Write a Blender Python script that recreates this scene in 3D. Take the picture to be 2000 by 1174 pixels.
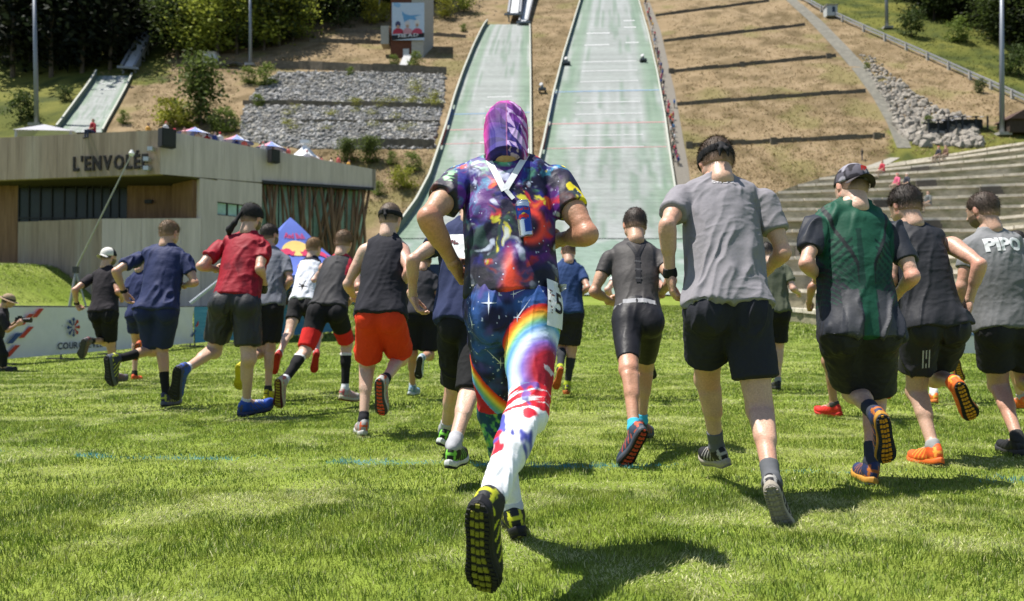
import bpy, bmesh, math, random
import numpy as np
from mathutils import Vector, Matrix
from mathutils.bvhtree import BVHTree

for _o in list(bpy.data.objects): bpy.data.objects.remove(_o)
random.seed(7); RNG = np.random.default_rng(7)
SC = bpy.context.scene
COL = SC.collection
# ------------------------------------------------------------------ camera
CAM_H = 0.9
PITCH = math.atan(35/1555.6)
KPX = 1555.6                      # focal length in photograph pixels (28 mm lens)
cam_d = bpy.data.cameras.new('camera'); cam = bpy.data.objects.new('camera', cam_d); COL.objects.link(cam)
cam.location = (0, 0, CAM_H); cam.rotation_euler = (math.pi/2+PITCH, 0, 0)
cam_d.lens = 28; cam_d.sensor_width = 36; cam_d.sensor_fit = 'HORIZONTAL'
cam_d.clip_start = 0.05; cam_d.clip_end = 3000
cam_d.dof.use_dof = True; cam_d.dof.focus_distance = 3.6; cam_d.dof.aperture_fstop = 3.2
SC.camera = cam
# ------------------------------------------------------------------ world, sun, exposure
TO_SUN = Vector((-0.64, 0.06, 1.65)).normalized()
SUN_EL = math.asin(TO_SUN.z); SUN_AZ = math.atan2(TO_SUN.x, TO_SUN.y)
w = bpy.data.worlds.new('World'); SC.world = w; w.use_nodes = True
nt = w.node_tree; nt.nodes.clear()
sky = nt.nodes.new('ShaderNodeTexSky'); sky.sky_type = 'NISHITA'; sky.sun_disc = False
sky.sun_elevation = SUN_EL; sky.sun_rotation = SUN_AZ; sky.air_density = 1.0; sky.dust_density = 1.5; sky.altitude = 1200
bg = nt.nodes.new('ShaderNodeBackground'); bg.inputs['Strength'].default_value = 0.085
wo = nt.nodes.new('ShaderNodeOutputWorld')
nt.links.new(sky.outputs[0], bg.inputs[0]); nt.links.new(bg.outputs[0], wo.inputs[0])
sun_d = bpy.data.lights.new('sun', 'SUN'); sun_d.energy = 5.0; sun_d.angle = math.radians(0.53); sun_d.color = (1.0, 0.95, 0.87)
sun = bpy.data.objects.new('sun', sun_d); COL.objects.link(sun)
sun.rotation_euler = (-TO_SUN).to_track_quat('-Z', 'Y').to_euler()
SC.view_settings.view_transform = 'Standard'; SC.view_settings.look = 'None'
SC.view_settings.gamma = 1; SC.view_settings.use_curve_mapping = False
SC.view_settings.exposure = 0.86
SC.render.engine = 'CYCLES'
SC.cycles.use_denoising = True
SC.cycles.max_bounces = 6; SC.cycles.transparent_max_bounces = 6

# ------------------------------------------------------------------ helpers: placing
_C = np.array([0, 0, CAM_H]); _F = np.array([0, math.cos(PITCH), math.sin(PITCH)]); _U = np.array([0, -math.sin(PITCH), math.cos(PITCH)])
def ray(x, y): return np.array([1., 0, 0])*((x-1000)/KPX) + _U*((587-y)/KPX) + _F
def at(x, y, d): return _C + ray(x, y)*d
def nrm(v): v = np.asarray(v, float); return v/(np.linalg.norm(v)+1e-12)

# terrain profile along the valley axis: flat field, gentle outrun, steep landing slope
_PY = np.array([-60, 0, 17, 24, 34, 45, 62, 95, 106, 118, 131, 145, 165, 200, 255, 330, 420, 700.])
_PZ = np.array([0, 0, 0, .12, .55, 1.2, 2.0, 3.5, 6.2, 11.5, 20.5, 31, 44.2, 67.2, 103, 150, 195, 300.])
def sstep(a, b, x): t = np.clip((x-a)/(b-a), 0, 1); return t*t*(3-2*t)
def _prof(y):
    i = np.clip(np.searchsorted(_PY, y)-1, 0, len(_PY)-2)
    m = np.gradient(_PZ, _PY)
    h = _PY[i+1]-_PY[i]; t = np.clip((y-_PY[i])/h, 0, 1)
    return ((2*t**3-3*t**2+1)*_PZ[i]+(t**3-2*t**2+t)*h*m[i]+(-2*t**3+3*t**2)*_PZ[i+1]+(t**3-t**2)*h*m[i+1])
def _h3(ix, iy, iz, seed=0):
    n = (ix.astype(np.int64)*374761393 + iy.astype(np.int64)*668265263 + iz.astype(np.int64)*2147483647 + seed*974711) & 0xffffffff
    n = ((n ^ (n >> 13))*1274126177) & 0xffffffff
    return ((n ^ (n >> 16)) & 0xffff)/65535.0
def vnoise(p, seed=0):
    p = np.asarray(p, float); i = np.floor(p).astype(np.int64); f = p-i; f = f*f*(3-2*f)
    out = 0
    for dx in (0, 1):
        for dy in (0, 1):
            for dz in (0, 1):
                wgt = (f[..., 0] if dx else 1-f[..., 0])*(f[..., 1] if dy else 1-f[..., 1])*(f[..., 2] if dz else 1-f[..., 2])
                out = out + wgt*_h3(i[..., 0]+dx, i[..., 1]+dy, i[..., 2]+dz, seed)
    return out
def fbm(p, octv=4, seed=0):
    p = np.asarray(p, float); a = .5; s = 0; tot = 0
    for o in range(octv):
        s = s+a*vnoise(p*(2**o)+o*17.3, seed+o); tot += a; a *= .5
    return s/tot
def fbm2(x, y, octv=3, seed=0):
    a = .5; s = 0; tot = 0; zz = np.zeros(1, np.int64)
    for o in range(octv):
        X = x*(2**o)+o*17.3; Y = y*(2**o)+o*9.1; ix = np.floor(X).astype(np.int64); iy = np.floor(Y).astype(np.int64); fx = X-ix; fy = Y-iy; fx = fx*fx*(3-2*fx); fy = fy*fy*(3-2*fy); sd = seed+o
        s = s+a*((_h3(ix, iy, zz, sd)*(1-fx)+_h3(ix+1, iy, zz, sd)*fx)*(1-fy)+(_h3(ix, iy+1, zz, sd)*(1-fx)+_h3(ix+1, iy+1, zz, sd)*fx)*fy); tot += a; a *= .5
    return s/tot
def height(x, y):
    x = np.asarray(x, float); y = np.asarray(y, float)
    z = _prof(y)
    # grassy bank in front of the building on the left
    z = z + 2.9*sstep(-26.8, -32.5, x)*sstep(24, 44, y)*(1-sstep(70, 100, y))
    # ground rises under the stands on the right
    z = z + 3.0*sstep(22, 42, x)*sstep(24, 50, y)*(1-sstep(80, 118, y))
    n = fbm2(x*.06, y*.06, 3, 5)-.5
    z = z + n*3.0*sstep(105, 170, y)*(1-sstep(-36, -24, x)*(1-sstep(34, 46, x)))
    return z
def ground_many(px, py, dmin=20., dmax=420.):
    """points of the terrain seen at photograph pixels"""
    px = np.atleast_1d(np.asarray(px, float)); py = np.atleast_1d(np.asarray(py, float)); n = len(px)
    R = np.stack([(px-1000)/KPX, _U[1]*(587-py)/KPX+_F[1], _U[2]*(587-py)/KPX+_F[2]], 1); lo = np.full(n, float(dmin)); hi = np.full(n, float(dmax)); idx = np.arange(n)
    for nn in (60, 9, 9, 9):
        ds = lo[:, None]+(hi-lo)[:, None]*np.linspace(0, 1, nn)[None]; P = _C+R[:, None, :]*ds[..., None]
        below = P[..., 2] < height(P[..., 0], P[..., 1]); k = np.where(below.any(1), np.maximum(below.argmax(1), 1), nn-1); lo, hi = ds[idx, k-1], ds[idx, k]
    Q = _C+R*hi[:, None]; Q[:, 2] = height(Q[:, 0], Q[:, 1]); return Q
def ground(px, py, dmin=20, dmax=420): return ground_many(px, py, dmin, dmax)[0]

# ------------------------------------------------------------------ helpers: objects and materials
def link_mesh(name, me, parent=None, mat=None, kind=None):
    o = bpy.data.objects.new(name, me); COL.objects.link(o)
    if parent is not None: o.parent = parent
    if mat is not None and len(me.materials) == 0: me.materials.append(mat)
    if kind: o['kind'] = kind
    return o
def mesh_np(name, V, F, smooth=True, cols=None, loops=None):
    """V (n,3); F (m,3) or (m,4) int array, or a list of such arrays"""
    me = bpy.data.meshes.new(name)
    Fs = F if isinstance(F, list) else [F]
    Fs = [np.asarray(f, np.int32) for f in Fs if len(f)]
    V = np.asarray(V, np.float32)
    me.vertices.add(len(V)); me.vertices.foreach_set('co', V.ravel())
    li = np.concatenate([f.ravel() for f in Fs]); cnt = np.concatenate([np.full(len(f), f.shape[1], np.int32) for f in Fs])
    me.loops.add(len(li)); me.loops.foreach_set('vertex_index', li)
    me.polygons.add(len(cnt))
    st = np.zeros(len(cnt), np.int32); st[1:] = np.cumsum(cnt)[:-1]
    me.polygons.foreach_set('loop_start', st)
    me.polygons.foreach_set('use_smooth', np.full(len(cnt), smooth, bool))
    if cols is not None:
        ca = me.color_attributes.new('Col', 'FLOAT_COLOR', 'POINT')
        c = np.ones((len(V), 4), np.float32); c[:, :3] = cols
        ca.data.foreach_set('color', c.ravel())
    me.update(calc_edges=True); me.validate(); return me
def tag(o, label=None, cat=None, group=None, kind=None):
    if label: o['label'] = label
    if cat: o['category'] = cat
    if group: o['group'] = group
    if kind: o['kind'] = kind
    return o
def empty(name, loc=(0, 0, 0)):
    o = bpy.data.objects.new(name, None); COL.objects.link(o); o.location = Vector(loc); o.empty_display_size = .1
    return o
def adopt(child, parent):
    """parent keeping the world place (parents here are only translated)"""
    child.parent = parent; child.matrix_parent_inverse = Matrix.Translation(-Vector(parent.location)); return child

class MB:
    """collects plain shapes into one mesh"""
    def __init__(s): s.v = []; s.f = []
    def add(s, vs, fs):
        b = len(s.v); s.v += [tuple(map(float, v)) for v in vs]; s.f += [[i+b for i in f] for f in fs]; return s
    def hexa(s, p): # 8 points: bottom ring 0-3, top ring 4-7
        return s.add(p, [(3, 2, 1, 0), (4, 5, 6, 7), (0, 1, 5, 4), (1, 2, 6, 5), (2, 3, 7, 6), (3, 0, 4, 7)])
    def box(s, c, size, ax=None):
        c = np.asarray(c, float); h = np.asarray(size, float)/2
        A = np.eye(3) if ax is None else np.asarray(ax, float)
        P = []
        for sz in (-1, 1):
            for sx, sy in ((-1, -1), (1, -1), (1, 1), (-1, 1)):
                P.append(c+A[0]*sx*h[0]+A[1]*sy*h[1]+A[2]*sz*h[2])
        return s.hexa(P)
    def bar(s, a, b, wd, ht, up=(0, 0, 1)):
        a = np.asarray(a, float); b = np.asarray(b, float); y = nrm(b-a); x = nrm(np.cross(y, up)); z = np.cross(x, y)
        return s.box((a+b)/2, (wd, np.linalg.norm(b-a), ht), (x, y, z))
    def tube(s, pts, r, n=8, caps=True):
        pts = [np.asarray(p, float) for p in pts]; rr = r if hasattr(r, '__len__') else [r]*len(pts)
        rings = []; ref = np.array([0.03, 0.99, .1])
        for i, p in enumerate(pts):
            t = nrm(pts[min(i+1, len(pts)-1)]-pts[max(i-1, 0)])
            x = np.cross(t, ref)
            if np.linalg.norm(x) < .05: x = np.cross(t, [1, 0, 0])
            x = nrm(x); y = np.cross(t, x)
            rings.append([p+rr[i]*(x*math.cos(a)+y*math.sin(a)) for a in np.arange(n)*2*math.pi/n])
        b = [v for R in rings for v in R]; f = []
        for i in range(len(pts)-1):
            for k in range(n): f.append((i*n+k, i*n+(k+1) % n, (i+1)*n+(k+1) % n, (i+1)*n+k))
        if caps: f.append(tuple(range(n-1, -1, -1))); f.append(tuple((len(pts)-1)*n+k for k in range(n)))
        return s.add(b, f)
    def grid(s, G):  # 2-D list of points
        nr, nc = len(G), len(G[0]); b = [p for r in G for p in r]
        return s.add(b, [(i*nc+j, i*nc+j+1, (i+1)*nc+j+1, (i+1)*nc+j) for i in range(nr-1) for j in range(nc-1)])
    def build(s, name, mat, parent=None, smooth=False, kind=None, keep=False):
        me = bpy.data.meshes.new(name); me.from_pydata(s.v, [], s.f)
        if smooth: me.polygons.foreach_set('use_smooth', np.ones(len(me.polygons), bool))
        me.update(); o = link_mesh(name, me, None, mat, kind)
        if parent is not None:
            if keep: o.parent = parent
            else: adopt(o, parent)
        return o

MATS = {}
def mat(name, color=(.5, .5, .5), rough=.8, var=.15, scale=8., bump=0., bscale=40., spec=.3, attr=False, c2=None, metal=0., coords='Object', stretch=(1, 1, 1), sss=0., sheen=0., emis=None, detail=5, c3=None):
    """procedural Principled material: base colour (or the Col attribute) broken up by noise, optional second and third colours and bump"""
    if name in MATS: return MATS[name]
    m = bpy.data.materials.new(name); m.use_nodes = True; n = m.node_tree.nodes; L = m.node_tree.links
    b = n['Principled BSDF']; b.inputs['Roughness'].default_value = rough; b.inputs['Specular IOR Level'].default_value = spec; b.inputs['Metallic'].default_value = metal
    tc = n.new('ShaderNodeTexCoord'); mp = n.new('ShaderNodeMapping'); mp.inputs['Scale'].default_value = stretch
    L.new(tc.outputs[coords], mp.inputs[0])
    nz = n.new('ShaderNodeTexNoise'); nz.inputs['Scale'].default_value = scale; nz.inputs['Detail'].default_value = detail; nz.inputs['Roughness'].default_value = .62
    L.new(mp.outputs[0], nz.inputs['Vector'])
    if attr:
        at_ = n.new('ShaderNodeAttribute'); at_.attribute_name = 'Col'; src = at_.outputs['Color']
    else:
        rgb = n.new('ShaderNodeRGB'); rgb.outputs[0].default_value = (*color, 1); src = rgb.outputs[0]
    def mixc(fac, a, bcol, blend='MIX'):
        x = n.new('ShaderNodeMix'); x.data_type = 'RGBA'; x.blend_type = blend
        if isinstance(fac, float): x.inputs[0].default_value = fac
        else: L.new(fac, x.inputs[0])
        L.new(a, x.inputs[6])
        if hasattr(bcol, 'default_value'): L.new(bcol, x.inputs[7])
        else: x.inputs[7].default_value = (*bcol, 1)
        return x.outputs[2]
    def ramp(v, lo, hi):
        r = n.new('ShaderNodeMapRange'); r.inputs[1].default_value = lo; r.inputs[2].default_value = hi; L.new(v, r.inputs[0]); return r.outputs[0]
    if c2 is not None: src = mixc(ramp(nz.outputs[0], .42, .62), src, c2)
    if c3 is not None:
        nz3 = n.new('ShaderNodeTexNoise'); nz3.inputs['Scale'].default_value = scale*.31; nz3.inputs['Detail'].default_value = 6; L.new(mp.outputs[0], nz3.inputs['Vector'])
        src = mixc(ramp(nz3.outputs[0], .5, .66), src, c3)
    if var > 0:
        nz2 = n.new('ShaderNodeTexNoise'); nz2.inputs['Scale'].default_value = scale*2.7; nz2.inputs['Detail'].default_value = 6; nz2.inputs['Roughness'].default_value = .7
        L.new(mp.outputs[0], nz2.inputs['Vector'])
        r = n.new('ShaderNodeMapRange'); r.inputs[1].default_value = .25; r.inputs[2].default_value = .75; r.inputs[3].default_value = 1-var; r.inputs[4].default_value = 1+var
        L.new(nz2.outputs[0], r.inputs[0])
        hv = n.new('ShaderNodeHueSaturation'); L.new(src, hv.inputs['Color']); L.new(r.outputs[0], hv.inputs['Value']); src = hv.outputs[0]
    L.new(src, b.inputs['Base Color'])
    if bump > 0:
        bz = n.new('ShaderNodeTexNoise'); bz.inputs['Scale'].default_value = bscale; bz.inputs['Detail'].default_value = 6; L.new(mp.outputs[0], bz.inputs['Vector'])
        bp = n.new('ShaderNodeBump'); bp.inputs['Strength'].default_value = bump; bp.inputs['Distance'].default_value = .02
        L.new(bz.outputs[0], bp.inputs['Height']); L.new(bp.outputs[0], b.inputs['Normal'])
    if sss > 0:
        b.inputs['Subsurface Weight'].default_value = sss; b.inputs['Subsurface Radius'].default_value = (.012, .005, .003); b.inputs['Subsurface Scale'].default_value = 1.
    if sheen > 0:
        b.inputs['Sheen Weight'].default_value = sheen
    if emis: b.inputs['Emission Color'].default_value = (*emis, 1); b.inputs['Emission Strength'].default_value = 1
    MATS[name] = m; return m

GLYPHS = {}
def text_points(body, size, bold=0.0, res=3, align='CENTER', extrude=0.0):
    """flat mesh (V,F) of a text, baseline on y=0"""
    key = (body, size, round(bold, 5), res, align, extrude)
    if key in GLYPHS: return GLYPHS[key][0].copy(), GLYPHS[key][1]
    cu = bpy.data.curves.new('lettering', 'FONT'); cu.body = body; cu.size = size; cu.offset = bold; cu.resolution_u = res; cu.align_x = align; cu.extrude = extrude
    o = bpy.data.objects.new('lettering', cu); COL.objects.link(o)
    dg = bpy.context.evaluated_depsgraph_get(); me = bpy.data.meshes.new_from_object(o.evaluated_get(dg))
    V = [tuple(v.co) for v in me.vertices]; F = [tuple(p.vertices) for p in me.polygons]
    bpy.data.objects.remove(o); bpy.data.curves.remove(cu); bpy.data.meshes.remove(me)
    GLYPHS[key] = (np.array(V), F); return np.array(V), F
for _ch in sorted(set("L'ENVOLÉECOURCHEVELHEAD2023DEMAINRedBul")):   # glyph outlines are read once, while the scene is still empty
    for _b in (.018, .03): text_points(_ch, 1.0, _b, 2, 'LEFT', .001)
# ------------------------------------------------------------------ implicit surfaces: smooth unions meshed by surface nets
def smin(a, b, k):
    h = np.maximum(k-np.abs(a-b), 0)/k
    return np.minimum(a, b)-h*h*k*.25
class Prim:
    def __init__(s, fn, lo, hi, k=.03): s.fn = fn; s.lo = np.asarray(lo, float); s.hi = np.asarray(hi, float); s.k = k; s.inf = 0.; s.clips = []
    def mod(s, inf=0., clips=(), k=None):
        q = Prim(s.fn, s.lo, s.hi, s.k if k is None else k); q.inf = s.inf+inf; q.clips = s.clips+list(clips); return q
f32 = np.float32
def _dot(Q, v): return (Q[0]*f32(v[0])+Q[1]*f32(v[1]))+Q[2]*f32(v[2])
def _sub(G, c): return (G[0]-f32(c[0]), G[1]-f32(c[1]), G[2]-f32(c[2]))
def capsule(a, b, ra, rb, k=.03):
    a = np.asarray(a, float); b = np.asarray(b, float); ab = b-a; L2 = float(ab@ab+1e-9); r = max(ra, rb)
    def fn(G):
        q = _sub(G, a); w_ = _dot(q, ab); t = np.clip(w_*f32(1/L2), 0, 1)
        d2 = (q[0]*q[0]+q[1]*q[1])+q[2]*q[2]-t*(2*w_-t*f32(L2))
        return np.sqrt(np.maximum(d2, 0))-(f32(ra)+f32(rb-ra)*t)
    return Prim(fn, np.minimum(a, b)-r, np.maximum(a, b)+r, k)
def ellip(c, ax, r, k=.03):
    c = np.asarray(c, float); A = np.asarray(ax, float); r = np.asarray(r, float)
    def fn(G):
        q = _sub(G, c); s0 = 0; s1 = 0
        for i in range(3):
            u = _dot(q, A[i]/r[i]); u = u*u; s0 = s0+u; s1 = s1+u*f32(1/r[i]**2)
        k0 = np.sqrt(s0); return k0*(k0-1)/(np.sqrt(s1)+f32(1e-6))
    e = np.sqrt(((A*r[:, None])**2).sum(0))
    return Prim(fn, c-e, c+e, k)
def econe(a, b, lat, r0, r1, k=.03):
    """elliptic cone from a to b; r0, r1 = (lateral, depth) radii; rounded ends"""
    a = np.asarray(a, float); b = np.asarray(b, float); L = np.linalg.norm(b-a); z = (b-a)/L
    x = nrm(np.asarray(lat, float)-np.dot(lat, z)*z); y = np.cross(z, x); r0 = np.asarray(r0, float); r1 = np.asarray(r1, float)
    def fn(G):
        q = _sub(G, a); s = _dot(q, z); t = np.clip(s*f32(1/L), 0, 1); e = s-t*f32(L)
        il = 1/(f32(r0[0])+f32(r1[0]-r0[0])*t); i_d = 1/(f32(r0[1])+f32(r1[1]-r0[1])*t)
        u = _dot(q, x)*il; v2 = (_dot(q, y)**2+e*e)*i_d*i_d; u2 = u*u
        k0 = np.sqrt(u2+v2); return k0*(k0-1)/(np.sqrt(u2*il*il+v2*i_d*i_d)+f32(1e-6))
    m = max(r0.max(), r1.max())
    return Prim(fn, np.minimum(a, b)-m, np.maximum(a, b)+m, k)
def net(prims, h, sub=None):
    """mesh the zero level of a smooth union; sub = prims carved out"""
    mg = .03+2*h
    lo = np.min([p.lo-max(p.inf, 0) for p in prims], 0)-mg; hi = np.max([p.hi+max(p.inf, 0) for p in prims], 0)+mg
    n = np.ceil((hi-lo)/h).astype(int)+1
    F = np.full(n, .08, np.float32)
    axs = [(lo[i]+h*np.arange(n[i])).astype(np.float32) for i in range(3)]
    def each(p, comb):
        m = max(p.inf, 0)+max(p.k, .0)+2.5*h
        i0 = np.clip(np.floor((p.lo-m-lo)/h).astype(int), 0, n-1); i1 = np.clip(np.ceil((p.hi+m-lo)/h).astype(int)+1, 1, n)
        Gd = (axs[0][i0[0]:i1[0], None, None], axs[1][None, i0[1]:i1[1], None], axs[2][None, None, i0[2]:i1[2]])
        d = p.fn(Gd)-f32(p.inf)
        for (c, nn) in p.clips: d = np.maximum(d, _dot(_sub(Gd, c), nn))
        sl = tuple(slice(i0[a], i1[a]) for a in range(3))
        F[sl] = comb(F[sl], d, f32(p.k))
    for p in prims: each(p, smin)
    for p in (sub or []): each(p, lambda a, b, k: -smin(-a, b, k))
    S = F < 0
    c = np.zeros(n-1, np.int8)
    for dx in (0, 1):
        for dy in (0, 1):
            for dz in (0, 1):
                c += S[dx:n[0]-1+dx, dy:n[1]-1+dy, dz:n[2]-1+dz]
    I = np.argwhere((c > 0) & (c < 8))
    if len(I) == 0: return np.zeros((0, 3)), np.zeros((0, 4), int)
    vid = np.full(n-1, -1, np.int32); vid[I[:, 0], I[:, 1], I[:, 2]] = np.arange(len(I))
    cor = np.array([(x, y, z) for x in (0, 1) for y in (0, 1) for z in (0, 1)])
    val = np.stack([F[I[:, 0]+q[0], I[:, 1]+q[1], I[:, 2]+q[2]] for q in cor], 1).astype(float)
    acc = np.zeros((len(I), 3)); cnt = np.zeros(len(I))
    for i in range(8):
        for j in range(i+1, 8):
            if np.abs(cor[i]-cor[j]).sum() != 1: continue
            a = val[:, i]; b = val[:, j]; m = (a < 0) != (b < 0)
            t = np.where(m, a/np.where(m, a-b, 1), 0)
            acc += np.where(m[:, None], cor[i]+(cor[j]-cor[i])*t[:, None], 0); cnt += m
    V = lo+(I+acc/cnt[:, None])*h
    Q = []
    for ax in range(3):
        o1, o2 = (ax+1) % 3, (ax+2) % 3
        s0 = [slice(1, -1)]*3; s0[ax] = slice(0, -1); s1 = [slice(1, -1)]*3; s1[ax] = slice(1, None)
        A = S[tuple(s0)]; B = S[tuple(s1)]
        E = np.argwhere(A != B)
        if len(E) == 0: continue
        ins = A[E[:, 0], E[:, 1], E[:, 2]]
        E = E+np.array([0 if a == ax else 1 for a in range(3)])
        def cell(d1, d2):
            q = E.copy(); q[:, o1] -= d1; q[:, o2] -= d2; return vid[q[:, 0], q[:, 1], q[:, 2]]
        q = np.stack([cell(1, 1), cell(0, 1), cell(0, 0), cell(1, 0)], 1)
        q[~ins] = q[~ins][:, ::-1]
        Q.append(q)
    Q = np.concatenate(Q); Q = Q[(Q >= 0).all(1)]
    return V, Q
def vnormals(V, Q):
    n = np.cross(V[Q[:, 2]]-V[Q[:, 0]], V[Q[:, 3 if Q.shape[1] > 3 else 1]]-V[Q[:, 1 if Q.shape[1] > 3 else 0]])
    if Q.shape[1] == 3: n = np.cross(V[Q[:, 1]]-V[Q[:, 0]], V[Q[:, 2]]-V[Q[:, 0]])
    N = np.zeros_like(V)
    for k in range(Q.shape[1]):
        for i in range(3): N[:, i] += np.bincount(Q[:, k], n[:, i], len(V))
    return N/(np.linalg.norm(N, axis=1)[:, None]+1e-12)
def relax(V, Q, it=1, lam=.5):
    m = Q.shape[1]; nv = len(V); A = np.concatenate([Q[:, k] for k in range(m)]); B = np.concatenate([Q[:, (k+1) % m] for k in range(m)])
    c = np.maximum(np.bincount(A, minlength=nv)+np.bincount(B, minlength=nv), 1)[:, None]
    for _ in range(it):
        s = np.stack([np.bincount(A, V[B, i], nv)+np.bincount(B, V[A, i], nv) for i in range(3)], 1)
        V = V+lam*(s/c-V)
    return V
# ------------------------------------------------------------------ templates: head, hair, hands, shoes
I3 = np.eye(3)
def _head_prims():
    P = [ellip((0, -.012, .030), I3, (.0765, .098, .092), .03), ellip((0, .020, -.012), I3, (.068, .078, .085), .03),
         ellip((0, .046, -.066), I3, (.046, .046, .042), .03), capsule((-.045, .0, -.06), (.045, .0, -.06), .03, .03, .03),
         capsule((0, -.028, -.05), (0, -.045, -.15), .060, .060, .025),
         capsule((0, .088, .010), (0, .108, -.026), .009, .013, .012), ellip((0, .098, -.03), I3, (.018, .014, .010), .010),
         capsule((-.035, .079, .028), (.035, .079, .028), .012, .012, .012),
         capsule((-.018, .083, -.058), (.018, .083, -.058), .008, .008, .010), capsule((-.016, .080, -.071), (.016, .080, -.071), .008, .008, .008)]
    for s in (-1, 1):
        ax = np.array([[math.cos(.35), s*math.sin(.35)*-1, 0], [s*math.sin(.35), math.cos(.35), 0], [0, 0, 1]])
        P.append(ellip((s*.079, -.008, -.006), ax, (.008, .020, .032), .006)); P.append(capsule((s*.072, .0, -.03), (s*.076, -.006, -.028), .010, .009, .006))
    sub = [ellip((s*.032, .098, .006), I3, (.018, .016, .011), .012) for s in (-1, 1)]
    return P, sub
_hp, _hs = _head_prims()
HEAD_V, HEAD_F = net(_hp, .0058, _hs)
def _head_masks():
    V = HEAD_V
    eye = np.zeros(len(V), bool); lip = np.zeros(len(V), bool)
    for s in (-1, 1): eye |= ((V[:, 0]-s*.032)**2/.013**2+(V[:, 2]-.005)**2/.006**2 < 1) & (V[:, 1] > .05)
    lip = (np.abs(V[:, 0]) < .024) & (np.abs(V[:, 2]+.064) < .012) & (V[:, 1] > .07)
    brow = (np.abs(np.abs(V[:, 0])-.034) < .018) & (np.abs(V[:, 2]-.031) < .006) & (V[:, 1] > .06)
    beard = (V[:, 2] < -.03) & (V[:, 1] > .0) & (V[:, 2] > -.115)
    return eye, lip, brow, beard
EYE, LIP, BROW, BEARD = _head_masks()
def hair_mesh(thick=.012, nape=-.055, fringe=.055, strand=.02, nst=1400, seed=1, tuft=.006, side=-.01):
    """hair: a shell over the skull plus short lying strands"""
    rs = np.random.default_rng(seed)
    pr = [ellip((0, -.012, .030), I3, (.0765, .098, .092), .02).mod(thick), ellip((0, -.03, -.02), I3, (.066, .070, .075), .02).mod(thick*.6)]
    c1 = (np.array([0, fringe, .030]), nrm([0, .86, -.5])); c2 = (np.array([0, -.06, nape]), nrm([0, .30, -1]))
    pr = [p.mod(0, [c1, c2]) for p in pr]
    sb = [ellip((s*.090, .012, -.018), I3, (.026, .040, .040+side), .01) for s in (-1, 1)]
    V, Q = net(pr, .0062, sb)
    N = vnormals(V, Q)
    V = V+N*(tuft*(fbm(V*np.array([70, 45, 45]), 3, seed)-.45))[:, None]
    # strands
    k = rs.integers(0, len(V), nst); B = V[k]; n = N[k]
    keep = n[:, 2] > -.75; B = B[keep]; n = n[keep]; m = len(B)
    swirl = np.stack([B[:, 0]*3, -.5-B[:, 1]*2, -.9+0*B[:, 0]], 1)+rs.normal(0, .5, (m, 3))
    dr = n*(.55+.5*rs.random((m, 1)))+swirl*.55; dr /= np.linalg.norm(dr, axis=1)[:, None]
    sd = np.cross(dr, n); sd /= np.linalg.norm(sd, axis=1)[:, None]+1e-9
    ln = strand*(.5+rs.random((m, 1))); wd = .0011
    S = np.concatenate([B-sd*wd-n*.002, B+sd*wd-n*.002, B+dr*ln]); i = np.arange(m)
    T = np.stack([i, i+m, i+2*m], 1)+len(V)
    colv = np.concatenate([.7+.6*fbm(V*np.array([90, 60, 40]), 2, seed), np.repeat(.65+.8*rs.random(m)[None], 3, 0).ravel()]); fade = np.concatenate([V, S])[:, 2]; fade = sstep(nape+.045, nape-.004, fade)*.75; colv = np.stack([colv, fade], 1)
    return np.concatenate([V, S]), [Q, T], colv
def _hand(curl, spread=.0, thumb=(.55, .75, -.35), fine=.0044):
    pr = [ellip((0, .052, 0), I3, (.043, .056, .016), .012), ellip((-.004, .030, -.003), I3, (.034, .040, .018), .012), capsule((0, -.02, 0), (0, .02, 0), .026, .025, .012)]
    fl = [.068, .078, .072, .056]
    for i in range(4):
        x = .030-.020*i; a = 0.; p = np.array([x, .088-.004*abs(i-1.2), 0.]); out = (1.3-i)*spread
        for j, fr in enumerate((.46, .30, .24)):
            a += curl[j]*(1+.06*i); q = p+fl[i]*fr*np.array([math.sin(out), math.cos(a), -math.sin(a)])
            pr.append(capsule(p, q, .0095-.001*j, .0088-.001*j, .006 if j else .010)); p = q
    t = nrm(thumb); p = np.array([.028, .020, -.004]); q = p+t*.040; r = q+nrm(t+np.array([-.35, .35, -.15]))*.030; s_ = r+nrm(t+np.array([-.7, .6, -.3]))*.024
    pr += [capsule(p, q, .014, .011, .012), capsule(q, r, .0105, .0095, .006), capsule(r, s_, .0095, .008, .006)]
    return net(pr, fine)
HANDS = {'relax': _hand((.45, .6, .5)), 'fist': _hand((1.15, 1.35, 1.0), 0, (.35, .8, -.6)), 'open': _hand((.15, .22, .2), .08)}
# shoe: x side, y towards the toe, z up; ankle at (0,-.075,.115)
def _sole_half(y):
    ys = [-.150, -.143, -.125, -.09, -.03, .02, .07, .105, .130, .146, .152]
    ws = [.0, .020, .0315, .036, .0325, .037, .0475, .046, .036, .019, .0]
    return np.interp(y, ys, ws)
def _outline(n=44, grow=0., shrink=1.):
    yy = -.151+.302*(.5-.5*np.cos(np.linspace(0, math.pi, n//2+1)))
    cx = .010*np.sin((yy+.15)/.30*math.pi)*0+.008*sstep(-.02, .10, yy)-.003*sstep(.1, .15, yy)
    hw = _sole_half(yy)
    R = [(cx[i]+hw[i]*shrink+(grow if hw[i] > 0 else 0), yy[i]*(1+grow*2)) for i in range(len(yy))]
    Lh = [(cx[i]-hw[i]*shrink-(grow if hw[i] > 0 else 0), yy[i]*(1+grow*2)) for i in range(len(yy)-2, 0, -1)]
    return R+Lh
def _spring(y): return .030*np.maximum(0, (y-.05)/.10)**2+.012*np.maximum(0, (-y-.10)/.05)**2
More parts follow.
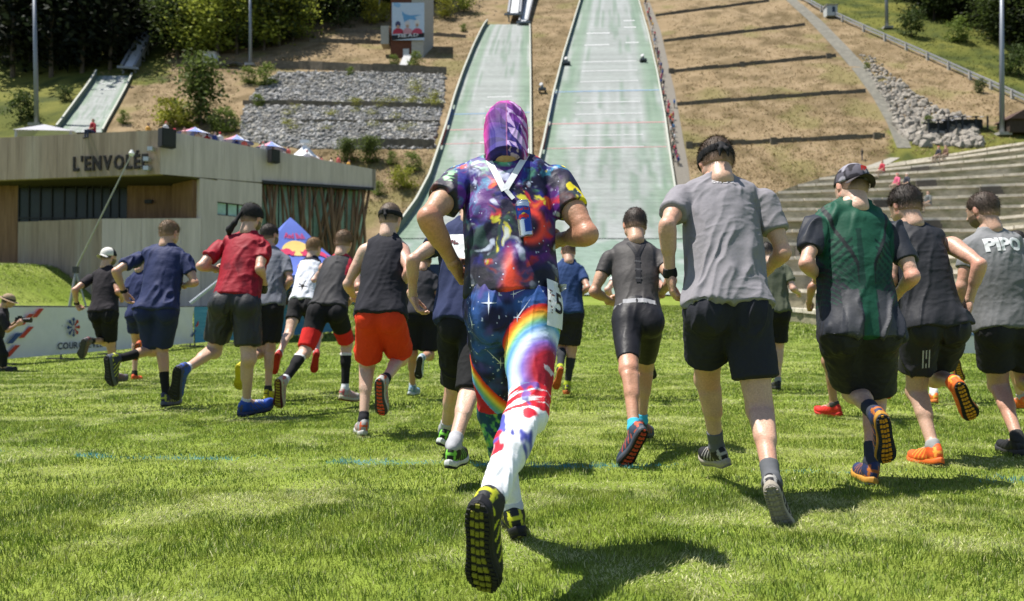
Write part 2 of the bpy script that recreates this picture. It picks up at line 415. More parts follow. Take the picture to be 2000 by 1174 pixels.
def _shoe_parts():
    # midsole
    m = MB(); n = len(_outline()); lev = [(.004, .90, 0), (.010, 1.0, .001), (.024, .99, .002), (.034, .94, .0), (.036, .80, -.002)]
    V = []
    for (z, sh, g) in lev:
        for (x, y) in _outline(44, g, sh): V.append((x, y, z+_spring(y)))
    F = [(i*n+k, i*n+(k+1) % n, (i+1)*n+(k+1) % n, (i+1)*n+k) for i in range(len(lev)-1) for k in range(n)]
    F.append(tuple(range(n-1, -1, -1))); F.append(tuple((len(lev)-1)*n+k for k in range(n)))
    ms = bpy.data.meshes.new('sole'); ms.from_pydata(V, [], F); ms.polygons.foreach_set('use_smooth', [True]*len(F)); ms.update()
    # outsole with lugs; Col: r channel = centre mask
    V = []; F = []; C = []
    O = _outline(44, -.001, .97)
    b = len(V)
    for z in (-.002, .006):
        for (x, y) in O: V.append((x, y, z+_spring(y))); C.append(0)
    F.append(tuple(range(n-1, -1, -1))); F += [(k, (k+1) % n, n+(k+1) % n, n+k) for k in range(n)]
    rs = random.Random(3)
    for r in range(21):
        y = -.140+r*.0140
        hw = float(_sole_half(y))*.93; cx = .008*float(sstep(-.02, .10, y))
        nc = 5 if hw > .026 else 3
        for c in range(nc):
            u = (c+.5)/nc*2-1; x = cx+u*hw; sz = hw/nc*.88; dy = .0058*(1 if c % 2 else .86); sh = .004*(abs(u) < .5)*(1 if r % 2 else -1)
            z0 = float(_spring(y))-.0015; hgt = .0032+.001*rs.random(); b = len(V)
            for zz, k_ in ((z0, 1.), (z0-hgt, .86)):
                for sx, sy in ((-1, -1), (1, -1), (1, 1), (-1, 1)):
                    V.append((x+sx*sz*k_, y+sh+sy*dy*k_+(.003 if abs(u) < .2 else 0), zz)); C.append(1. if abs(u) < .62 and (nc == 5 or abs(u) < .3) else 0.)
            F += [(b+7, b+6, b+5, b+4), (b, b+4, b+5, b+1), (b+1, b+5, b+6, b+2), (b+2, b+6, b+7, b+3), (b+3, b+7, b+4, b)]
    mt = bpy.data.meshes.new('tread'); mt.from_pydata(V, [], F); ca = mt.color_attributes.new('Col', 'FLOAT_COLOR', 'POINT')
    ca.data.foreach_set('color', np.array([[c, c, c, 1] for c in C], np.float32).ravel()); mt.update()
    # upper
    pr = [ellip((.006, .075, .046), I3, (.045, .074, .036), .02), capsule((.004, .03, .060), (0, -.06, .074), .036, .036, .02), ellip((0, -.103, .062), I3, (.0335, .044, .058), .02),
          capsule((0, -.078, .070), (0, -.080, .108), .040, .040, .015), ellip((.003, .0, .045), I3, (.038, .09, .032), .02)]
    cl = [(np.array([0, 0, .026]), np.array([0, 0, -1.])), (np.array([0, -.075, .118]), nrm([0, .12, 1]))]
    pr = [p.mod(0, cl) for p in pr]
    V, Q = net(pr, .0050, [capsule((0, -.070, .122), (0, -.078, .14), .030, .032, .006)])
    V[:, 2] += _spring(V[:, 1])*.8
    x, y, z = V.T
    # accent mask: side stripes, heel frame
    side = np.abs(x) > .018
    a = ((np.mod((y*1.0+z*.8)*30, 1) < .26) & side & (y > -.07) & (y < .06) & (z > .03))
    a |= (y < -.118) & (np.abs(z-.075) < .007) & (np.abs(x) < .03)
    a |= (y < -.10) & (np.abs(np.abs(x)-.022) < .0045) & (z > .045) & (z < .10)
    a |= (z < .042) & (y < -.09)
    lac = (np.abs(x-.003) < .016) & (np.mod(y*62, 1) < .45) & (y > -.035) & (y < .062) & (z > .07-.25*np.maximum(y, 0))
    C = np.stack([a.astype(float), lac.astype(float), 0*x], 1)
    mu = mesh_np('shoe', V, Q, True, C)
    return ms, mt, mu
SHOE_SOLE, SHOE_TREAD, SHOE_UP = _shoe_parts()
def shoe_mat(name, base, acc, lace=(.6, .6, .6), rough=.6):
    m = bpy.data.materials.new(name); m.use_nodes = True; n = m.node_tree.nodes; L = m.node_tree.links; b = n['Principled BSDF']; b.inputs['Roughness'].default_value = rough
    b.inputs['Specular IOR Level'].default_value = .3
    a = n.new('ShaderNodeAttribute'); a.attribute_name = 'Col'; s = n.new('ShaderNodeSeparateColor'); L.new(a.outputs['Color'], s.inputs[0])
    nz = n.new('ShaderNodeTexNoise'); nz.inputs['Scale'].default_value = 60; tc = n.new('ShaderNodeTexCoord'); L.new(tc.outputs['Object'], nz.inputs['Vector'])
    x = n.new('ShaderNodeMix'); x.data_type = 'RGBA'; L.new(s.outputs[0], x.inputs[0]); x.inputs[6].default_value = (*base, 1); x.inputs[7].default_value = (*acc, 1)
    y = n.new('ShaderNodeMix'); y.data_type = 'RGBA'; L.new(s.outputs[1], y.inputs[0]); L.new(x.outputs[2], y.inputs[6]); y.inputs[7].default_value = (*lace, 1)
    h = n.new('ShaderNodeHueSaturation'); r = n.new('ShaderNodeMapRange'); r.inputs[3].default_value = .7; r.inputs[4].default_value = 1.25; L.new(nz.outputs[0], r.inputs[0]); L.new(r.outputs[0], h.inputs['Value'])
    L.new(y.outputs[2], h.inputs['Color']); L.new(h.outputs[0], b.inputs['Base Color'])
    vo = n.new('ShaderNodeTexVoronoi'); vo.inputs['Scale'].default_value = 350; L.new(tc.outputs['Object'], vo.inputs['Vector'])
    bp = n.new('ShaderNodeBump'); bp.inputs['Strength'].default_value = .35; bp.inputs['Distance'].default_value = .002; L.new(vo.outputs[0], bp.inputs['Height']); L.new(bp.outputs[0], b.inputs['Normal'])
    return m
def put_shoe(root, A, T, shin, mirror, cols, scale=1.):
    """cols: upper, accent, sole, tread edge, tread centre"""
    a = nrm(T-A); x = np.cross(a, shin)
    if np.linalg.norm(x) < .05*np.linalg.norm(shin): x = np.array([1., 0, 0])
    x = nrm(x); b = np.cross(x, a); th = math.atan2(.10, .225)
    y = a*math.cos(th)+b*math.sin(th); z = b*math.cos(th)-a*math.sin(th)
    x = np.cross(y, z)
    o_ = A-(y*-.075+z*.105)*scale
    M = np.eye(4); M[:3, 0] = x*scale*(-1 if mirror else 1); M[:3, 1] = y*scale; M[:3, 2] = z*scale; M[:3, 3] = o_-np.array(root.location)
    o = link_mesh('shoe', SHOE_UP, root); o.matrix_local = Matrix(M.tolist())
    s = link_mesh('sole', SHOE_SOLE, o); t = link_mesh('tread', SHOE_TREAD, o, kind='stuff')
    key = 'shoe_%s' % (cols,)
    if key not in MATS: MATS[key] = shoe_mat('shoe_upper', cols[0], cols[1])
    k2 = 'sole_%s' % (cols[2],); k3 = 'tread_%s_%s' % (cols[3], cols[4])
    if k2 not in MATS: mat(k2, cols[2], .6, .2, 30)
    if k3 not in MATS: MATS[k3] = shoe_mat('tread', cols[3], cols[4], cols[4], .7)
    for ob, mm in ((o, MATS[key]), (s, MATS[k2]), (t, MATS[k3])):
        if len(ob.data.materials) == 0: ob.data.materials.append(mm)
        ob.material_slots[0].link = 'OBJECT'; ob.material_slots[0].material = mm
    return o
# ------------------------------------------------------------------ cloth folds and shared materials
def folds(V, N, amp, seed, d=(0, .3, 1), f=14., lo=-.35):
    d = nrm(d); along = V@d
    q = V*f-np.outer(along, d)*f*.90
    q = q+.55*(np.stack([fbm(V*7, 2, seed+s) for s in (1, 2, 3)], 1)-.5)
    r = 1-np.abs(2*fbm(q, 2, seed+9)-1)
    r = np.clip((r-.66)/.34, 0, 1)**1.3
    msk = sstep(.36, .62, fbm(V*3.3, 2, seed+51)); r = r*(.35+.95*msk)
    q2 = V*f*2.3-np.outer(V@nrm(np.asarray(d)[[2, 0, 1]]), nrm(np.asarray(d)[[2, 0, 1]]))*f*1.6
    r2 = np.clip((1-np.abs(2*fbm(q2, 2, seed+31)-1)-.6)/.4, 0, 1)*(1-msk)*.6
    return V+N*(amp*(1.35*r+.40*r2+lo))[:, None]
def cloth_mat(key, rough=.85, spec=.2, sheen=0.):
    k = 'cloth_%s_%.2f' % (key, rough)
    if k in MATS: return MATS[k]
    m = mat(k, attr=True, rough=rough, var=.09, scale=22, bump=.22, bscale=17, spec=spec, sheen=sheen)
    return m
def bake_cols(col, ctx):
    n = len(ctx['V'])
    if callable(col): return np.clip(col(ctx), 0, 1)
    return np.tile(np.array(col, float), (n, 1))
SKIN = mat('skin', attr=True, rough=.45, var=.22, scale=40, bump=.14, bscale=80, spec=.45, sss=.08)
HAIRM = mat('hair', attr=True, rough=.6, var=.25, scale=60, spec=.4, bump=.2, bscale=300)
# ------------------------------------------------------------------ a person
def chain(par, px, L, sg):
    r = ray(*px); q = _C-par
    if sg == 0:
        return _C+r*((par-_C)@_F)
    a = r@r; b = 2*r@q; c = q@q-L*L; disc = b*b-4*a*c
    if disc <= 0: t = -b/(2*a)
    else: t = (-b+(1 if sg > 0 else -1)*math.sqrt(disc))/(2*a)
    return _C+r*t
def on_plane(px, z):
    r = ray(*px); return _C+r*((z-_C[2])/r[2])
REPORT = []
def rot_about(v, ax, deg):
    return np.array(Matrix.Rotation(math.radians(deg), 3, Vector(ax)) @ Vector(v))
def person(S):
    d0 = S['d']; H = S.get('H', 1.78); s = H/1.78; w = S.get('w', 1.)*.95
    J = S['J']; G = S.get('sg', {})
    pL = at(*J['pL'], d0+G.get('pL', 0)); pR = at(*J['pR'], d0+G.get('pR', 0))
    Pv = (pL+pR)/2
    N_ = at(*J['n'], d0+S.get('lean', .16))
    sL = at(*J['sL'], d0+S.get('lean', .16)*.92+G.get('sL', 0)); sR = at(*J['sR'], d0+S.get('lean', .16)*.92+G.get('sR', 0))
    hc = at(*J['hc'], d0+S.get('lean', .16)+G.get('hc', .07))
    UA, FA, TH, SH, FT = .285*s, .255*s, .435*s, .42*s, .225*s
    P = {'pL': pL, 'pR': pR, 'sL': sL, 'sR': sR, 'n': N_, 'hc': hc}
    for k in 'LR':
        P['e'+k] = chain(P['s'+k], J['e'+k], UA, G.get('e'+k, -1)); P['w'+k] = chain(P['e'+k], J['w'+k], FA, G.get('w'+k, 1))
        P['h'+k] = chain(P['w'+k], J['h'+k], .1*s, G.get('h'+k, 1)) if 'h'+k in J else P['w'+k]+nrm(P['w'+k]-P['e'+k])*.1*s
        P['k'+k] = chain(P['p'+k], J['k'+k], TH, G.get('k'+k, 1))
        ga = G.get('a'+k, -1)
        if ga == 'g':
            g_ = on_plane(J['a'+k], .105); l_ = np.linalg.norm(g_-P['k'+k])
            if not .85*SH < l_ < 1.07*SH:
                cc = [chain(P['k'+k], J['a'+k], SH, q_) for q_ in (1, -1)]; g_ = min(cc, key=lambda v: np.linalg.norm(v-g_))
            P['a'+k] = g_
        else: P['a'+k] = chain(P['k'+k], J['a'+k], SH, ga)
        gt = G.get('t'+k, 0)
        if gt == 'f':  # flat on the ground, pointing away with the photographed direction
            dirx = (J['t'+k][0]-J['a'+k][0])/KPX*d0
            P['t'+k] = P['a'+k]+np.array([dirx, math.sqrt(max(.2**2-dirx**2, .0025)), -.10])
        else: P['t'+k] = chain(P['a'+k], J['t'+k], FT, gt)
    rep = {k: round(float(np.linalg.norm(P[a]-P[b])/s), 2) for k, (a, b) in {'uaL': ('sL', 'eL'), 'faL': ('eL', 'wL'), 'uaR': ('sR', 'eR'), 'faR': ('eR', 'wR'), 'thL': ('pL', 'kL'), 'shL': ('kL', 'aL'), 'thR': ('pR', 'kR'), 'shR': ('kR', 'aR'), 'sw': ('sL', 'sR'), 'hw': ('pL', 'pR')}.items()}
    rep['torso'] = round(float(np.linalg.norm(N_-Pv)/s), 2); rep['zmin'] = round(float(min(P['aL'][2], P['aR'][2])), 2); REPORT.append((S['id'], rep))
    base = np.array([Pv[0], Pv[1], 0.]); root = empty(S.get('name', 'person'), base)
    tag(root, S['label'], 'person', S.get('group', 'runners on the grass'))
    # frames
    up = nrm(N_-Pv); T = np.linalg.norm(N_-Pv)
    rt = nrm(sR-sL); rt = nrm(rt-up*(rt@up)); fr = np.cross(up, rt)
    hr = nrm(pR-pL); hr = nrm(hr-up*(hr@up)); hf = np.cross(up, hr)
    mr = nrm(rt+hr); mf = np.cross(up, mr)
    tp = lambda t: Pv+up*T*t
    cax = np.array([rt, fr, up]); pax = np.array([hr, hf, up])
    sw = np.linalg.norm(sR-sL)/2
    k = .045*s
    torso = [ellip(tp(.10)-hf*.005, pax, (.155*w*s, .112*w*s, .135*s), k),
             econe(tp(.12), tp(.52), mr, (.148*w*s, .110*w*s), (.146*w*s, .108*w*s), k),
             ellip(tp(.66)+fr*.012, cax, (.162*w*s, .122*w*s, .20*s), k),
             ellip(tp(.86)-fr*.005, cax, (max(.148*w*s, sw*.80), .092*w*s, .10*s), k)]
    butt = [ellip(P['p'+q]-hf*.052*s-up*.015*s-hr*(.010 if q == 'R' else -.010), pax, (.082*w*s, .080*w*s, .105*s), k) for q in 'LR']
    yaw = S.get('yaw', 0); hu = nrm(nrm(hc-N_)*.55+np.array([0, 0, 1])*.45+fr*S.get('nod', .15))
    hf0 = rot_about(nrm(np.array([fr[0], fr[1], 0])), (0, 0, 1), -yaw); hf0 = nrm(hf0-hu*(hf0@hu)); hrt = np.cross(hf0, hu)
    hs = s*S.get('hs', 1.0)
    nb = hc-hu*.115*hs-hf0*.030*hs
    neck = [capsule(N_+fr*.02-up*.04, nb, .062*s*min(w, 1.1), .056*s, .03)]
    for q, sg_ in (('L', -1), ('R', 1)):
        neck.append(capsule(N_+fr*.01+up*.035*s, P['s'+q]*.62+N_*.38+up*.012, .042*s, .048*s*w, .05))
    arm = {}; leg = {}
    aw = S.get('aw', w)
    for q in 'LR':
        a, b, c = P['s'+q], P['e'+q], P['w'+q]; ud = nrm(b-a); fd = nrm(c-b)
        upp = [ellip(a+ud*.03, np.array([nrm(np.cross(ud, fr)+1e-6), nrm(np.cross(ud, np.cross(ud, fr))), ud]), (.053*aw*s, .054*aw*s, .085*s), .03), capsule(a, b, .046*aw*s, .034*aw*s, .025), capsule(a*.66+b*.34, a*.40+b*.60, .0455*aw*s, .042*aw*s, .02), capsule(a*.5+b*.5-fr*.012, a*.22+b*.78-fr*.010, .036*aw*s, .030*aw*s, .015)]
        low = [capsule(b, c, .034*aw*s, .0255*s, .02), capsule(b*.86+c*.14, b*.58+c*.42, .0395*aw*s, .034*aw*s, .02), capsule(b-ud*.004, b-ud*.012, .026*aw*s, .026*aw*s, .014), ellip(c-fd*.012, np.array([nrm(np.cross(fd, [0, 0, 1])+1e-6), nrm(np.cross(fd, np.cross(fd, [0, 0, 1]))), fd]), (.030*s, .024*s, .03*s), .012)]
        arm[q] = (upp, low)
        a, b, c = P['p'+q], P['k'+q], P['a'+q]; td = nrm(b-a); sd = nrm(c-b)
        bk = nrm(c-b)-nrm(b-a); bk = bk if np.linalg.norm(bk) > .12 else -hf
        bk = nrm(bk*1.-hf*.35); bk = nrm(bk-sd*(bk@sd))
        lw = S.get('lw', w)
        a = Pv+(a-Pv)*.84; thp = [capsule(a, b, .086*lw*s, .058*lw*s, .05), capsule(a*.75+b*.25-bk*-.004, a*.4+b*.6, .082*lw*s, .067*lw*s, .03), capsule(a*.5+b*.5+bk*.022*s+nrm(np.cross(td, bk))*.024*s, a*.08+b*.92+bk*.012*s+nrm(np.cross(td, bk))*.030*s, .044*lw*s, .024*lw*s, .02), capsule(a*.5+b*.5+bk*.022*s-nrm(np.cross(td, bk))*.024*s, a*.08+b*.92+bk*.012*s-nrm(np.cross(td, bk))*.030*s, .044*lw*s, .024*lw*s, .02), ellip(b-bk*.008, np.array([nrm(np.cross(sd, bk)), bk, sd]), (.054*lw*s, .055*lw*s, .062*s), .03)]
        sx_ = nrm(np.cross(sd, bk)); shp = [capsule(b, c, .046*lw*s, .031*s, .03), capsule(b*.86+c*.14+bk*.020*s+sx_*.020*s, b*.58+c*.42+bk*.020*s+sx_*.014*s, .038*lw*s, .034*lw*s, .016), capsule(b*.86+c*.14+bk*.020*s-sx_*.020*s, b*.54+c*.46+bk*.020*s-sx_*.014*s, .038*lw*s, .034*lw*s, .016), capsule(b*.6+c*.4+bk*.012*s, c+bk*.014*s, .036*lw*s, .021*s, .025), capsule(c+sx_*.022*s, c-sx_*.022*s, .018*s, .018*s, .014)]
        tdv = nrm(P['t'+q]-c)
        ft = [capsule(c, c+tdv*.15*s, .036*s, .024*s, .02), capsule(c-sd*0.01+bk*.02*s, c+sd*.03*s+bk*.022*s, .030*s, .026*s, .02)]
        leg[q] = (thp, shp, ft)
    vox = S.get('vox') or float(np.clip(d0/796*1.15, .0046, .0100))
    body = torso+butt+neck+[p for q in 'LR' for g in arm[q] for p in g]+[p for q in 'LR' for g in leg[q] for p in g]
    V, Q = net(body, vox); V = relax(V, Q, 1, .4)
    tone = np.array(S.get('skin', (.47, .285, .195)))
    Vc = np.tile(tone, (len(V), 1))*(0.86+.28*fbm(V*12, 3, 3))[:, None]*(1+np.array([.05, -.09, -.10])*(sstep(.5, .7, fbm(V*7, 2, 6)))[:, None])
    red = np.zeros(len(V))
    for j in ('eL', 'eR', 'kL', 'kR'): red = np.maximum(red, np.exp(-((V-P[j])**2).sum(1)/.055**2))
    Vc *= 1+red[:, None]*np.array([.10, -.06, -.06])
    Vs = [V]; Qs = [Q]; Cs = [Vc]; off = len(V)
    # legs hairier/paler below the shorts are left to the tone
    def place(TV, TQ, M, o, cols, flip=False):
        nonlocal off
        X = TV@M+o; q = TQ[:, ::-1] if flip else TQ
        Vs.append(X); Qs.append(q+off); Cs.append(cols); off += len(X)
    hm = np.array([hrt, hf0, hu])*hs
    hcol = np.tile(tone*S.get('face', 1.0), (len(HEAD_V), 1)); hcol[EYE] = (.05, .04, .035); hcol[LIP] = tone*np.array([1., .72, .72]); hairc = np.array(S.get('hairc', (.06, .035, .02)))
    hcol[BROW] = hairc; hcol[np.abs(HEAD_V[:, 0]) > .074] *= np.array([1.12, .88, .85])
    if S.get('beard'): hcol[BEARD & ~LIP] = hairc*.8+tone*.15
    place(HEAD_V, HEAD_F, hm, hc, hcol)
    for q in 'LR':
        pose = S.get('hand'+q, 'fist'); TV, TQ = HANDS[pose]
        y = nrm(P['h'+q]-P['w'+q]); z = (rt if q == 'R' else -rt)+S.get('dors'+q, np.zeros(3)); z = nrm(z-y*(z@y)); x = np.cross(y, z)
        if q == 'R': x = -x
        hc_ = S.get('glove'+q)
        place(TV, TQ, np.array([x*(1 if True else 1), y, z])*s*1.02, P['w'+q]-y*.008, np.tile(np.array(hc_) if hc_ else tone*np.array([1.03, .93, .9]), (len(TV), 1)), flip=(q == 'R'))
    me = mesh_np('body', np.concatenate(Vs)-base, np.concatenate(Qs), True, np.concatenate(Cs))
    link_mesh('body', me, root, SKIN)
    ctxb = dict(P=P, up=up, rt=rt, fr=fr, Pv=Pv, T=T, s=s, mr=mr, mf=mf)
    gh = S.get('gh')
    def garment(name, prims, col, amp, seed, rough=.85, sub=None, fd=(0, .3, 1), ff=14., parent=root, spec=.2, rl=1, h=None, sheen=0.):
        V, Q = net(prims, h or gh or vox, sub)
        V = relax(V, Q, rl, .4); N = vnormals(V, Q)
        if amp > 0: V = folds(V, N, amp*1.25, seed, fd, ff)
        c = dict(ctxb); c['V'] = V; c['u'] = (V-Pv)@mr; c['t'] = ((V-Pv)@up)/T; c['f'] = (V-Pv)@mf; c['N'] = N
        o = link_mesh(name, mesh_np(name, V-base, Q, True, bake_cols(col, c)), root, cloth_mat('a', rough, spec, sheen)); o['_w'] = 1; del o['_w']
        return o, V, Q
    out = dict(root=root, P=P, base=base, tp=tp, up=up, rt=rt, fr=fr, mr=mr, mf=mf, T=T, hm=hm, hc=hc, s=s, garment=garment, vox=vox, torso=torso, butt=butt, arm=arm, leg=leg, neck=neck, w=w, Pv=Pv, tone=tone)
    seed = abs(hash(S['id'])) % 50 if False else sum(map(ord, S['id'])) % 97
    # ---- shorts / leggings
    b = S.get('bottom')
    if b:
        lo = b.get('loose', .02); hem = b.get('hem', .85); inf = b.get('inf', .010)
        wc = (tp(.24), up)
        pr = [torso[0].mod(inf+.002, [wc]), torso[1].mod(inf, [wc])]+[p.mod(inf+lo*.15, [wc]) for p in butt]
        for q in 'LR':
            a, c, k_ = P['p'+q], P['a'+q], P['k'+q]; td = nrm(k_-a)
            if b.get('full'):
                cl = [(k_+(c-k_)*hem, nrm(c-k_))]
                pr += [p.mod(inf) for p in leg[q][0]]+[p.mod(inf, cl) for p in leg[q][1]]
            else:
                hq = b.get('hem'+q, hem); cpt = a+(k_-a)*hq; cl = [(cpt, td)]
                pr += [p.mod(inf+lo*.2, cl) for p in leg[q][0]]
                if lo > 0:
                    drop = np.array([0, 0, -1.])
                    e = a+(k_-a)*hq*1.08
                    pr.append(capsule(Pv+(a-Pv)*.84, e, .082*w*s+lo*.3, .070*w*s+lo, .04).mod(0, cl))
        out['shorts'] = garment(b.get('name', 'shorts'), pr, b['col'], b.get('amp', .006), seed, b.get('rough', .85), fd=b.get('fd', (0.2, .2, 1)), ff=b.get('ff', 13), spec=b.get('spec', .2))
    # ---- shirt
    t_ = S.get('top')
    if t_:
        lo = t_.get('loose', .018); hem = t_.get('hem', -.05); inf = t_.get('inf', .009); slv = t_.get('sleeve', .55)
        hn = nrm(-up+fr*t_.get('hemtilt', 0)); hc1 = (tp(hem), hn); nk = (N_+up*t_.get('neck', .048), nrm(up-fr*.25))
        pr = [p.mod(inf+ex, [hc1, nk]) for p, ex in zip(torso, (lo*.6, lo*.3, 0, 0))]+[p.mod(inf, [hc1, nk]) for p in neck[1:]]
        pr += [p.mod(inf+.008+lo*.5, [hc1]) for p in butt] if hem < .1 else []
        pr.append(neck[0].mod(.006, [nk]))
        if lo > 0:
            pr.append(econe(tp(.70), tp(hem-.04), mr, (.160*w*s+.01, .112*w*s+.006), (.160*w*s+lo*.8, .122*w*s+lo*.8), .04).mod(0, [hc1]))
        sub = []
        for q in 'LR':
            a, c = P['s'+q], P['e'+q]; ad = nrm(c-a)
            if slv > 0:
                cl = [(a+(c-a)*slv, ad)]
                pr += [p.mod(inf*.7, cl, k=.025) for p in arm[q][0]]
                if t_.get('sloose', .5) > 0: pr.append(capsule(a, a+(c-a)*slv*1.1, .052*aw*s+lo*.2, .050*aw*s+lo*.42*t_.get('sloose', .5), .03).mod(0, cl))
            else:
                o_ = (rt if q == 'R' else -rt)
                sub += [capsule(a+o_*.030*s+up*.03*s, a+o_*.028*s-up*.08*s, t_.get('hole', .062)*s, t_.get('hole', .062)*s*.9, .012)]
        if t_.get('scoop'): sub.append(capsule(N_+up*.05, N_+up*.02-fr*.02, .075*s, .055*s, .012))
        out['shirt'] = garment(t_.get('name', 'shirt'), pr, t_['col'], t_.get('amp', .007), seed+3, t_.get('rough', .85), sub, t_.get('fd', (.35, .2, 1)), t_.get('ff', 11), spec=t_.get('spec', .2), sheen=t_.get('sheen', 0))
    # ---- socks
    for q in 'LR':
        sk = S.get('sock'+q, S.get('sock'))
        if sk:
            c, k_ = P['a'+q], P['k'+q]; sdn = nrm(c-k_); top = c+(k_-c)*sk[0]
            pr = [p.mod(.005, [(top, -sdn)]) for p in leg[q][1]]+[leg[q][2][1].mod(.004)]
            scol = sk[1]
            if len(sk) > 2:
                def scol(cx, c=c, k_=k_, sk=sk):
                    tt = ((cx['V']-c)@(k_-c))/((k_-c)@(k_-c)); o = np.tile(np.array(sk[1], float), (len(tt), 1))
                    for (lo_, hi_, cc) in sk[2]: o[(tt > lo_) & (tt < hi_)] = cc
                    return o
            garment('sock', pr, scol, .0, seed, .9, h=min(vox, .0065))
        sl = S.get('sleeveband'+q)
        if 'shoes' in S:
            put_shoe(root, P['a'+q], P['t'+q], P['k'+q]-P['a'+q], q == 'L', S.get('shoes'+q, S['shoes']), s*S.get('ss'+q, S.get('ss', 1.0)))
    # ---- head things
    def head_obj(name, V, Fs, cols, m, smooth=True):
        X = V@hm+hc-base
        return link_mesh(name, mesh_np(name, X, Fs, smooth, cols), root, m)
    out['head_obj'] = head_obj
    hst = S.get('hair')
    if hst:
        V, Fs, cv = hair_mesh(seed=seed, **hst)
        head_obj('hair', V, Fs, blend(cv[:, :1]*hairc, tone*.8, cv[:, 1]), HAIRM)
    for wb in S.get('bands', []):   # wrist things: (joint side, fraction along the forearm, half width, colour, name)
        q, f0, hw_, cc, nm = wb; a, b_ = P['e'+q], P['w'+q]; ax = nrm(b_-a); c0 = a+(b_-a)*f0
        pr = [p.mod(.005, [(c0+ax*hw_, ax), (c0-ax*hw_, -ax)]) for p in arm[q][1]]
        garment(nm, pr, cc, 0, seed, .6, h=.0045, rl=0)
    out['S'] = S
    return out
# ------------------------------------------------------------------ clothing patterns (colours of the cloth itself)
BLACK = (.012, .012, .014); NAVY = (.020, .028, .085); CHAR = (.045, .047, .055)
def blend(a, b, m): m = np.clip(m, 0, 1)[:, None]; return a*(1-m)+np.asarray(b)*m
def tile(c, n): return np.tile(np.array(c, float), (n, 1))
def hash2(a, b, s=0): return _h3(np.asarray(a).astype(int), np.asarray(b).astype(int), np.zeros_like(np.asarray(a).astype(int)), s)
def galaxy(c):
    V = c['V']; n = len(V); q = np.stack([c['u'], c['t']*.55, c['f']*.6], 1)*1.45
    wq = q+.13*(np.stack([fbm(q*6, 3, 11), fbm(q*6, 3, 12), fbm(q*6, 3, 13)], 1)-.5)*2
    o = tile((.008, .006, .030), n)
    a = fbm(wq*9, 4, 21); o = blend(o, (.022, .020, .20), sstep(.46, .64, a))
    a = fbm(wq*8+3, 4, 31); o = blend(o, (.085, .012, .17), sstep(.52, .66, a))
    a = 1-1.7*np.abs(fbm(wq*9+7, 5, 41)-.5)*2; a = a*.45+.36*fbm(wq*6+1, 2, 42); o = blend(o, (.05, .30, .48), sstep(.59, .74, a)*.9)
    a = fbm(wq*10+5, 4, 51); up_ = sstep(.45, .95, c['t']); o = blend(o, (.14, .48, .24), sstep(.57, .72, a)*(up_*.9+.10))
    a = fbm(wq*9+13, 4, 61); o = blend(o, (.55, .03, .04), sstep(.60, .70, a)); o = blend(o, (.80, .14, .03), sstep(.69, .77, a))
    a = fbm(wq*10+19, 4, 71); o = blend(o, (.70, .62, .05), sstep(.68, .74, a))
    a = fbm(wq*16+2, 3, 81); o = blend(o, (.60, .66, .85), sstep(.66, .78, a)*.7)
    # arc of fire on the lower right, red cone on the small of the back
    du = c['u']-.07; dt = (c['t']-.50)*.55; r = np.hypot(du, dt); o = blend(o, (.85, .06, .04), np.exp(-((r-.055)/.014)**2)*(du > -.02))
    cone = sstep(.0, 1, 1-np.abs(c['u']+.005+.03*(fbm(q*20, 2, 5)-.5))/(.012+.15*np.clip(.40-c['t'], 0, 1)))*(c['t'] < .40)*sstep(-.02, .25, .42-c['t'])
    o = blend(o, (.80, .07, .03), cone*1.2)
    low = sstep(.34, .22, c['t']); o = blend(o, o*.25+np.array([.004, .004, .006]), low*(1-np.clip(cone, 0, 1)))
    # dark sleeves with one yellow splash
    P = c['P']
    for q_ in 'LR':
        a_ = P['s'+q_]; b_ = P['e'+q_]; tt = ((V-a_)@(b_-a_))/((b_-a_)@(b_-a_)); out_ = (V-a_)@(c['rt'] if q_ == 'R' else -c['rt'])
        m = sstep(.05, .25, tt)*(out_ > .0)
        o = blend(o, (.012, .013, .02), m*.92)
        if q_ == 'R': o = blend(o, (.75, .62, .02), m*sstep(.60, .66, fbm(V*22, 3, 9))*(tt > .25))
        else: o = blend(o, (.30, .60, .30), m*sstep(.52, .64, fbm(V*26, 3, 8))*(tt < .42))
    st = hash2(V[:, 0]*260, V[:, 2]*260, 4) > .9965; o[st] = (.45, .5, .7)
    return o
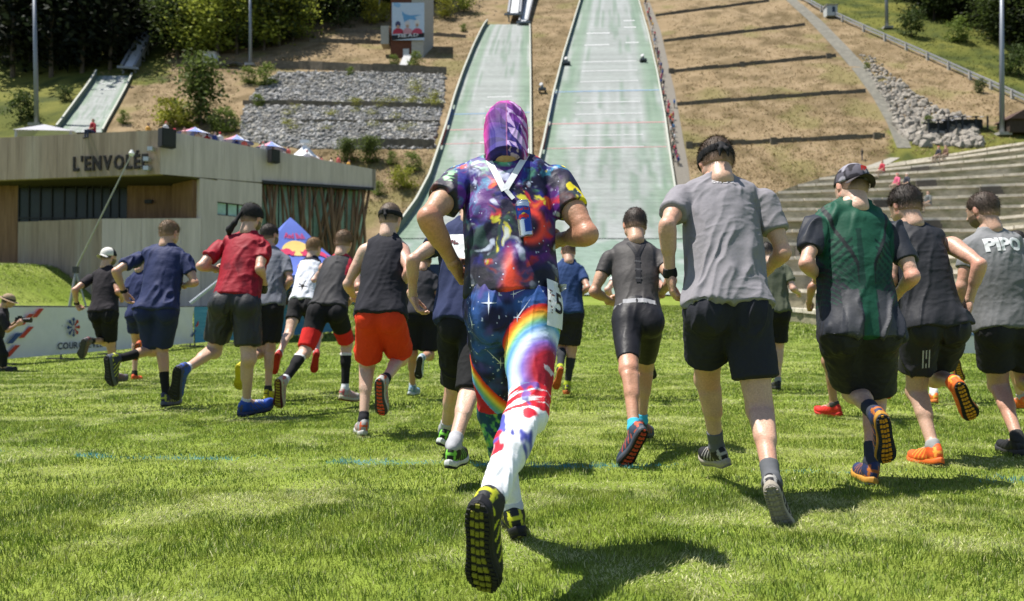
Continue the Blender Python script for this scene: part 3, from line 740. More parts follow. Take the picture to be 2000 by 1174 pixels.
def leggings(c):
    V = c['V']; n = len(V); P = c['P']; o = np.zeros((n, 3)); side = ((V-c['Pv'])@c['mr']) > 0
    # which leg: nearest segment
    def seg(a, b):
        ab = b-a; t = np.clip(((V-a)@ab)/(ab@ab), 0, 1); return np.linalg.norm(V-a-t[:, None]*ab, axis=1), ((V-a)@ab)/(ab@ab)
    D = {}
    for q in 'LR':
        d1, t1 = seg(P['p'+q], P['k'+q]); d2, t2 = seg(P['k'+q], P['a'+q]); D[q] = (np.minimum(d1, d2), d1, t1, d2, t2)
    R = D['R'][0] < D['L'][0]; hipz = ((V-c['Pv'])@c['up']) > .02; R = np.where(hipz, side, R)
    q3 = V*1.0
    space = blend(tile((.012, .012, .045), n), (.03, .09, .30), sstep(.46, .66, fbm(q3*9, 4, 91))*.9); space = blend(space, (.06, .05, .22), sstep(.5, .7, fbm(q3*14, 3, 95)))
    star = vnoise(q3*130, 3) > .90; space[star] = (.55, .6, .8)
    ramp_x = np.array([0, .06, .13, .20, .28, .38, .50, .66, .85]); ramp_c = np.array([(.012, .012, .05), (.70, .03, .02), (.85, .20, .02), (.85, .60, .08), (.20, .45, .20), (.10, .30, .65), (.55, .68, .85), (.18, .12, .45), (.35, .015, .03)])
    def rainbow(x): return np.stack([np.interp(x, ramp_x, ramp_c[:, i]) for i in range(3)], 1)
    # right leg: arcs around a point low on the outer side
    _, d1, t1, d2, t2 = D['R']; ax = P['pR']+(P['kR']-P['pR'])*np.clip(t1, 0, 1)[:, None]; u = (V-ax)@c['mr']
    rr = np.hypot(u-.10, t1*.43-.30); colR = rainbow((.262-rr)/.20); curl = (np.abs(np.sin(rr*70+u*60+t1*9)) < .10) & (rr < .10) & (u > .045) & (np.sin(t1*60) > -.2); colR[curl] = (.6, .5, .55)
    kn = sstep(.80, .86, t1+.25*(u)); streak = fbm(np.stack([u*10+t1*5, t1*40+u*30, 0*u], 1), 3, 33)
    redw = blend(tile((.62, .02, .035), n), (.80, .82, .85), sstep(.55, .60, streak)); redw = blend(redw, (.05, .07, .35), sstep(.60, .66, fbm(V*22, 2, 44))*.8)
    colR = np.where((kn > .5)[:, None], redw, colR)
    shinw = tile((.80, .81, .84), n); blot = fbm(np.stack([u*18, t2*5+u*6, 0*u], 1), 3, 66)
    mid = (t2 > .12) & (t2 < .6); shinw = blend(shinw, (.60, .02, .04), sstep(.58, .63, blot)*mid); shinw = blend(shinw, (.08, .09, .38), sstep(.56, .62, fbm(np.stack([u*20+5, t2*6+u*5, 0*u], 1), 3, 67))*mid)
    onsh = (d2 < d1) & (t2 > .10-.9*u); colR = np.where(onsh[:, None], shinw, colR)
    colR = np.where((rr > .258)[:, None] & (t1 < .5)[:, None], space, colR)
    # left leg: space with one diagonal rainbow band on the outer side, feather pattern below
    _, d1, t1, d2, t2 = D['L']; ax = P['pL']+(P['kL']-P['pL'])*np.clip(t1, 0, 1)[:, None]; u = (V-ax)@c['mr']
    x = (t1*.43-.17-1.35*(u+.085))/.10
    colL = np.where(((x > 0) & (x < 1.0))[:, None], rainbow(.04+.36*np.clip(x, 0, 1)), space); colL = np.where((x >= 1.0)[:, None], tile((.45, .015, .03), n), colL)
    fe = fbm(np.stack([u*60+t2*8, t2*22-u*40, 0*u], 1), 3, 77); feather = blend(blend(tile((.01, .05, .10), n), (.10, .35, .10), sstep(.45, .6, fe)), (.30, .42, .08), sstep(.6, .7, fe))
    colL = np.where((t1 > .92)[:, None], feather, colL)
    lowc = blend(feather, (.80, .81, .84), sstep(.42, .58, t2)); colL = np.where(((d2 < d1) & (t2 > .0))[:, None], lowc, colL)
    o = np.where(R[:, None], colR, colL)
    up_ = ((V-c['Pv'])@c['up']) > .03; o = np.where(up_[:, None], space, o)
    return o
def green_jersey(c):
    u, t = c['u'], c['t']; n = len(u); o = tile((.022, .025, .034), n)
    g = np.array((.011, .066, .040)); gd = np.array((.006, .026, .021)); au = np.abs(u)
    yoke = (t > .22) & (au < .075+.125*sstep(.22, .60, t)); o = np.where(yoke[:, None], blend(tile(g, n), gd, sstep(.55, .45, t)*.6), o)
    stripes = (np.mod((t*.55+au*.75)*28, 1) < .5) & (au > .06) & (t > .35) & (t < .72) & (au < .17); o = np.where(stripes[:, None], tile(gd, n), o)
    lines = (np.mod((t*.55-au*.8)*40, 1) < .18) & (au > .04) & (t > .18) & (t < .55); o = np.where(lines[:, None], tile(g*.9, n), o)
    seam = (np.abs(au-(.035+.13*sstep(.4, .95, t))) < .010) & (t > .35); o = np.where(seam[:, None], tile((.012, .016, .018), n), o)
    cen = np.abs(u-.0) < .040; o = np.where((cen & (t <= .8))[:, None], blend(tile(g, n), gd, .8*(u < -.012)*(t > .3)), o)
    o = np.where(((t < .30) & (au > .05) & (au < .13))[:, None], tile((.055, .057, .066), n), o)
    return o
def red_tee(c): return blend(tile((.26, .010, .022), len(c['V'])), (.085, .006, .014), sstep(.56, .74, fbm(c['V']*11, 3, 5))*.6)
def grey_tee(c): return tile((.215, .205, .225), len(c['V']))*(.92+.16*fbm(c['V']*8, 3, 2))[:, None]
def pipo(c): return blend(tile((.115, .118, .122), len(c['V'])), (.19, .193, .20), sstep(.55, .85, c['t']))
def white_vest(c):
    o = tile((.68, .70, .76), len(c['V'])); u, t = c['u'], c['t']
    # black splash emblem low on the back
    a = np.arctan2((t-.32)*.5, u+.01); r = np.hypot((t-.32)*.5, u+.01); sp = r < .022+.045*np.maximum(0, np.cos(a*4.5+.6))**3
    o = np.where((sp & (c['f'] < 0))[:, None], tile((.012, .012, .012), len(u)), o); o = np.where((t > .93)[:, None], tile((.02, .02, .03), len(u)), o); return o
def vest_red(c):
    o = tile((.030, .030, .034), len(c['V'])); m = ((c['u'] > .115) & (c['t'] > .62)) | (c['t'] > 1.0); return np.where(m[:, None], tile((.40, .02, .04), len(o)), o)
def tri_shorts(c):
    V = c['V']; P = c['P']; t = np.zeros(len(V))
    for q in 'LR':
        ab = P['k'+q]-P['p'+q]; tt = ((V-P['p'+q])@ab)/(ab@ab); dd = np.linalg.norm(V-P['p'+q]-np.clip(tt, 0, 1)[:, None]*ab, axis=1); t = np.where(dd < .16, np.maximum(t, tt), t)
    return np.where((t > .48)[:, None], tile((.55, .020, .018), len(V)), tile((.012, .012, .014), len(V)))
def tri_top(c):
    o = tile((.052, .048, .048), len(c['V'])); u, t = c['u'], c['t']
    o = np.where((t < .17)[:, None], tile((.25, .25, .26), len(u)), o); return o
# ------------------------------------------------------------------ headwear
def head_shell(out, name, thick, clips, color, rough=.8, amp=0, sub=None, pat=None, fine=.0058, extra=()):
    pr = [ellip((0, -.012, .030), I3, (.0765, .098, .092), .02).mod(thick, clips), ellip((0, .0, .0), I3, (.070, .080, .080), .02).mod(thick, clips)]+list(extra)
    V, Q = net(pr, fine, sub)
    N = vnormals(V, Q)
    if amp: V = folds(V, N, amp, 5, (0, .2, 1), 40)
    cols = pat(V) if pat else tile(color, len(V))
    return out['head_obj'](name, V, Q, cols, cloth_mat('a', rough))
def cap(out, back, front, brim, reverse=True, logo=None):
    sg = -1 if reverse else 1
    cut = [(np.array([0, 0, .012]), nrm([0, -sg*.18, -1]))]
    def pat(V):
        o = tile(back, len(V)); m = sg*V[:, 1] > .0
        return np.where(m[:, None], tile(front, len(V)), o) if not callable(front) else np.where(m[:, None], front(V), o)
    o = head_shell(out, 'cap', .012, cut, back, .8, 0, None, pat)
    # brim: curved plate
    m = MB(); G = []
    for i in range(7):
        row = []
        for j in range(13):
            a = (j/12-.5)*2; x = a*.078; y0 = sg*(.062+.040*math.sqrt(max(0, 1-a*a))); y = y0+sg*(i/6)*.068*math.sqrt(max(.0, 1-a*a*.75))
            row.append((x, y, .012-.030*a*a-.016*(i/6)+(.006 if False else 0)))
        G.append(row)
    top = G; bot = [[(p[0], p[1], p[2]-.004) for p in r] for r in G]
    m.grid(top); m.grid([r[::-1] for r in bot])
    V = np.array(m.v); F = np.array(m.f)
    out['head_obj']('cap_brim', V, F, tile(brim, len(V)), cloth_mat('a', .8))
    return o
def headband(out, color, lo, hi, knot=False, tails=0, nm='headband', thick=.0165):
    cl = [(np.array([0, 0, hi]), nrm([0, -.10, 1])), (np.array([0, 0, lo]), nrm([0, .10, -1]))]
    head_shell(out, nm, thick, cl, color)
    if knot or tails:
        pr = [ellip((-.012, -.122, (lo+hi)/2), I3, (.014, .012, .014), .01), ellip((.012, -.124, (lo+hi)/2-.004), I3, (.016, .010, .012), .01)]
        for i in range(tails):
            sx = -1 if i % 2 else 1
            pr += [capsule((0, -.125, (lo+hi)/2), (sx*.016, -.140, (lo+hi)/2-.05), .009, .012, .01), capsule((sx*.016, -.140, (lo+hi)/2-.05), (sx*.022, -.135, (lo+hi)/2-.09), .012, .004, .01)]
        V, Q = net(pr, .005); out['head_obj'](nm+'_knot', V, Q, tile(color, len(V)), cloth_mat('a', .8))
# ------------------------------------------------------------------ decals: flat print laid on a garment
def project(out, which, uv, F, origin, ex, ey, into, lift=.003, name='print', color=(.9, .9, .9), rough=.7, cols=None, smooth=True):
    o, V, Q = out[which]; bv = BVHTree.FromPolygons([tuple(v) for v in V], [tuple(map(int, q)) for q in Q])
    X = []
    for (a, b) in uv:
        p = np.asarray(origin)+np.asarray(ex)*a+np.asarray(ey)*b
        h = bv.ray_cast(Vector(p-np.asarray(into)*.5), Vector(into), 1.2)
        X.append(np.array(h[0])-np.asarray(into)*lift if h[0] is not None else p)
    X = np.array(X)-out['base']
    me = bpy.data.meshes.new(name); me.from_pydata([tuple(x) for x in X], [], [tuple(f) for f in F]); me.update()
    m = mat('print_%s' % (tuple(round(c, 3) for c in color),), color, rough, .06, 40) if cols is None else cols
    return link_mesh(name, me, out['root'], m)
def gridded(V2, F, step=.012):
    """split long text edges so that the print can follow the cloth"""
    bm = bmesh.new(); vs = [bm.verts.new((v[0], v[1], 0)) for v in V2]
    for f in F:
        try: bm.faces.new([vs[i] for i in f])
        except ValueError: pass
    for _ in range(3):
        es = [e for e in bm.edges if e.calc_length() > step]
        if not es: break
        bmesh.ops.subdivide_edges(bm, edges=es, cuts=1); bmesh.ops.triangulate(bm, faces=bm.faces)
    bm.verts.index_update(); V = [(v.co.x, v.co.y) for v in bm.verts]; F2 = [tuple(v.index for v in f.verts) for f in bm.faces]; bm.free(); return V, F2
def bib(out, which, origin, ex, ey, into, w_, h_, digits, lift=.012, drape=0.):
    n = 12; uv = [((i/(n-1)-.5)*w_, (j/(n-1)-.5)*h_) for j in range(n) for i in range(n)]
    F = [(j*n+i, j*n+i+1, (j+1)*n+i+1, (j+1)*n+i) for j in range(n-1) for i in range(n-1)]
    b = project(out, which, uv, F, origin, ex, ey, into, lift, 'race_bib', (.72, .72, .73))
    V, F = text_points(digits, h_*.62, .004*h_*2); V, F = gridded(V[:, :2]+np.array([w_*.16, -h_*.18]), F)
    t = project(out, which, V, F, origin, ex, ey, into, lift+.0025, 'bib_number', (.012, .012, .012)); t.parent = b
    rs = random.Random(5)
    for i in range(9):
        x = -w_*.30+rs.uniform(-.11, .11)*w_; y = rs.uniform(-.22, .3)*h_; r = w_*.045; a = rs.uniform(0, 1.5)
        lg = [(x+r*math.cos(a+q*math.pi/2)*(1.6 if q % 2 else .6), y+r*math.sin(a+q*math.pi/2)) for q in range(4)]
        t = project(out, which, lg, [(0, 1, 2, 3)], origin, ex, ey, into, lift+.0025, 'bib_emblem', (.10, .02, .03)); t.parent = b
    return b

# ------------------------------------------------------------------ the runners (joints in photograph pixels, depth solved from limb lengths)
SH_BLACK = (BLACK, (.03, .03, .03), (.03, .03, .03), BLACK, (.03, .03, .03))
CROP = dict(thick=.0065, strand=.010, nst=2200, tuft=.003); FULL = dict(thick=.015, strand=.017, nst=3800, tuft=.009); MIDH = dict(thick=.011, strand=.017, nst=3200, tuft=.006)
RUN = []
# main runner
RUN.append(dict(id='main', label='nearest runner, galaxy-print shirt, rainbow leggings and purple hood, bare arms bent', d=3.0, H=1.80, w=1.05, lw=1.0, aw=1.08, lean=.17, skin=(.42, .245, .155), yaw=2, nod=.35, hs=1.0, vox=.0046, gh=.004,
  J=dict(hc=(989, 264), n=(990, 324), sL=(897, 356), sR=(1087, 358), eL=(836, 425), wL=(889, 520), hL=(905, 545), eR=(1148, 458), wR=(1090, 468), hR=(1065, 462), pL=(955, 612), pR=(1047, 612), kL=(966, 805), aL=(1001, 990), tL=(1003, 1030), kR=(1032, 805), aR=(958, 984), tR=(934, 1195)),
  sg=dict(eL=-1, wL=1, hL=1, eR=-1, wR=1, kL=1, aL='g', tL='f', kR=-1, aR=-1, tR=0),
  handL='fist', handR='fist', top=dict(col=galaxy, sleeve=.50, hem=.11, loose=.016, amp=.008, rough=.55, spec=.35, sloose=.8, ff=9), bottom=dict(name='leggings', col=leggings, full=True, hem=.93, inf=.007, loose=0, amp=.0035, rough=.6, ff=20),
  sock=(.07, (.55, .56, .60)), shoes=((.013, .016, .018), (.55, .56, .03), (.012, .012, .014), (.012, .012, .013), (.20, .19, .02)), ss=1.06, ssR=1.12))
# grey tee man on the right
RUN.append(dict(id='grey', label='big runner in plain grey tee and black shorts, black bandana tied round his head', d=3.95, H=1.84, w=1.12, aw=1.06, lw=1.04, lean=.25, skin=(.50, .315, .225), yaw=0, nod=.25,
  J=dict(hc=(1398, 318), n=(1403, 360), sL=(1330, 386), sR=(1492, 394), eL=(1303, 440), wL=(1309, 540), hL=(1316, 585), eR=(1530, 493), wR=(1498, 528), hR=(1480, 540), pL=(1374, 610), pR=(1462, 610), kL=(1381, 742), aL=(1399, 872), tL=(1398, 915), kR=(1484, 800), aR=(1508, 945), tR=(1534, 1048)),
  sg=dict(eL=-1, wL=1, hL=1, eR=-1, wR=1, kL=1, aL=1, tL='f', kR=-1, aR=-1, tR=0), handL='relax', handR='fist',
  top=dict(col=grey_tee, sleeve=.58, hem=.02, loose=.036, amp=.009, sloose=1.0), bottom=dict(col=(.021, .022, .030), hem=.66, hemL=.63, loose=.034, amp=.007), sock=(.24, (.10, .105, .115)),
  shoes=(BLACK, (.35, .34, .32), (.30, .27, .22), (.22, .20, .17), (.28, .26, .22)), hair=MIDH, hairc=(.055, .032, .018), bands=[('L', .92, .022, (.012, .012, .012), 'watch')], ss=1.0))
RUN.append(dict(id='green', label='runner in green and charcoal jersey with a backwards dark cap', d=4.35, H=1.80, w=1.14, aw=1.0, lean=.15, skin=(.52, .335, .25), yaw=-8, nod=.1,
  J=dict(hc=(1662, 366), n=(1664, 412), sL=(1594, 443), sR=(1745, 455), eL=(1574, 515), wL=(1600, 545), hL=(1615, 540), eR=(1783, 540), wR=(1752, 575), hR=(1740, 585), pL=(1636, 650), pR=(1716, 650), kL=(1668, 765), aL=(1712, 812), tL=(1742, 925), kR=(1706, 785), aR=(1702, 905), tR=(1706, 930)),
  sg=dict(eL=-1, wL=1, eR=-1, wR=1, kL=1, aL=-1, tL=0, kR=1, aR='g', tR='f'), handL='fist', handR='fist',
  top=dict(col=green_jersey, sleeve=.62, hem=-.06, loose=.034, amp=.010, rough=.6, sloose=.4), bottom=dict(col=(.018, .018, .021), hem=.80, loose=.034, amp=.008, rough=.6), sock=(.30, (.035, .04, .055)),
  shoes=((.02, .03, .09), (.40, .12, .02), (.40, .20, .03), (.015, .02, .035), (.55, .24, .015)), hair=CROP, hairc=(.10, .06, .035), ss=1.08))
RUN.append(dict(id='sleeveless', label='dark-haired runner in black sleeveless top and bright orange shoes', d=5.05, H=1.78, w=1.1, lean=.18, skin=(.47, .295, .215), yaw=-18, nod=.1,
  J=dict(hc=(1766, 402), n=(1780, 448), sL=(1752, 472), sR=(1858, 478), eL=(1738, 545), wL=(1760, 570), hL=(1775, 565), eR=(1914, 516), wR=(1892, 590), hR=(1885, 622), pL=(1790, 640), pR=(1856, 640), kL=(1790, 765), aL=(1822, 872), tL=(1788, 900), kR=(1826, 738), aR=(1862, 748), tR=(1906, 838)),
  sg=dict(eL=-1, wL=1, eR=-1, wR=1, hR=1, kL=1, aL='g', tL=1, kR=1, aR=-1, tR=0), handR='relax',
  top=dict(col=(.022, .023, .028), sleeve=0, hem=-.02, loose=.03, amp=.009, rough=.65), bottom=dict(col=(.019, .019, .022), hem=.66, loose=.032, amp=.007, rough=.6), sock=(.06, (.3, .3, .3)),
  shoes=((.70, .10, .02), (.9, .35, .05), (.6, .12, .02), (.012, .012, .012), (.55, .25, .02)), hair=FULL, hairc=(.022, .014, .010), ss=1.1, beard=False))
RUN.append(dict(id='pipo', label='runner at right edge in grey tee lettered PIPO across the shoulders', d=5.4, H=1.80, w=1.12, lean=.12, skin=(.45, .275, .195), yaw=-25, nod=.05,
  J=dict(hc=(1918, 412), n=(1935, 460), sL=(1898, 482), sR=(2004, 486), eL=(1878, 560), wL=(1885, 625), hL=(1888, 650), eR=(2030, 560), wR=(1998, 590), pL=(1935, 645), pR=(1995, 645), kL=(1950, 752), aL=(1988, 858), tL=(1992, 880), kR=(2004, 745), aR=(2040, 770), tR=(2060, 830)),
  sg=dict(eL=-1, wL=1, eR=-1, wR=1, kL=1, aL='g', tL='f', kR=1, aR=-1, tR=0),
  top=dict(col=pipo, sleeve=.5, hem=.02, loose=.03, amp=.009), bottom=dict(col=(.019, .019, .022), hem=.63, loose=.034, amp=.008), sock=(.10, (.03, .03, .03)), shoes=SH_BLACK, hair=dict(thick=.009, strand=.014, nst=3200, tuft=.005), hairc=(.045, .028, .018), beard=True))
RUN.append(dict(id='braces', label='runner in tight grey top with black back strap and snug cycling shorts, dark cropped hair', d=5.45, H=1.76, w=1.05, lw=1.02, lean=.30, skin=(.47, .285, .19), yaw=0, nod=.2,
  J=dict(hc=(1240, 440), n=(1239, 483), sL=(1190, 504), sR=(1288, 502), eL=(1160, 570), wL=(1192, 588), hL=(1208, 584), eR=(1312, 548), wR=(1290, 575), hR=(1280, 570), pL=(1219, 632), pR=(1272, 632), kL=(1228, 722), aL=(1238, 838), tL=(1222, 902), kR=(1260, 716), aR=(1254, 822), tR=(1264, 848)),
  sg=dict(eL=-1, wL=1, eR=-1, wR=1, kL=-1, aL=-1, tL=0, kR=1, aR=1, tR=1),
  top=dict(col=tri_top, sleeve=.45, hem=.15, loose=0, inf=.007, amp=.0035, rough=.6, sloose=0), bottom=dict(name='cycling_shorts', col=(.016, .016, .020), hem=.80, inf=.006, loose=0, amp=.002, rough=.5), sock=(.13, (.05, .40, .60)),
  shoes=((.03, .05, .08), (.5, .08, .03), (.05, .06, .08), (.012, .012, .012), (.45, .06, .03)), hair=dict(thick=.008, strand=.011, nst=2800, tuft=.004), hairc=(.035, .022, .016), ss=1.08))
RUN.append(dict(id='bibman', label='runner in navy tee with paper bib on his back, half hidden behind the galaxy shirt', d=4.75, H=1.80, w=1.02, lean=.20, skin=(.50, .32, .235),
  J=dict(hc=(922, 396), n=(915, 440), sL=(866, 466), sR=(958, 466), eL=(806, 508), wL=(806, 580), hL=(818, 610), eR=(990, 520), wR=(985, 560), pL=(884, 632), pR=(940, 632), kL=(890, 748), aL=(872, 838), tL=(872, 862), kR=(918, 765), aR=(886, 872), tR=(893, 900)),
  sg=dict(eL=-1, wL=1, hL=1, eR=-1, wR=1, kL=1, aL=1, tL=1, kR=-1, aR=-1, tR='f'), handL='relax',
  top=dict(col=(.022, .030, .080), sleeve=.40, hem=.0, loose=.03, amp=.008), bottom=dict(name='long_shorts', col=(.013, .013, .014), hem=.97, loose=.012, amp=.006), sock=(.16, (.36, .36, .38)),
  shoes=((.012, .016, .012), (.20, .55, .06), (.55, .56, .55), (.02, .02, .02), (.03, .03, .03)), hair=MIDH, hairc=(.06, .04, .025)))
RUN.append(dict(id='orange', label='runner in black tank top and orange-red shorts wearing a black headband', d=6.15, H=1.82, w=1.06, lean=.22, skin=(.55, .365, .275), yaw=14, nod=.05,
  J=dict(hc=(763, 428), n=(757, 468), sL=(713, 490), sR=(786, 488), eL=(679, 555), wL=(692, 582), hL=(700, 578), eR=(800, 530), wR=(780, 565), pL=(720, 622), pR=(768, 622), kL=(717, 716), aL=(710, 822), tL=(696, 845), kR=(782, 700), aR=(750, 745), tR=(742, 820)),
  sg=dict(eL=-1, wL=1, eR=-1, wR=1, kL=1, aL='g', tL='f', kR=1, aR=-1, tR=0),
  top=dict(name='tank_top', col=(.020, .020, .027), sleeve=0, hem=.02, loose=.03, amp=.008, scoop=True, hole=.068), bottom=dict(col=(.62, .045, .012), hem=.82, loose=.030, amp=.007), sock=(.14, (.02, .02, .025)),
  shoes=((.30, .30, .30), (.5, .08, .02), (.4, .4, .38), (.05, .05, .05), (.62, .07, .03)), hair=CROP, hairc=(.11, .075, .05), ss=1.08))
RUN.append(dict(id='redsocks', label='runner in black vest with red-panelled shorts and knee-high black socks', d=8.0, H=1.78, w=1.06, lean=.34, skin=(.52, .335, .25), yaw=8, nod=.1,
  J=dict(hc=(672, 474), n=(664, 506), sL=(632, 524), sR=(690, 520), eL=(640, 568), wL=(655, 580), eR=(700, 560), wR=(684, 588), pL=(618, 612), pR=(662, 612), kL=(595, 688), aL=(555, 745), tL=(540, 826), kR=(677, 672), aR=(674, 760), tR=(694, 780)),
  sg=dict(eL=1, wL=1, eR=-1, wR=1, kL=-1, aL=-1, tL=0, kR=1, aR='g', tR=1),
  top=dict(col=vest_red, sleeve=0, hem=.06, loose=.012, amp=.005, rough=.7, hole=.055), bottom=dict(col=tri_shorts, hem=.86, inf=.007, loose=.004, amp=.003), sock=(.80, (.014, .014, .016), [(.74, .82, (.6, .6, .62)), (-.2, .12, (.6, .62, .66))]),
  shoes=((.35, .33, .30), (.5, .1, .1), (.45, .42, .3), (.10, .02, .02), (.42, .36, .03)), hair=FULL, hairc=(.14, .085, .045), ss=1.1))
RUN.append(dict(id='boy', label='slim runner in white vest with a black splash print and short black shorts', d=9.6, H=1.70, w=.94, lean=.30, skin=(.54, .36, .27), yaw=25, nod=.0,
  J=dict(hc=(614, 484), n=(609, 508), sL=(588, 522), sR=(626, 522), eL=(590, 552), wL=(600, 556), eR=(612, 548), wR=(628, 536), pL=(578, 596), pR=(604, 598), kL=(564, 652), aL=(545, 692), tL=(534, 734), kR=(622, 655), aR=(618, 690), tR=(612, 722)),
  sg=dict(eL=1, wL=1, eR=-1, wR=1, kL=-1, aL=-1, tL=0, kR=1, aR=-1, tR=0),
  top=dict(col=white_vest, sleeve=0, hem=.08, loose=.02, amp=.008, hole=.055), bottom=dict(col=(.02, .02, .022), hem=.50, loose=.012, amp=.004), sock=(.08, (.5, .5, .5)),
  shoes=((.4, .02, .02), (.3, .02, .02), (.4, .03, .02), (.35, .02, .02), (.45, .03, .02)), hair=FULL, hairc=(.20, .115, .05), ss=1.05))
RUN.append(dict(id='red', label='runner in mottled red tee with black neck-flap headscarf and blue shoes', d=7.2, H=1.86, w=1.12, lean=.25, skin=(.50, .325, .24), yaw=22, nod=.05,
  J=dict(hc=(493, 426), n=(484, 462), sL=(428, 484), sR=(514, 482), eL=(392, 520), wL=(425, 526), hL=(440, 520), eR=(507, 525), wR=(517, 555), hR=(520, 572), pL=(434, 595), pR=(486, 598), kL=(418, 686), aL=(362, 722), tL=(336, 796), kR=(486, 700), aR=(482, 785), tR=(522, 792)),
  sg=dict(eL=-1, wL=1, eR=-1, wR=1, kL=1, aL=-1, tL=0, kR=1, aR='g', tR=1), gloveR=(.015, .015, .015),
  top=dict(col=red_tee, sleeve=.55, hem=.10, loose=.032, amp=.009, rough=.65, sheen=0), bottom=dict(col=(.020, .021, .024), hem=.74, loose=.032, amp=.007, rough=.55), sock=(.10, (.6, .6, .66)),
  shoes=((.02, .07, .36), (.08, .08, .10), (.04, .05, .12), BLACK, (.02, .02, .022)), hair=MIDH, hairc=(.025, .016, .012), beard=True, ss=1.16))
RUN.append(dict(id='greyback', label='bearded runner in slate grey tee just behind the red tee man, yellow shoes', d=8.7, H=1.78, w=1.0, lean=.2, skin=(.45, .28, .20), yaw=30, nod=.0,
  J=dict(hc=(528, 460), n=(529, 492), sL=(504, 508), sR=(556, 508), eL=(505, 555), wL=(520, 575), eR=(567, 548), wR=(548, 576), pL=(509, 602), pR=(538, 602), kL=(505, 690), aL=(474, 716), tL=(464, 782), kR=(527, 682), aR=(524, 762), tR=(527, 775)),
  sg=dict(eL=1, wL=1, eR=-1, wR=1, kL=1, aL=-1, tL=0, kR=1, aR='g', tR='f'),
  top=dict(col=(.14, .15, .18), sleeve=.62, hem=.02, loose=.025, amp=.008), bottom=dict(col=(.013, .013, .015), hem=.80, loose=.03), sock=(.10, (.03, .03, .03)),
  shoes=((.6, .52, .02), (.1, .1, .02), (.5, .45, .03), (.55, .48, .02), (.6, .5, .02)), hair=MIDH, hairc=(.025, .017, .012), beard=True, ss=1.05))
RUN.append(dict(id='navy', label='fair-haired runner in navy tee and navy shorts with black calf socks', d=8.05, H=1.80, w=1.08, lean=.22, skin=(.48, .295, .20), yaw=22, nod=.05,
  J=dict(hc=(332, 455), n=(326, 486), sL=(268, 505), sR=(362, 508), eL=(226, 530), wL=(243, 572), hL=(252, 597), eR=(381, 552), wR=(358, 558), hR=(350, 552), pL=(284, 610), pR=(332, 610), kL=(300, 684), aL=(230, 702), tL=(214, 762), kR=(316, 682), aR=(324, 770), tR=(328, 785)),
  sg=dict(eL=-1, wL=1, hL=1, eR=-1, wR=1, kL=1, aL=-1, tL=0, kR=1, aR='g', tR='f'), handL='relax',
  top=dict(col=NAVY, sleeve=.55, hem=.0, loose=.034, amp=.009, rough=.7), bottom=dict(col=(.018, .025, .075), hem=.86, loose=.026), sock=(.48, (.013, .013, .015)),
  shoes=((.03, .035, .06), (.45, .50, .06), (.08, .09, .12), (.012, .012, .014), (.03, .03, .035)), hair=MIDH, hairc=(.16, .10, .055), bands=[('L', .90, .016, (.012, .012, .012), 'wristband')], ss=1.16))
RUN.append(dict(id='blackcap', label='leftmost runner, black tee and shorts, white-fronted cap worn backwards', d=10.6, H=1.76, w=1.0, lean=.18, skin=(.47, .29, .20), yaw=25, nod=.0,
  J=dict(hc=(213, 502), n=(208, 528), sL=(176, 545), sR=(224, 540), eL=(146, 566), wL=(150, 594), hL=(156, 608), eR=(230, 570), wR=(238, 582), pL=(190, 615), pR=(217, 615), kL=(206, 668), aL=(174, 666), tL=(160, 694), kR=(216, 672), aR=(224, 728), tR=(230, 738)),
  sg=dict(eL=-1, wL=1, eR=-1, wR=1, kL=1, aL=-1, tL=0, kR=1, aR='g', tR='f'),
  top=dict(col=(.020, .017, .021), sleeve=.50, hem=.04, loose=.025), bottom=dict(col=(.010, .010, .011), hem=.85, loose=.012), sock=(.22, (.015, .015, .017)),
  shoes=((.10, .09, .10), (.2, .05, .05), (.08, .07, .07), (.04, .04, .045), (.06, .06, .06)), hair=CROP, hairc=(.03, .02, .015), beard=True, bands=[('L', .92, .018, (.012, .012, .012), 'watch')], ss=1.1))
RUN.append(dict(id='hidden_navy', vox=.0115, label='mostly hidden runner in navy with orange shoes, between the capped and fair-haired runners', d=11.6, H=1.75, w=1.0, lean=.15, skin=(.47, .29, .21),
  J=dict(hc=(276, 512), n=(274, 536), sL=(254, 549), sR=(294, 549), eL=(244, 580), wL=(252, 590), eR=(304, 580), wR=(298, 590), pL=(260, 618), pR=(285, 618), kL=(266, 666), aL=(263, 732), tL=(262, 745), kR=(282, 668), aR=(272, 672), tR=(266, 690)),
  sg=dict(kL=1, aL='g', tL='f', kR=1, aR=-1, tR=0), top=dict(col=NAVY, sleeve=.5, hem=-.05, loose=.02), bottom=dict(col=NAVY, hem=.55, loose=.02), sock=(.12, (.02, .02, .02)),
  shoes=((.65, .09, .02), (.5, .1, .02), (.4, .08, .02), (.05, .05, .05), (.6, .09, .03)), hair=MIDH, hairc=(.04, .025, .015), ss=1.05))
RUN.append(dict(id='dark_mid', vox=.0115, label='runner in dark tee and black shorts, half hidden between orange shorts and navy bib', d=9.1, H=1.74, w=1.04, lean=.15, skin=(.36, .20, .13),
  J=dict(hc=(829, 508), n=(822, 532), sL=(797, 546), sR=(846, 546), eL=(790, 585), wL=(800, 600), eR=(858, 585), wR=(850, 600), pL=(808, 618), pR=(840, 618), kL=(806, 690), aL=(806, 755), tL=(812, 772), kR=(838, 694), aR=(824, 700), tR=(814, 744)),
  sg=dict(kL=1, aL='g', tL='f', kR=1, aR=-1, tR=0), top=dict(col=(.026, .026, .032), sleeve=.6, hem=.0, loose=.03), bottom=dict(col=(.011, .011, .012), hem=.86, loose=.03), sock=(.08, (.4, .45, .5)),
  shoes=((.10, .20, .28), (.4, .5, .55), (.45, .5, .55), (.02, .02, .02), (.03, .03, .03)), hair=CROP, hairc=(.02, .015, .012)))
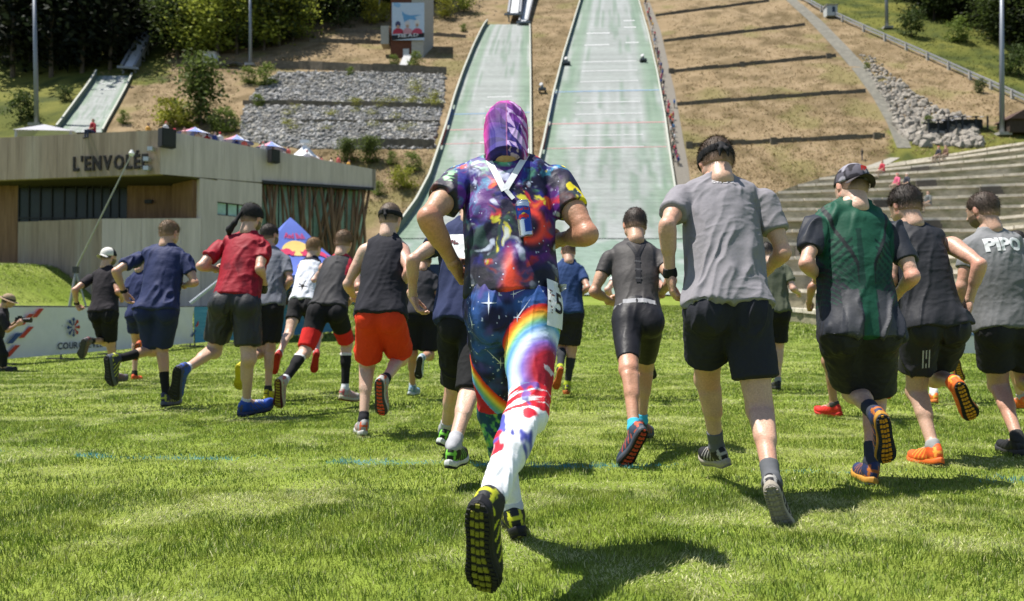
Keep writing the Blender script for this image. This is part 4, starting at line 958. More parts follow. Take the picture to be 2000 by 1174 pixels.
RUN.append(dict(id='bluefar', label='distant runner in navy tee with white sleeve stripe and dark knee socks', d=9.2, H=1.76, w=1.0, lean=.12, skin=(.45, .27, .19),
  J=dict(hc=(1110, 492), n=(1110, 516), sL=(1087, 531), sR=(1134, 531), eL=(1074, 562), wL=(1085, 575), eR=(1148, 562), wR=(1134, 576), pL=(1095, 614), pR=(1124, 614), kL=(1098, 678), aL=(1094, 722), tL=(1088, 752), kR=(1117, 684), aR=(1108, 752), tR=(1107, 768)),
  sg=dict(kL=1, aL=-1, tL=0, kR=1, aR='g', tR='f'), top=dict(col=(.020, .045, .13), sleeve=.55, hem=.0, loose=.022), bottom=dict(col=(.019, .019, .022), hem=.80, loose=.024), sock=(.80, (.03, .033, .04), [(.0, .14, (.35, .42, .03))]),
  shoes=((.02, .02, .02), (.4, .45, .03), (.35, .10, .02), (.40, .09, .02), (.45, .10, .02)), hair=CROP, hairc=(.09, .05, .03)))
RUN.append(dict(id='whitebehind', vox=.0115, label='runner in pale tee almost hidden behind the man with the back strap', d=9.0, H=1.76, w=1.0, lean=.15, skin=(.5, .33, .25),
  J=dict(hc=(1240, 496), n=(1240, 520), sL=(1213, 534), sR=(1268, 534), eL=(1186, 566), wL=(1196, 585), eR=(1296, 562), wR=(1286, 582), pL=(1226, 616), pR=(1256, 616), kL=(1230, 686), aL=(1236, 752), tL=(1237, 770), kR=(1258, 690), aR=(1268, 700), tR=(1272, 728)),
  sg=dict(kL=1, aL='g', tL='f', kR=1, aR=-1, tR=0), top=dict(col=(.62, .64, .66), sleeve=.55, hem=.0, loose=.02), bottom=dict(col=(.019, .019, .022), hem=.80, loose=.02), sock=(.1, (.3, .3, .3)), shoes=SH_BLACK, hair=CROP, hairc=(.03, .02, .015)))
RUN.append(dict(id='olive', vox=.0115, label='runner in olive tee glimpsed past the grey tee man beside the stands', d=9.9, H=1.78, w=1.05, lean=.12, skin=(.50, .33, .25),
  J=dict(hc=(1497, 494), n=(1504, 514), sL=(1480, 528), sR=(1534, 528), eL=(1470, 560), wL=(1482, 575), eR=(1549, 564), wR=(1560, 572), pL=(1500, 612), pR=(1528, 612), kL=(1498, 676), aL=(1490, 720), tL=(1486, 750), kR=(1521, 678), aR=(1519, 744), tR=(1520, 758)),
  sg=dict(kL=1, aL=-1, tL=0, kR=1, aR='g', tR='f'), top=dict(col=(.085, .095, .065), sleeve=.6, hem=.02, loose=.03), bottom=dict(col=(.012, .012, .013), hem=.80, loose=.02), sock=(.1, (.25, .25, .25)), shoes=SH_BLACK, hair=MIDH, hairc=(.02, .015, .012)))
RUN.append(dict(id='redshoes', vox=.0115, label='runner with red shoes and dark legs hidden behind the green jersey', d=7.2, H=1.78, w=1.0, lean=.15, skin=(.33, .19, .12),
  J=dict(hc=(1668, 470), n=(1662, 500), sL=(1626, 514), sR=(1696, 514), eL=(1586, 560), wL=(1580, 592), eR=(1724, 560), wR=(1712, 585), pL=(1642, 618), pR=(1682, 618), kL=(1618, 706), aL=(1628, 790), tL=(1612, 814), kR=(1700, 712), aR=(1724, 726), tR=(1733, 778)),
  sg=dict(kL=1, aL='g', tL='f', kR=1, aR=-1, tR=0), top=dict(col=(.03, .04, .10), sleeve=.5, hem=.0, loose=.02), bottom=dict(col=(.015, .018, .035), hem=.72, loose=.02), sock=(.06, (.05, .05, .05)),
  shoes=((.55, .02, .015), (.6, .05, .03), (.5, .03, .02), (.42, .015, .012), (.5, .02, .015)), hair=CROP, hairc=(.015, .012, .01)))
RUN.append(dict(id='behind_sl', vox=.0115, label='runner with white socks and orange shoes hidden behind the black sleeveless top', d=8.6, H=1.78, w=1.0, lean=.15, skin=(.48, .31, .22),
  J=dict(hc=(1815, 486), n=(1815, 512), sL=(1786, 526), sR=(1846, 526), eL=(1780, 565), wL=(1792, 585), eR=(1852, 565), wR=(1842, 585), pL=(1805, 616), pR=(1840, 616), kL=(1816, 692), aL=(1824, 768), tL=(1826, 784), kR=(1846, 694), aR=(1864, 704), tR=(1874, 742)),
  sg=dict(kL=1, aL='g', tL='f', kR=1, aR=-1, tR=0), top=dict(col=(.05, .05, .06), sleeve=.5, hem=.0, loose=.02), bottom=dict(col=(.019, .019, .022), hem=.75, loose=.02), sock=(.14, (.65, .65, .65)),
  shoes=((.6, .12, .02), (.7, .4, .05), (.5, .15, .03), (.05, .04, .02), (.5, .28, .03)), hair=CROP, hairc=(.02, .015, .012)))
RUN.append(dict(id='edge', vox=.0115, label='runner with orange shoes hidden behind the PIPO tee at the right edge', d=7.6, H=1.78, w=1.0, lean=.15, skin=(.5, .32, .23),
  J=dict(hc=(1982, 476), n=(1982, 502), sL=(1952, 516), sR=(2018, 516), eL=(1945, 560), wL=(1955, 580), eR=(2030, 560), wR=(2020, 580), pL=(1968, 616), pR=(2006, 616), kL=(1972, 702), aL=(1994, 776), tL=(2002, 792), kR=(2010, 700), aR=(2030, 720), tR=(2040, 770)),
  sg=dict(kL=1, aL='g', tL='f', kR=1, aR=-1, tR=0), top=dict(col=(.06, .06, .07), sleeve=.5, hem=.0, loose=.02), bottom=dict(col=(.019, .019, .022), hem=.75, loose=.02), sock=(.1, (.3, .3, .3)),
  shoes=((.6, .10, .02), (.6, .2, .05), (.5, .1, .02), (.05, .04, .02), (.5, .1, .03)), hair=CROP, hairc=(.02, .015, .012)))
# the photographer crouched at the left edge, in profile, camera raised
RUN.append(dict(id='photographer', name='person', group=None, label='crouching photographer in dark clothes and tan hat at the left edge, camera raised', d=14., H=1.75, w=1.05, lean=-.02, skin=(.42, .26, .18), yaw=0, nod=.1,
  J=dict(hc=(17, 588), n=(4, 606), sL=(6, 614), sR=(3, 616), eL=(16, 642), wL=(32, 628), eR=(14, 646), wR=(34, 634), pL=(-10, 655), pR=(-12, 656), kL=(2, 690), aL=(-2, 716), tL=(18, 722), kR=(6, 692), aR=(8, 717), tR=(30, 723)),
  sg=dict(sL=.19, sR=-.17, pL=.09, pR=-.09, hc=.0, eL=0, wL=0, eR=0, wR=0, kL=0, aL=0, tL=0, kR=0, aR=0, tR=0),
  top=dict(name='jacket', col=(.022, .020, .024), sleeve=.95, hem=-.02, loose=.03), bottom=dict(name='trousers', full=True, col=(.012, .012, .013), hem=.97, inf=.016, loose=0, amp=.006), shoes=SH_BLACK, hair=CROP, hairc=(.04, .03, .02)))
OUT = {}
def build_people(only=None):
    for S in RUN:
        if only and S['id'] not in only: continue
        OUT[S['id']] = person(S)
    return OUT
# ------------------------------------------------------------------ what single runners wear or carry besides
def dress():
    M = OUT.get('main')
    if M:
        def pat(V):
            a = V[:, 0]*30+V[:, 1]*12; b = V[:, 2]*26; ia = np.floor(a+b*.5); ib = np.floor(b); fa = (a+b*.5)-ia; fb = b-ib; tri = (fa+fb > 1).astype(int)
            h = hash2(ia*2+tri, ib, 3); z = V[:, 2]+.02*(h-.5)
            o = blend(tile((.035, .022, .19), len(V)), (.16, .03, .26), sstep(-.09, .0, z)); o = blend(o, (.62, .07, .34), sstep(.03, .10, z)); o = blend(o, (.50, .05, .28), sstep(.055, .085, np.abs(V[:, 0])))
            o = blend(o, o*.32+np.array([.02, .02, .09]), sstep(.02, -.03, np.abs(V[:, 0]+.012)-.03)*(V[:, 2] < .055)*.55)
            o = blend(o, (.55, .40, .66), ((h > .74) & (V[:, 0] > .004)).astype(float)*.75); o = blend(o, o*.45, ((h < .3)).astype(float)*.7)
            o = np.where((np.abs(V[:, 0]-.006) < .0022)[:, None], tile((.25, .08, .22), len(V)), o); return o
        nape = [capsule((0, -.034, -.02), (0, -.054, -.25), .067, .066, .03), capsule((-.022, -.01, -.03), (-.020, -.034, -.25), .050, .048, .03), capsule((.022, -.01, -.03), (.020, -.034, -.25), .050, .048, .03)]
        hm_ = M['hm']; nl = (M['P']['n']-M['hc'])@np.linalg.inv(hm_); nape.append(capsule((0, -.03, -.05), nl*1.35+np.array([0, -.012, -.01]), .070, .074, .03)); nape.append(capsule((0, -.03, -.05), nl*1.3+np.array([0, -.03, 0]), .068, .066, .03))
        cut = [(np.array([0, .075, 0]), np.array([0, 1., .0]))]
        lowc = nl*1.10; nape = [p.mod(.003, [(lowc, nrm(nl))]) for p in nape]
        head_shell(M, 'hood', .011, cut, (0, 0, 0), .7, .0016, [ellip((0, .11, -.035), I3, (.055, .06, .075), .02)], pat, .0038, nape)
        # lanyard: white strap in a V down the back, and the can that hangs from it
        o, V, Q = M['shirt']; bv = BVHTree.FromPolygons([tuple(v) for v in V], [tuple(map(int, q)) for q in Q]); fr = M['fr']
        def on_back(px, py, lift=.006):
            r = ray(px, py); h = bv.ray_cast(Vector(_C), Vector(nrm(r)), 9); return np.array(h[0])-nrm(r)*lift if h[0] is not None else at(px, py, 3.1)
        def strap(name, pts, wd, color):
            P3 = [on_back(*p) for p in pts]; m = MB(); G = []
            for i, p in enumerate(P3):
                t = nrm(P3[min(i+1, len(P3)-1)]-P3[max(0, i-1)]); sd = nrm(np.cross(t, [0, -1, .3])); G.append([p-sd*wd/2, p+sd*wd/2])
            top = G; bot = [[q+np.array([0, .0025, 0]) for q in g] for g in G]; m.grid(top); m.grid([g[::-1] for g in bot])
            return m.build(name, mat('lanyard_cloth', (.70, .71, .75), .7, .08, 60), M['root'])
        def line(a, b, n=12): return [(a[0]+(b[0]-a[0])*i/(n-1), a[1]+(b[1]-a[1])*i/(n-1)) for i in range(n)]
        strap('lanyard', line((948, 300), (985, 372)), .024, 0); strap('lanyard', line((1033, 294), (988, 368)), .024, 0); strap('lanyard', line((984, 366), (1003, 388), 6), .016, 0)
        c = on_back(1024, 428, .036); axu = nrm(np.array([-.12, .06, 1.0])); can = empty('drink_can', c-axu*.068); tag(can, 'small blue and silver drink can hanging on the galaxy-shirt runner\'s back', 'can')
        x = nrm(np.cross([0, 1, 0], axu)); y = np.cross(axu, x)
        def lathe(name, prof, m, par, n=28):
            Vv = []; Ff = []
            for (r, z) in prof:
                for k in range(n): a = 2*math.pi*k/n; Vv.append(c+x*r*math.cos(a)+y*r*math.sin(a)+axu*z)
            for i in range(len(prof)-1):
                for k in range(n): Ff.append((i*n+k, i*n+(k+1) % n, (i+1)*n+(k+1) % n, (i+1)*n+k))
            b = MB(); b.add(Vv, Ff); return b.build(name, m, par, True)
        blue = mat('can_blue', (.015, .05, .33), .25, .05, 20, spec=.6, metal=.35); sil = mat('can_silver', (.62, .63, .66), .22, .05, 20, metal=.85)
        lathe('can_body', [(.0265, -.062), (.0265, .058)], sil, can); lathe('can_rim', [(.0, -.066), (.020, -.066), (.0265, -.060)], sil, can); lathe('can_lid', [(.0265, .058), (.022, .066), (.023, .068), (.0215, .0685), (.021, .066), (0, .066)], sil, can)
        # blue panels: upper band and lower right quarter
        def panel(name, a0, a1, z0, z1, m, skew=0.):
            G = [[c+(x*math.cos(a)+y*math.sin(a))*.0270+axu*(z+skew*(a-a0)) for a in np.linspace(a0, a1, 14)] for z in np.linspace(z0, z1, 4)]
            b = MB(); b.grid(G); return b.build(name, m, can, True)
        front = math.atan2(-(nrm(_C-c)@y)*-1, nrm(_C-c)@x); fa = math.atan2(nrm(_C-c)@y, nrm(_C-c)@x)
        panel('can_panel', fa-1.5, fa+3.2, .002, .052, blue, -.004); panel('can_panel', fa-.05, fa+1.6, -.052, -.006, blue, .003)
        redp = mat('can_red', (.55, .02, .03), .4, .05, 20); yel = mat('can_yellow', (.8, .55, .05), .4, .05, 20)
        def stick(name, V2, F, m, rad=.0276, z0=0.):
            Vv = [c+(x*math.cos(fa+u/rad)+y*math.sin(fa+u/rad))*rad+axu*(z0+v) for (u, v) in V2]; b = MB(); b.add(Vv, F); return b.build(name, m, can)
        V2, F2 = text_points('Red Bull', .0135, .0004); V2 = V2[:, :2]; stick('can_lettering', [(u, v) for u, v in V2], F2, redp, z0=.030)
        V2, F2 = bull_shape(.042); stick('can_emblem', V2, F2, redp, .0279, .006); stick('can_sun', [(.009*math.cos(a), .009*math.sin(a)) for a in np.arange(12)*math.pi/6], [tuple(range(12))], yel, .0275, .012)
        b = bib(M, 'shorts', at(1078, 595, 2.95), (1, 0, -.25), (.15, 0, 1), (-.25, .97, 0), .085, .17, '5', .022)
        for (sx, sy, r0, tail) in [(955, 592, .034, None), (1010, 620, .016, (.05, .07)), (977, 712, .018, (-.055, .055)), (922, 634, .014, (-.012, .05)), (1003, 575, .014, (.05, .022))]:
            pts = [((r0 if k % 2 == 0 else r0*.16)*math.cos(k*math.pi/4)*(1.35 if k in (2, 6) else 1)*(.9), (r0 if k % 2 == 0 else r0*.16)*math.sin(k*math.pi/4)*(1.3 if k % 4 == 2 else .9)) for k in range(8)]; F = [tuple(range(8))]
            if tail: pts += [(-tail[1]*.03, tail[0]*.03), (tail[1]*.03, -tail[0]*.03), (tail[0], tail[1])]; F.append((8, 9, 10))
            V2, F2 = gridded(pts, F, .012); q0 = at(sx, sy, 2.9); project(M, 'shorts', V2, F2, q0, (1, 0, 0), (0, 0, 1), (0, 1, 0), .002, 'star_print', (.62, .66, .78))
        project(M, 'shirt', [(-.15, -.004), (.10, .008), (.10, .014), (-.15, .002)], [(0, 1, 2, 3)], at(1000, 556, 2.9), (1, 0, 0), (0, 0, 1), (0, 1, 0), .003, 'reflective_stripe', (.6, .55, .5))
    B = OUT.get('bibman')
    if B: bib(B, 'shirt', at(903, 482, 4.7), (1, 0, 0), (0, 0, 1), (0, 1, 0), .19, .17, '5', .008)
    if OUT.get('pipo'):
        o = OUT['pipo']; V, F = text_points('PIPO', .125, .006); V, F = gridded(V[:, :2], F)
        project(o, 'shirt', V, F, o['tp'](.80)+o['rt']*.012-o['up']*.0, o['rt'], o['up'], o['mf'], .004, 'lettering', (.62, .63, .64))
    if OUT.get('grey'):
        o = OUT['grey']; headband(o, (.012, .012, .014), -.004, .038, True, 2, 'bandana')
        V, F = text_points('SWEAR', .036, .001); V, F = gridded(V[:, :2], F); project(o, 'shirt', V, F, o['tp'](.93), o['rt'], o['up'], o['mf'], .004, 'lettering', (.42, .41, .42))
    if OUT.get('orange'): headband(OUT['orange'], (.012, .012, .014), .012, .048, True, 1)
    if OUT.get('red'):
        o = OUT['red']; head_shell(o, 'headscarf', .0165, [(np.array([0, 0, .075]), nrm([0, .45, 1])), (np.array([0, 0, .002]), nrm([0, .25, -1]))], (.014, .014, .016))
        pr = [capsule((-.02, -.118, .02), (-.055, -.150, -.10), .014, .020, .02), capsule((-.055, -.150, -.10), (-.105, -.145, -.155), .022, .030, .02), capsule((-.105, -.145, -.155), (-.145, -.10, -.185), .026, .016, .02)]
        V, Q = net(pr, .006); o['head_obj']('scarf_tail', V, Q, tile((.014, .014, .016), len(V)), cloth_mat('a', .85))
    if OUT.get('green'):
        def camo(V): return blend(blend(tile((.085, .08, .10), len(V)), (.022, .02, .026), sstep(.46, .53, fbm(V*26, 2, 4))), (.26, .25, .29), sstep(.62, .68, fbm(V*22+5, 2, 6)))
        o = OUT['green']; cap(o, (.035, .033, .036), camo, (.07, .062, .065))
        V, F = text_points('FP', .034, .003); X = np.array([(v[0], -.128+.04*abs(v[0]), v[1]+.045) for v in V])
        hm = o['hm']; W = X@hm+o['hc']-o['base']; me = bpy.data.meshes.new('cap_emblem'); me.from_pydata([tuple(q) for q in W], [], F); link_mesh('cap_emblem', me, o['root'], mat('emblem_red', (.42, .02, .015), .7, .05, 20))
    if OUT.get('photographer'):
        o = OUT['photographer']; head_shell(o, 'hat', .014, [(np.array([0, 0, .030]), np.array([0, 0, -1.]))], (.30, .22, .14)); m = MB(); G = [[(math.cos(a)*(.085+.07*r), -.01+math.sin(a)*(.105+.07*r), .034-.014*r) for a in np.linspace(0, 2*math.pi, 25)] for r in (0, .5, 1)]; m.grid(G); V = np.array(m.v); o['head_obj']('hat_brim', V, np.array(m.f), tile((.26, .19, .12), len(V)), cloth_mat('a', .85))
        headband(o, (.02, .018, .016), .036, .058, nm='hat_ribbon', thick=.018)
        c = (o['P']['wL']+o['P']['wR'])/2+np.array([.05, 0, .05]); r = empty('camera_device', c); r.name = 'photo_camera'; tag(r, 'black photo camera with long lens held by the photographer at the left edge', 'camera'); bm_ = mat('camera_black', (.012, .012, .013), .4, .1, 10.)
        m = MB(); m.box(c, (.08, .14, .10)); m.build('camera_body', bm_, r); m = MB(); m.tube([c+[.04, 0, 0], c+[.12, 0, .0], c+[.20, 0, 0]], [.035, .04, .045], 14); m.build('lens', bm_, r); m = MB(); m.box(c+[0, 0, .062], (.05, .05, .03)); m.build('viewfinder', bm_, r)
    if OUT.get('blackcap'): cap(OUT['blackcap'], (.02, .02, .022), (.62, .60, .56), (.60, .58, .55))
    if OUT.get('braces'):
        o = OUT['braces']
        def strip(name, pts, wd, color, n=10):
            for a, b in zip(pts[:-1], pts[1:]):
                a = np.array(a, float); b = np.array(b, float); t = nrm(np.append(b-a, 0))[:2]; sd = np.array([-t[1], t[0]])*wd/2; uv = []; F = []
                for i in range(n):
                    p = a+(b-a)*i/(n-1); uv += [tuple(p-sd), tuple(p+sd)]
                F = [(2*i, 2*i+1, 2*i+3, 2*i+2) for i in range(n-1)]
                project(o, 'shirt', uv, F, o['tp'](0), o['rt'], o['up'], o['mf'], .005, name, color)
        T = o['T']; strip('back_strap', [(.0, .42*T), (.0, .78*T)], .034, (.014, .014, .018)); strip('back_strap', [(.0, .76*T), (-.060, .98*T)], .024, (.014, .014, .018)); strip('back_strap', [(.0, .76*T), (.060, .98*T)], .024, (.014, .014, .018))
        for z in (.47, .58, .69): strip('strap_buckle', [(-.024, z*T), (.024, z*T)], .014, (.06, .06, .065), 4)
        strip('waist_strap', [(-.11, .18*T), (.11, .18*T)], .035, (.33, .33, .35), 14)
    if OUT.get('sleeveless'):
        o = OUT['sleeveless']
        for i in range(3):
            a = o['P']['pL']; d = o['P']['kL']-a; c0 = a+d*.42
            project(o, 'shorts', [(i*.018-.03, 0), (i*.018-.022, 0), (i*.018-.012, -.10), (i*.018-.02, -.10)], [(0, 1, 2, 3)], c0, o['rt'], o['up'], o['mf'], .006, 'side_stripe', (.35, .35, .36))
def bull_shape(w_):
    """a charging bull's outline, head low on the right"""
    pts = [(-.50, -.02), (-.46, .10), (-.36, .18), (-.20, .20), (-.02, .17), (.14, .26), (.28, .22), (.38, .10), (.46, .10), (.50, .16), (.49, .04), (.44, -.04), (.46, -.12), (.36, -.14), (.28, -.06), (.20, -.10), (.24, -.22), (.16, -.24), (.10, -.12), (-.08, -.08), (-.20, -.06), (-.30, -.12), (-.36, -.26), (-.46, -.26), (-.40, -.14), (-.44, -.04), (-.56, -.16), (-.58, -.10)]
    V = [(x*w_, y*w_) for x, y in pts]
    bm = bmesh.new(); f = bm.faces.new([bm.verts.new((x, y, 0)) for x, y in V]); bmesh.ops.triangulate(bm, faces=[f]); bm.verts.index_update()
    F = [tuple(v.index for v in q.verts) for q in bm.faces]; bm.free(); return V, F
# ------------------------------------------------------------------ terrain
def px_of(P):
    q = np.asarray(P)-_C; f = q@_F; f = np.where(f < .1, .1, f); return 1000+KPX*q[..., 0]/f, 587-KPX*(q@_U)/f
GRASS_A, GRASS_B = np.array((.130, .180, .024)), np.array((.175, .215, .042))
def build_terrain():
    ys = np.concatenate([np.arange(-14, 24, 1.), np.arange(24, 100, 2.), np.arange(100, 270, 1.5), np.arange(270, 460, 6.)])
    xs = np.concatenate([np.arange(-330, -150, 8.), np.arange(-150, 190, 1.6), np.arange(190, 340, 8.)])
    X, Y = np.meshgrid(xs, ys); Z = height(X, Y); V = np.stack([X, Y, Z], -1).reshape(-1, 3); nr, nc = X.shape
    i = np.arange((nr-1)*(nc-1)); r = i//(nc-1); c = i % (nc-1); Q = np.stack([r*nc+c, r*nc+c+1, (r+1)*nc+c+1, (r+1)*nc+c], 1)
    x, y, z = V.T; px, py = px_of(V); n1 = fbm(V*.09, 4, 3); n2 = fbm(V*.35, 3, 8)
    n3 = fbm(V*np.array([.5, .9, .5]), 2, 18); dry = blend(tile((.215, .158, .090), len(V)), (.155, .115, .062), sstep(.45, .6, n1)); dry = blend(dry, (.26, .195, .118), sstep(.5, .7, n3)*.7); dry = blend(dry, (.095, .070, .034), sstep(.52, .68, n2)*.75); dry = blend(dry, (.15, .14, .05), sstep(.60, .70, fbm(V*.12+9, 3, 4))*.55)
    gr = blend(tile((.075, .086, .018), len(V)), (.125, .125, .028), sstep(.42, .6, n1)); gr = blend(gr, (.035, .048, .014), sstep(.52, .66, n2)*.8)
    field = blend(tile(GRASS_A, len(V)), GRASS_B, sstep(.42, .6, fbm(V*.5, 3, 2)))
    o = dry.copy()
    green = ((px < 245-.62*(py-60)) & (py > 0)) | ((px < 330) & (py < 165) & (py > 90)) | (py < -.0+(px-1560)*.455-4) | ((px > 1735) & (py > 252-(px-1735)*.02))
    o = np.where((green & (y > 100))[:, None], gr, o)
    o = blend(field, o, sstep(96, 104, y+3*(n2-.5))); me = mesh_np('ground', V, Q, True, o)
    m = mat('ground_cover', attr=True, rough=.95, var=.38, scale=1.1, bump=.9, bscale=2.2, spec=.1)
    tag(link_mesh('ground', me, None, m), kind='structure')
def poly(pts, n):
    """resample a pixel polyline to n points by length"""
    P = np.array(pts, float); d = np.concatenate([[0], np.cumsum(np.linalg.norm(np.diff(P, axis=0), axis=1))]); t = np.linspace(0, d[-1], n)
    return np.stack([np.interp(t, d, P[:, 0]), np.interp(t, d, P[:, 1])], 1)
def by_y(pts, yy): P = np.array(pts, float); o = np.argsort(P[:, 1]); return np.interp(yy, P[o, 1], P[o, 0])
def lay(G, lift):
    A = np.array(G, float); sh = A.shape; Q = ground_many(A[..., 0].ravel(), A[..., 1].ravel(), 60, 420)+np.array([0, 0, lift]); return Q.reshape(sh[0], sh[1], 3)
def gpoly(pts, n): P = poly(pts, n); return list(ground_many(P[:, 0], P[:, 1], 60, 420))
def ribbon(name, L, R, y0, y1, n, m, mat_, lift=.25, parent=None, kind=None):
    G = []
    for yy in np.linspace(y0, y1, n):
        a, b = by_y(L, yy), by_y(R, yy); G.append([(a+(b-a)*k/m, yy) for k in range(m+1)])
    W = lay(G, lift); b = MB(); b.grid(W)
    o = b.build(name, mat_, parent, True, kind)
    if name.endswith('_mat'):   # worn pale track down the middle, greener at the sides, lengthwise streaks
        u = np.tile(np.linspace(0, 1, m+1), n); v = np.repeat(np.linspace(0, 1, n), m+1); z0 = 0*u
        c = blend(tile((.150, .205, .155), len(u)), (.215, .235, .222), sstep(.14, .26, u)*sstep(.90, .78, u)) if name != 'outrun_mat' else tile((.165, .225, .185), len(u))
        c = blend(c, (.27, .285, .28), sstep(.52, .68, fbm2(u*26, v*7, 3, 3))*.7); c = blend(c, (.10, .16, .11), sstep(.56, .70, fbm2(u*40+4, v*9, 3, 7))*.6); c = c*(.90+.2*hash2(v*n, z0, 2))[:, None]
        ca = o.data.color_attributes.new('Col', 'FLOAT_COLOR', 'POINT'); ca.data.foreach_set('color', np.concatenate([c, np.ones((len(c), 1))], 1).astype(np.float32).ravel())
    return o, W
def wall_along(pts3, h, th, name, mat_, parent=None, lift=-.3):
    """upright wall following points on the ground"""
    m = MB(); n = len(pts3); P = [np.asarray(p, float) for p in pts3]; ring = []
    for i, p in enumerate(P):
        t = P[min(i+1, n-1)]-P[max(i-1, 0)]; s = nrm([t[1], -t[0], 0])*th/2; ring.append([p-s+[0, 0, lift], p+s+[0, 0, lift], p+s+[0, 0, h], p-s+[0, 0, h]])
    vs = [v for r in ring for v in r]; f = []
    for i in range(n-1):
        for k in range(4): f.append((i*4+k, i*4+(k+1) % 4, (i+1)*4+(k+1) % 4, (i+1)*4+k))
    f += [(3, 2, 1, 0), tuple((n-1)*4+k for k in range(4))]
    m.add(vs, f); return m.build(name, mat_, parent)
def ski_jumps():
    plas = mat('jump_mat_plastic', attr=True, rough=.8, var=.22, scale=.5, bump=.5, bscale=4., stretch=(.5, 1.6, 1.6))
    board = mat('jump_board', (.16, .19, .15), .8, .2, .6); boarddk = mat('jump_board_dark', (.06, .075, .06), .8, .2, .6); topw = mat('jump_cap_rail', (.36, .37, .32), .7, .1, 1.)
    blue = mat('board_blue', (.035, .09, .26), .6, .1, 1.); redm = mat('board_red', (.36, .07, .06), .6, .1, 1.); white = mat('line_white', (.45, .46, .46), .8, .1, 2.); pale_b = mat('line_blue', (.16, .26, .38), .8, .1, 2.); pale_r = mat('line_red', (.42, .22, .22), .8, .1, 2.)
    def jump(name, label, L, R, y0, y1, n, lines, cols, boards):
        root = empty(name, ground(*[(L[0][0]+R[0][0])/2, (y0+y1)/2], 60, 420)); tag(root, label, 'ski jump')
        ribbon('landing_mat', L, R, y0, y1, n*3, 30, plas, .35, root)
        for side, pts, hh in (('L', L, 1.7), ('R', R, .9)):
            yy = np.linspace(y0, y1, n); W = list(ground_many(by_y(pts, yy), yy, 60, 420))
            segs = []
            for (ya, yb, mm) in boards:
                k = [i for i, q in enumerate(yy) if ya-1e-6 <= q <= yb+1e-6]
                if len(k) > 1: wall_along([W[i] for i in k], hh, .22, 'side_board', mm, root)
            wall_along([w_+np.array([0, 0, hh+.004]) for w_ in W], .14, .34, 'cap_rail', topw, root, 0.)
        for (yy, a, b, mm, wd) in lines:
            la, ra = by_y(L, yy), by_y(R, yy); G = [[(la+(ra-la)*(a+(b-a)*k/6), yy-(a+(b-a)*k/6-.5)*4+e*wd) for k in range(7)] for e in (-1, 1)]
            bb = MB(); bb.grid(lay(G, .40)); bb.build('distance_line', mm, root)
        return root
    bigL = [(1140, -12), (1136, 0), (1118, 60), (1100, 120), (1080, 200), (1062, 290), (1046, 360), (1030, 420), (1018, 470)]
    bigR = [(1243, -12), (1246, 0), (1266, 70), (1284, 150), (1298, 230), (1310, 320), (1322, 400), (1340, 470)]
    ln = [(y, .22, .80, white, .6) for y in (123, 141, 162, 203, 226, 268, 291)]+[(181, .0, 1., pale_b, .7), (244, .0, 1., pale_r, .7), (292.5, .02, .98, pale_r, .5)]+[(y, .70, .86, white, .8) for y in (44, 57, 87)]+[(y, .2, .5, white, .8) for y in (90, 67)]
    bd = [(-12, 180, board), (180, 245, blue), (245, 300, redm), (300, 470, board)]
    jump('ski_jump', 'large right-hand ski jump landing slope with pale green mat and white distance lines', bigL, bigR, -12, 470, 62, ln, None, bd)
    smL = [(952, 50), (944, 60), (925, 100), (905, 150), (888, 200), (874, 250), (858, 300), (838, 360), (812, 410), (786, 446), (765, 470)]
    smR = [(1034, 50), (1035, 60), (1036, 150), (1037, 290), (1038, 400), (1024, 470)]
    ln = [(y, .42, .75, white, .8) for y in (193, 213, 234, 282, 305, 330)]+[(225, .0, 1., pale_b, .7), (256, .0, 1., pale_r, .7), (283.5, .0, .6, pale_r, .5)]
    jump('ski_jump', 'smaller ski jump landing slope just left of the large one, behind the hood', smL, smR, 50, 470, 54, ln, None, [(50, 215, board), (215, 250, blue), (250, 290, redm), (290, 470, board)])
    o, _ = ribbon('outrun_mat', [(765, 469), (700, 520), (640, 579)], [(1340, 469), (1360, 520), (1380, 579)], 468, 579, 40, 60, plas, .22, None, 'structure')
    # small practice jump on the left
    pl = [(188, 152), (170, 180), (148, 210), (122, 246), (110, 262)]; pr = [(258, 150), (244, 180), (228, 210), (208, 246), (200, 262)]
    root = jump('ski_jump', 'little practice ski jump with green mat on the far left hillside', pl, pr, 151, 262, 18, [(178, .3, .75, white, .6), (166, .2, .9, white, .5)], None, [(151, 262, board)])
    # in-runs: raised troughs on trestles
    steel = mat('inrun_steel', (.23, .24, .26), .55, .2, 2., metal=.3); trough = mat('inrun_trough', (.50, .51, .52), .5, .1, 2.)
    def inrun(label, a, b, wpx, lift0, lift1, nm='in_run'):
        P0 = ground(*a, 60, 420); P1 = ground(*b, 60, 420); w3 = wpx/KPX*np.linalg.norm(P0-_C); root = empty(nm, P0); tag(root, label, 'in-run')
        A = P0+[0, 0, lift0]; B = P1+[0, 0, lift1]; m = MB(); m.bar(A, B, w3*.55, .4); m.build('track', trough, root)
        x = nrm(np.cross(nrm(B-A), [0, 0, 1]))
        for s in (-1, 1): m = MB(); m.bar(A+x*s*w3*.42, B+x*s*w3*.42, w3*.14, 1.5); m.build('side_wall', steel, root)
        for t in np.linspace(.05, .95, 7):
            p = A+(B-A)*t
            for s in (-1, 1):
                q = p+x*s*w3*.4; gz = float(height(q[0], q[1])); m = MB(); m.bar([q[0], q[1], min(gz, q[2]-1)-.5], q, .35, .35, (0, 1, 0)); m.build('trestle_leg', steel, root)
        m = MB(); m.bar(A-x*w3*.7, A+x*w3*.7, .8, .5); m.build('takeoff_deck', steel, root)
        return root
    inrun('steel and white in-run trough above the smaller ski jump', (1004, 48), (1016, -30), 26, 3.0, 7.)
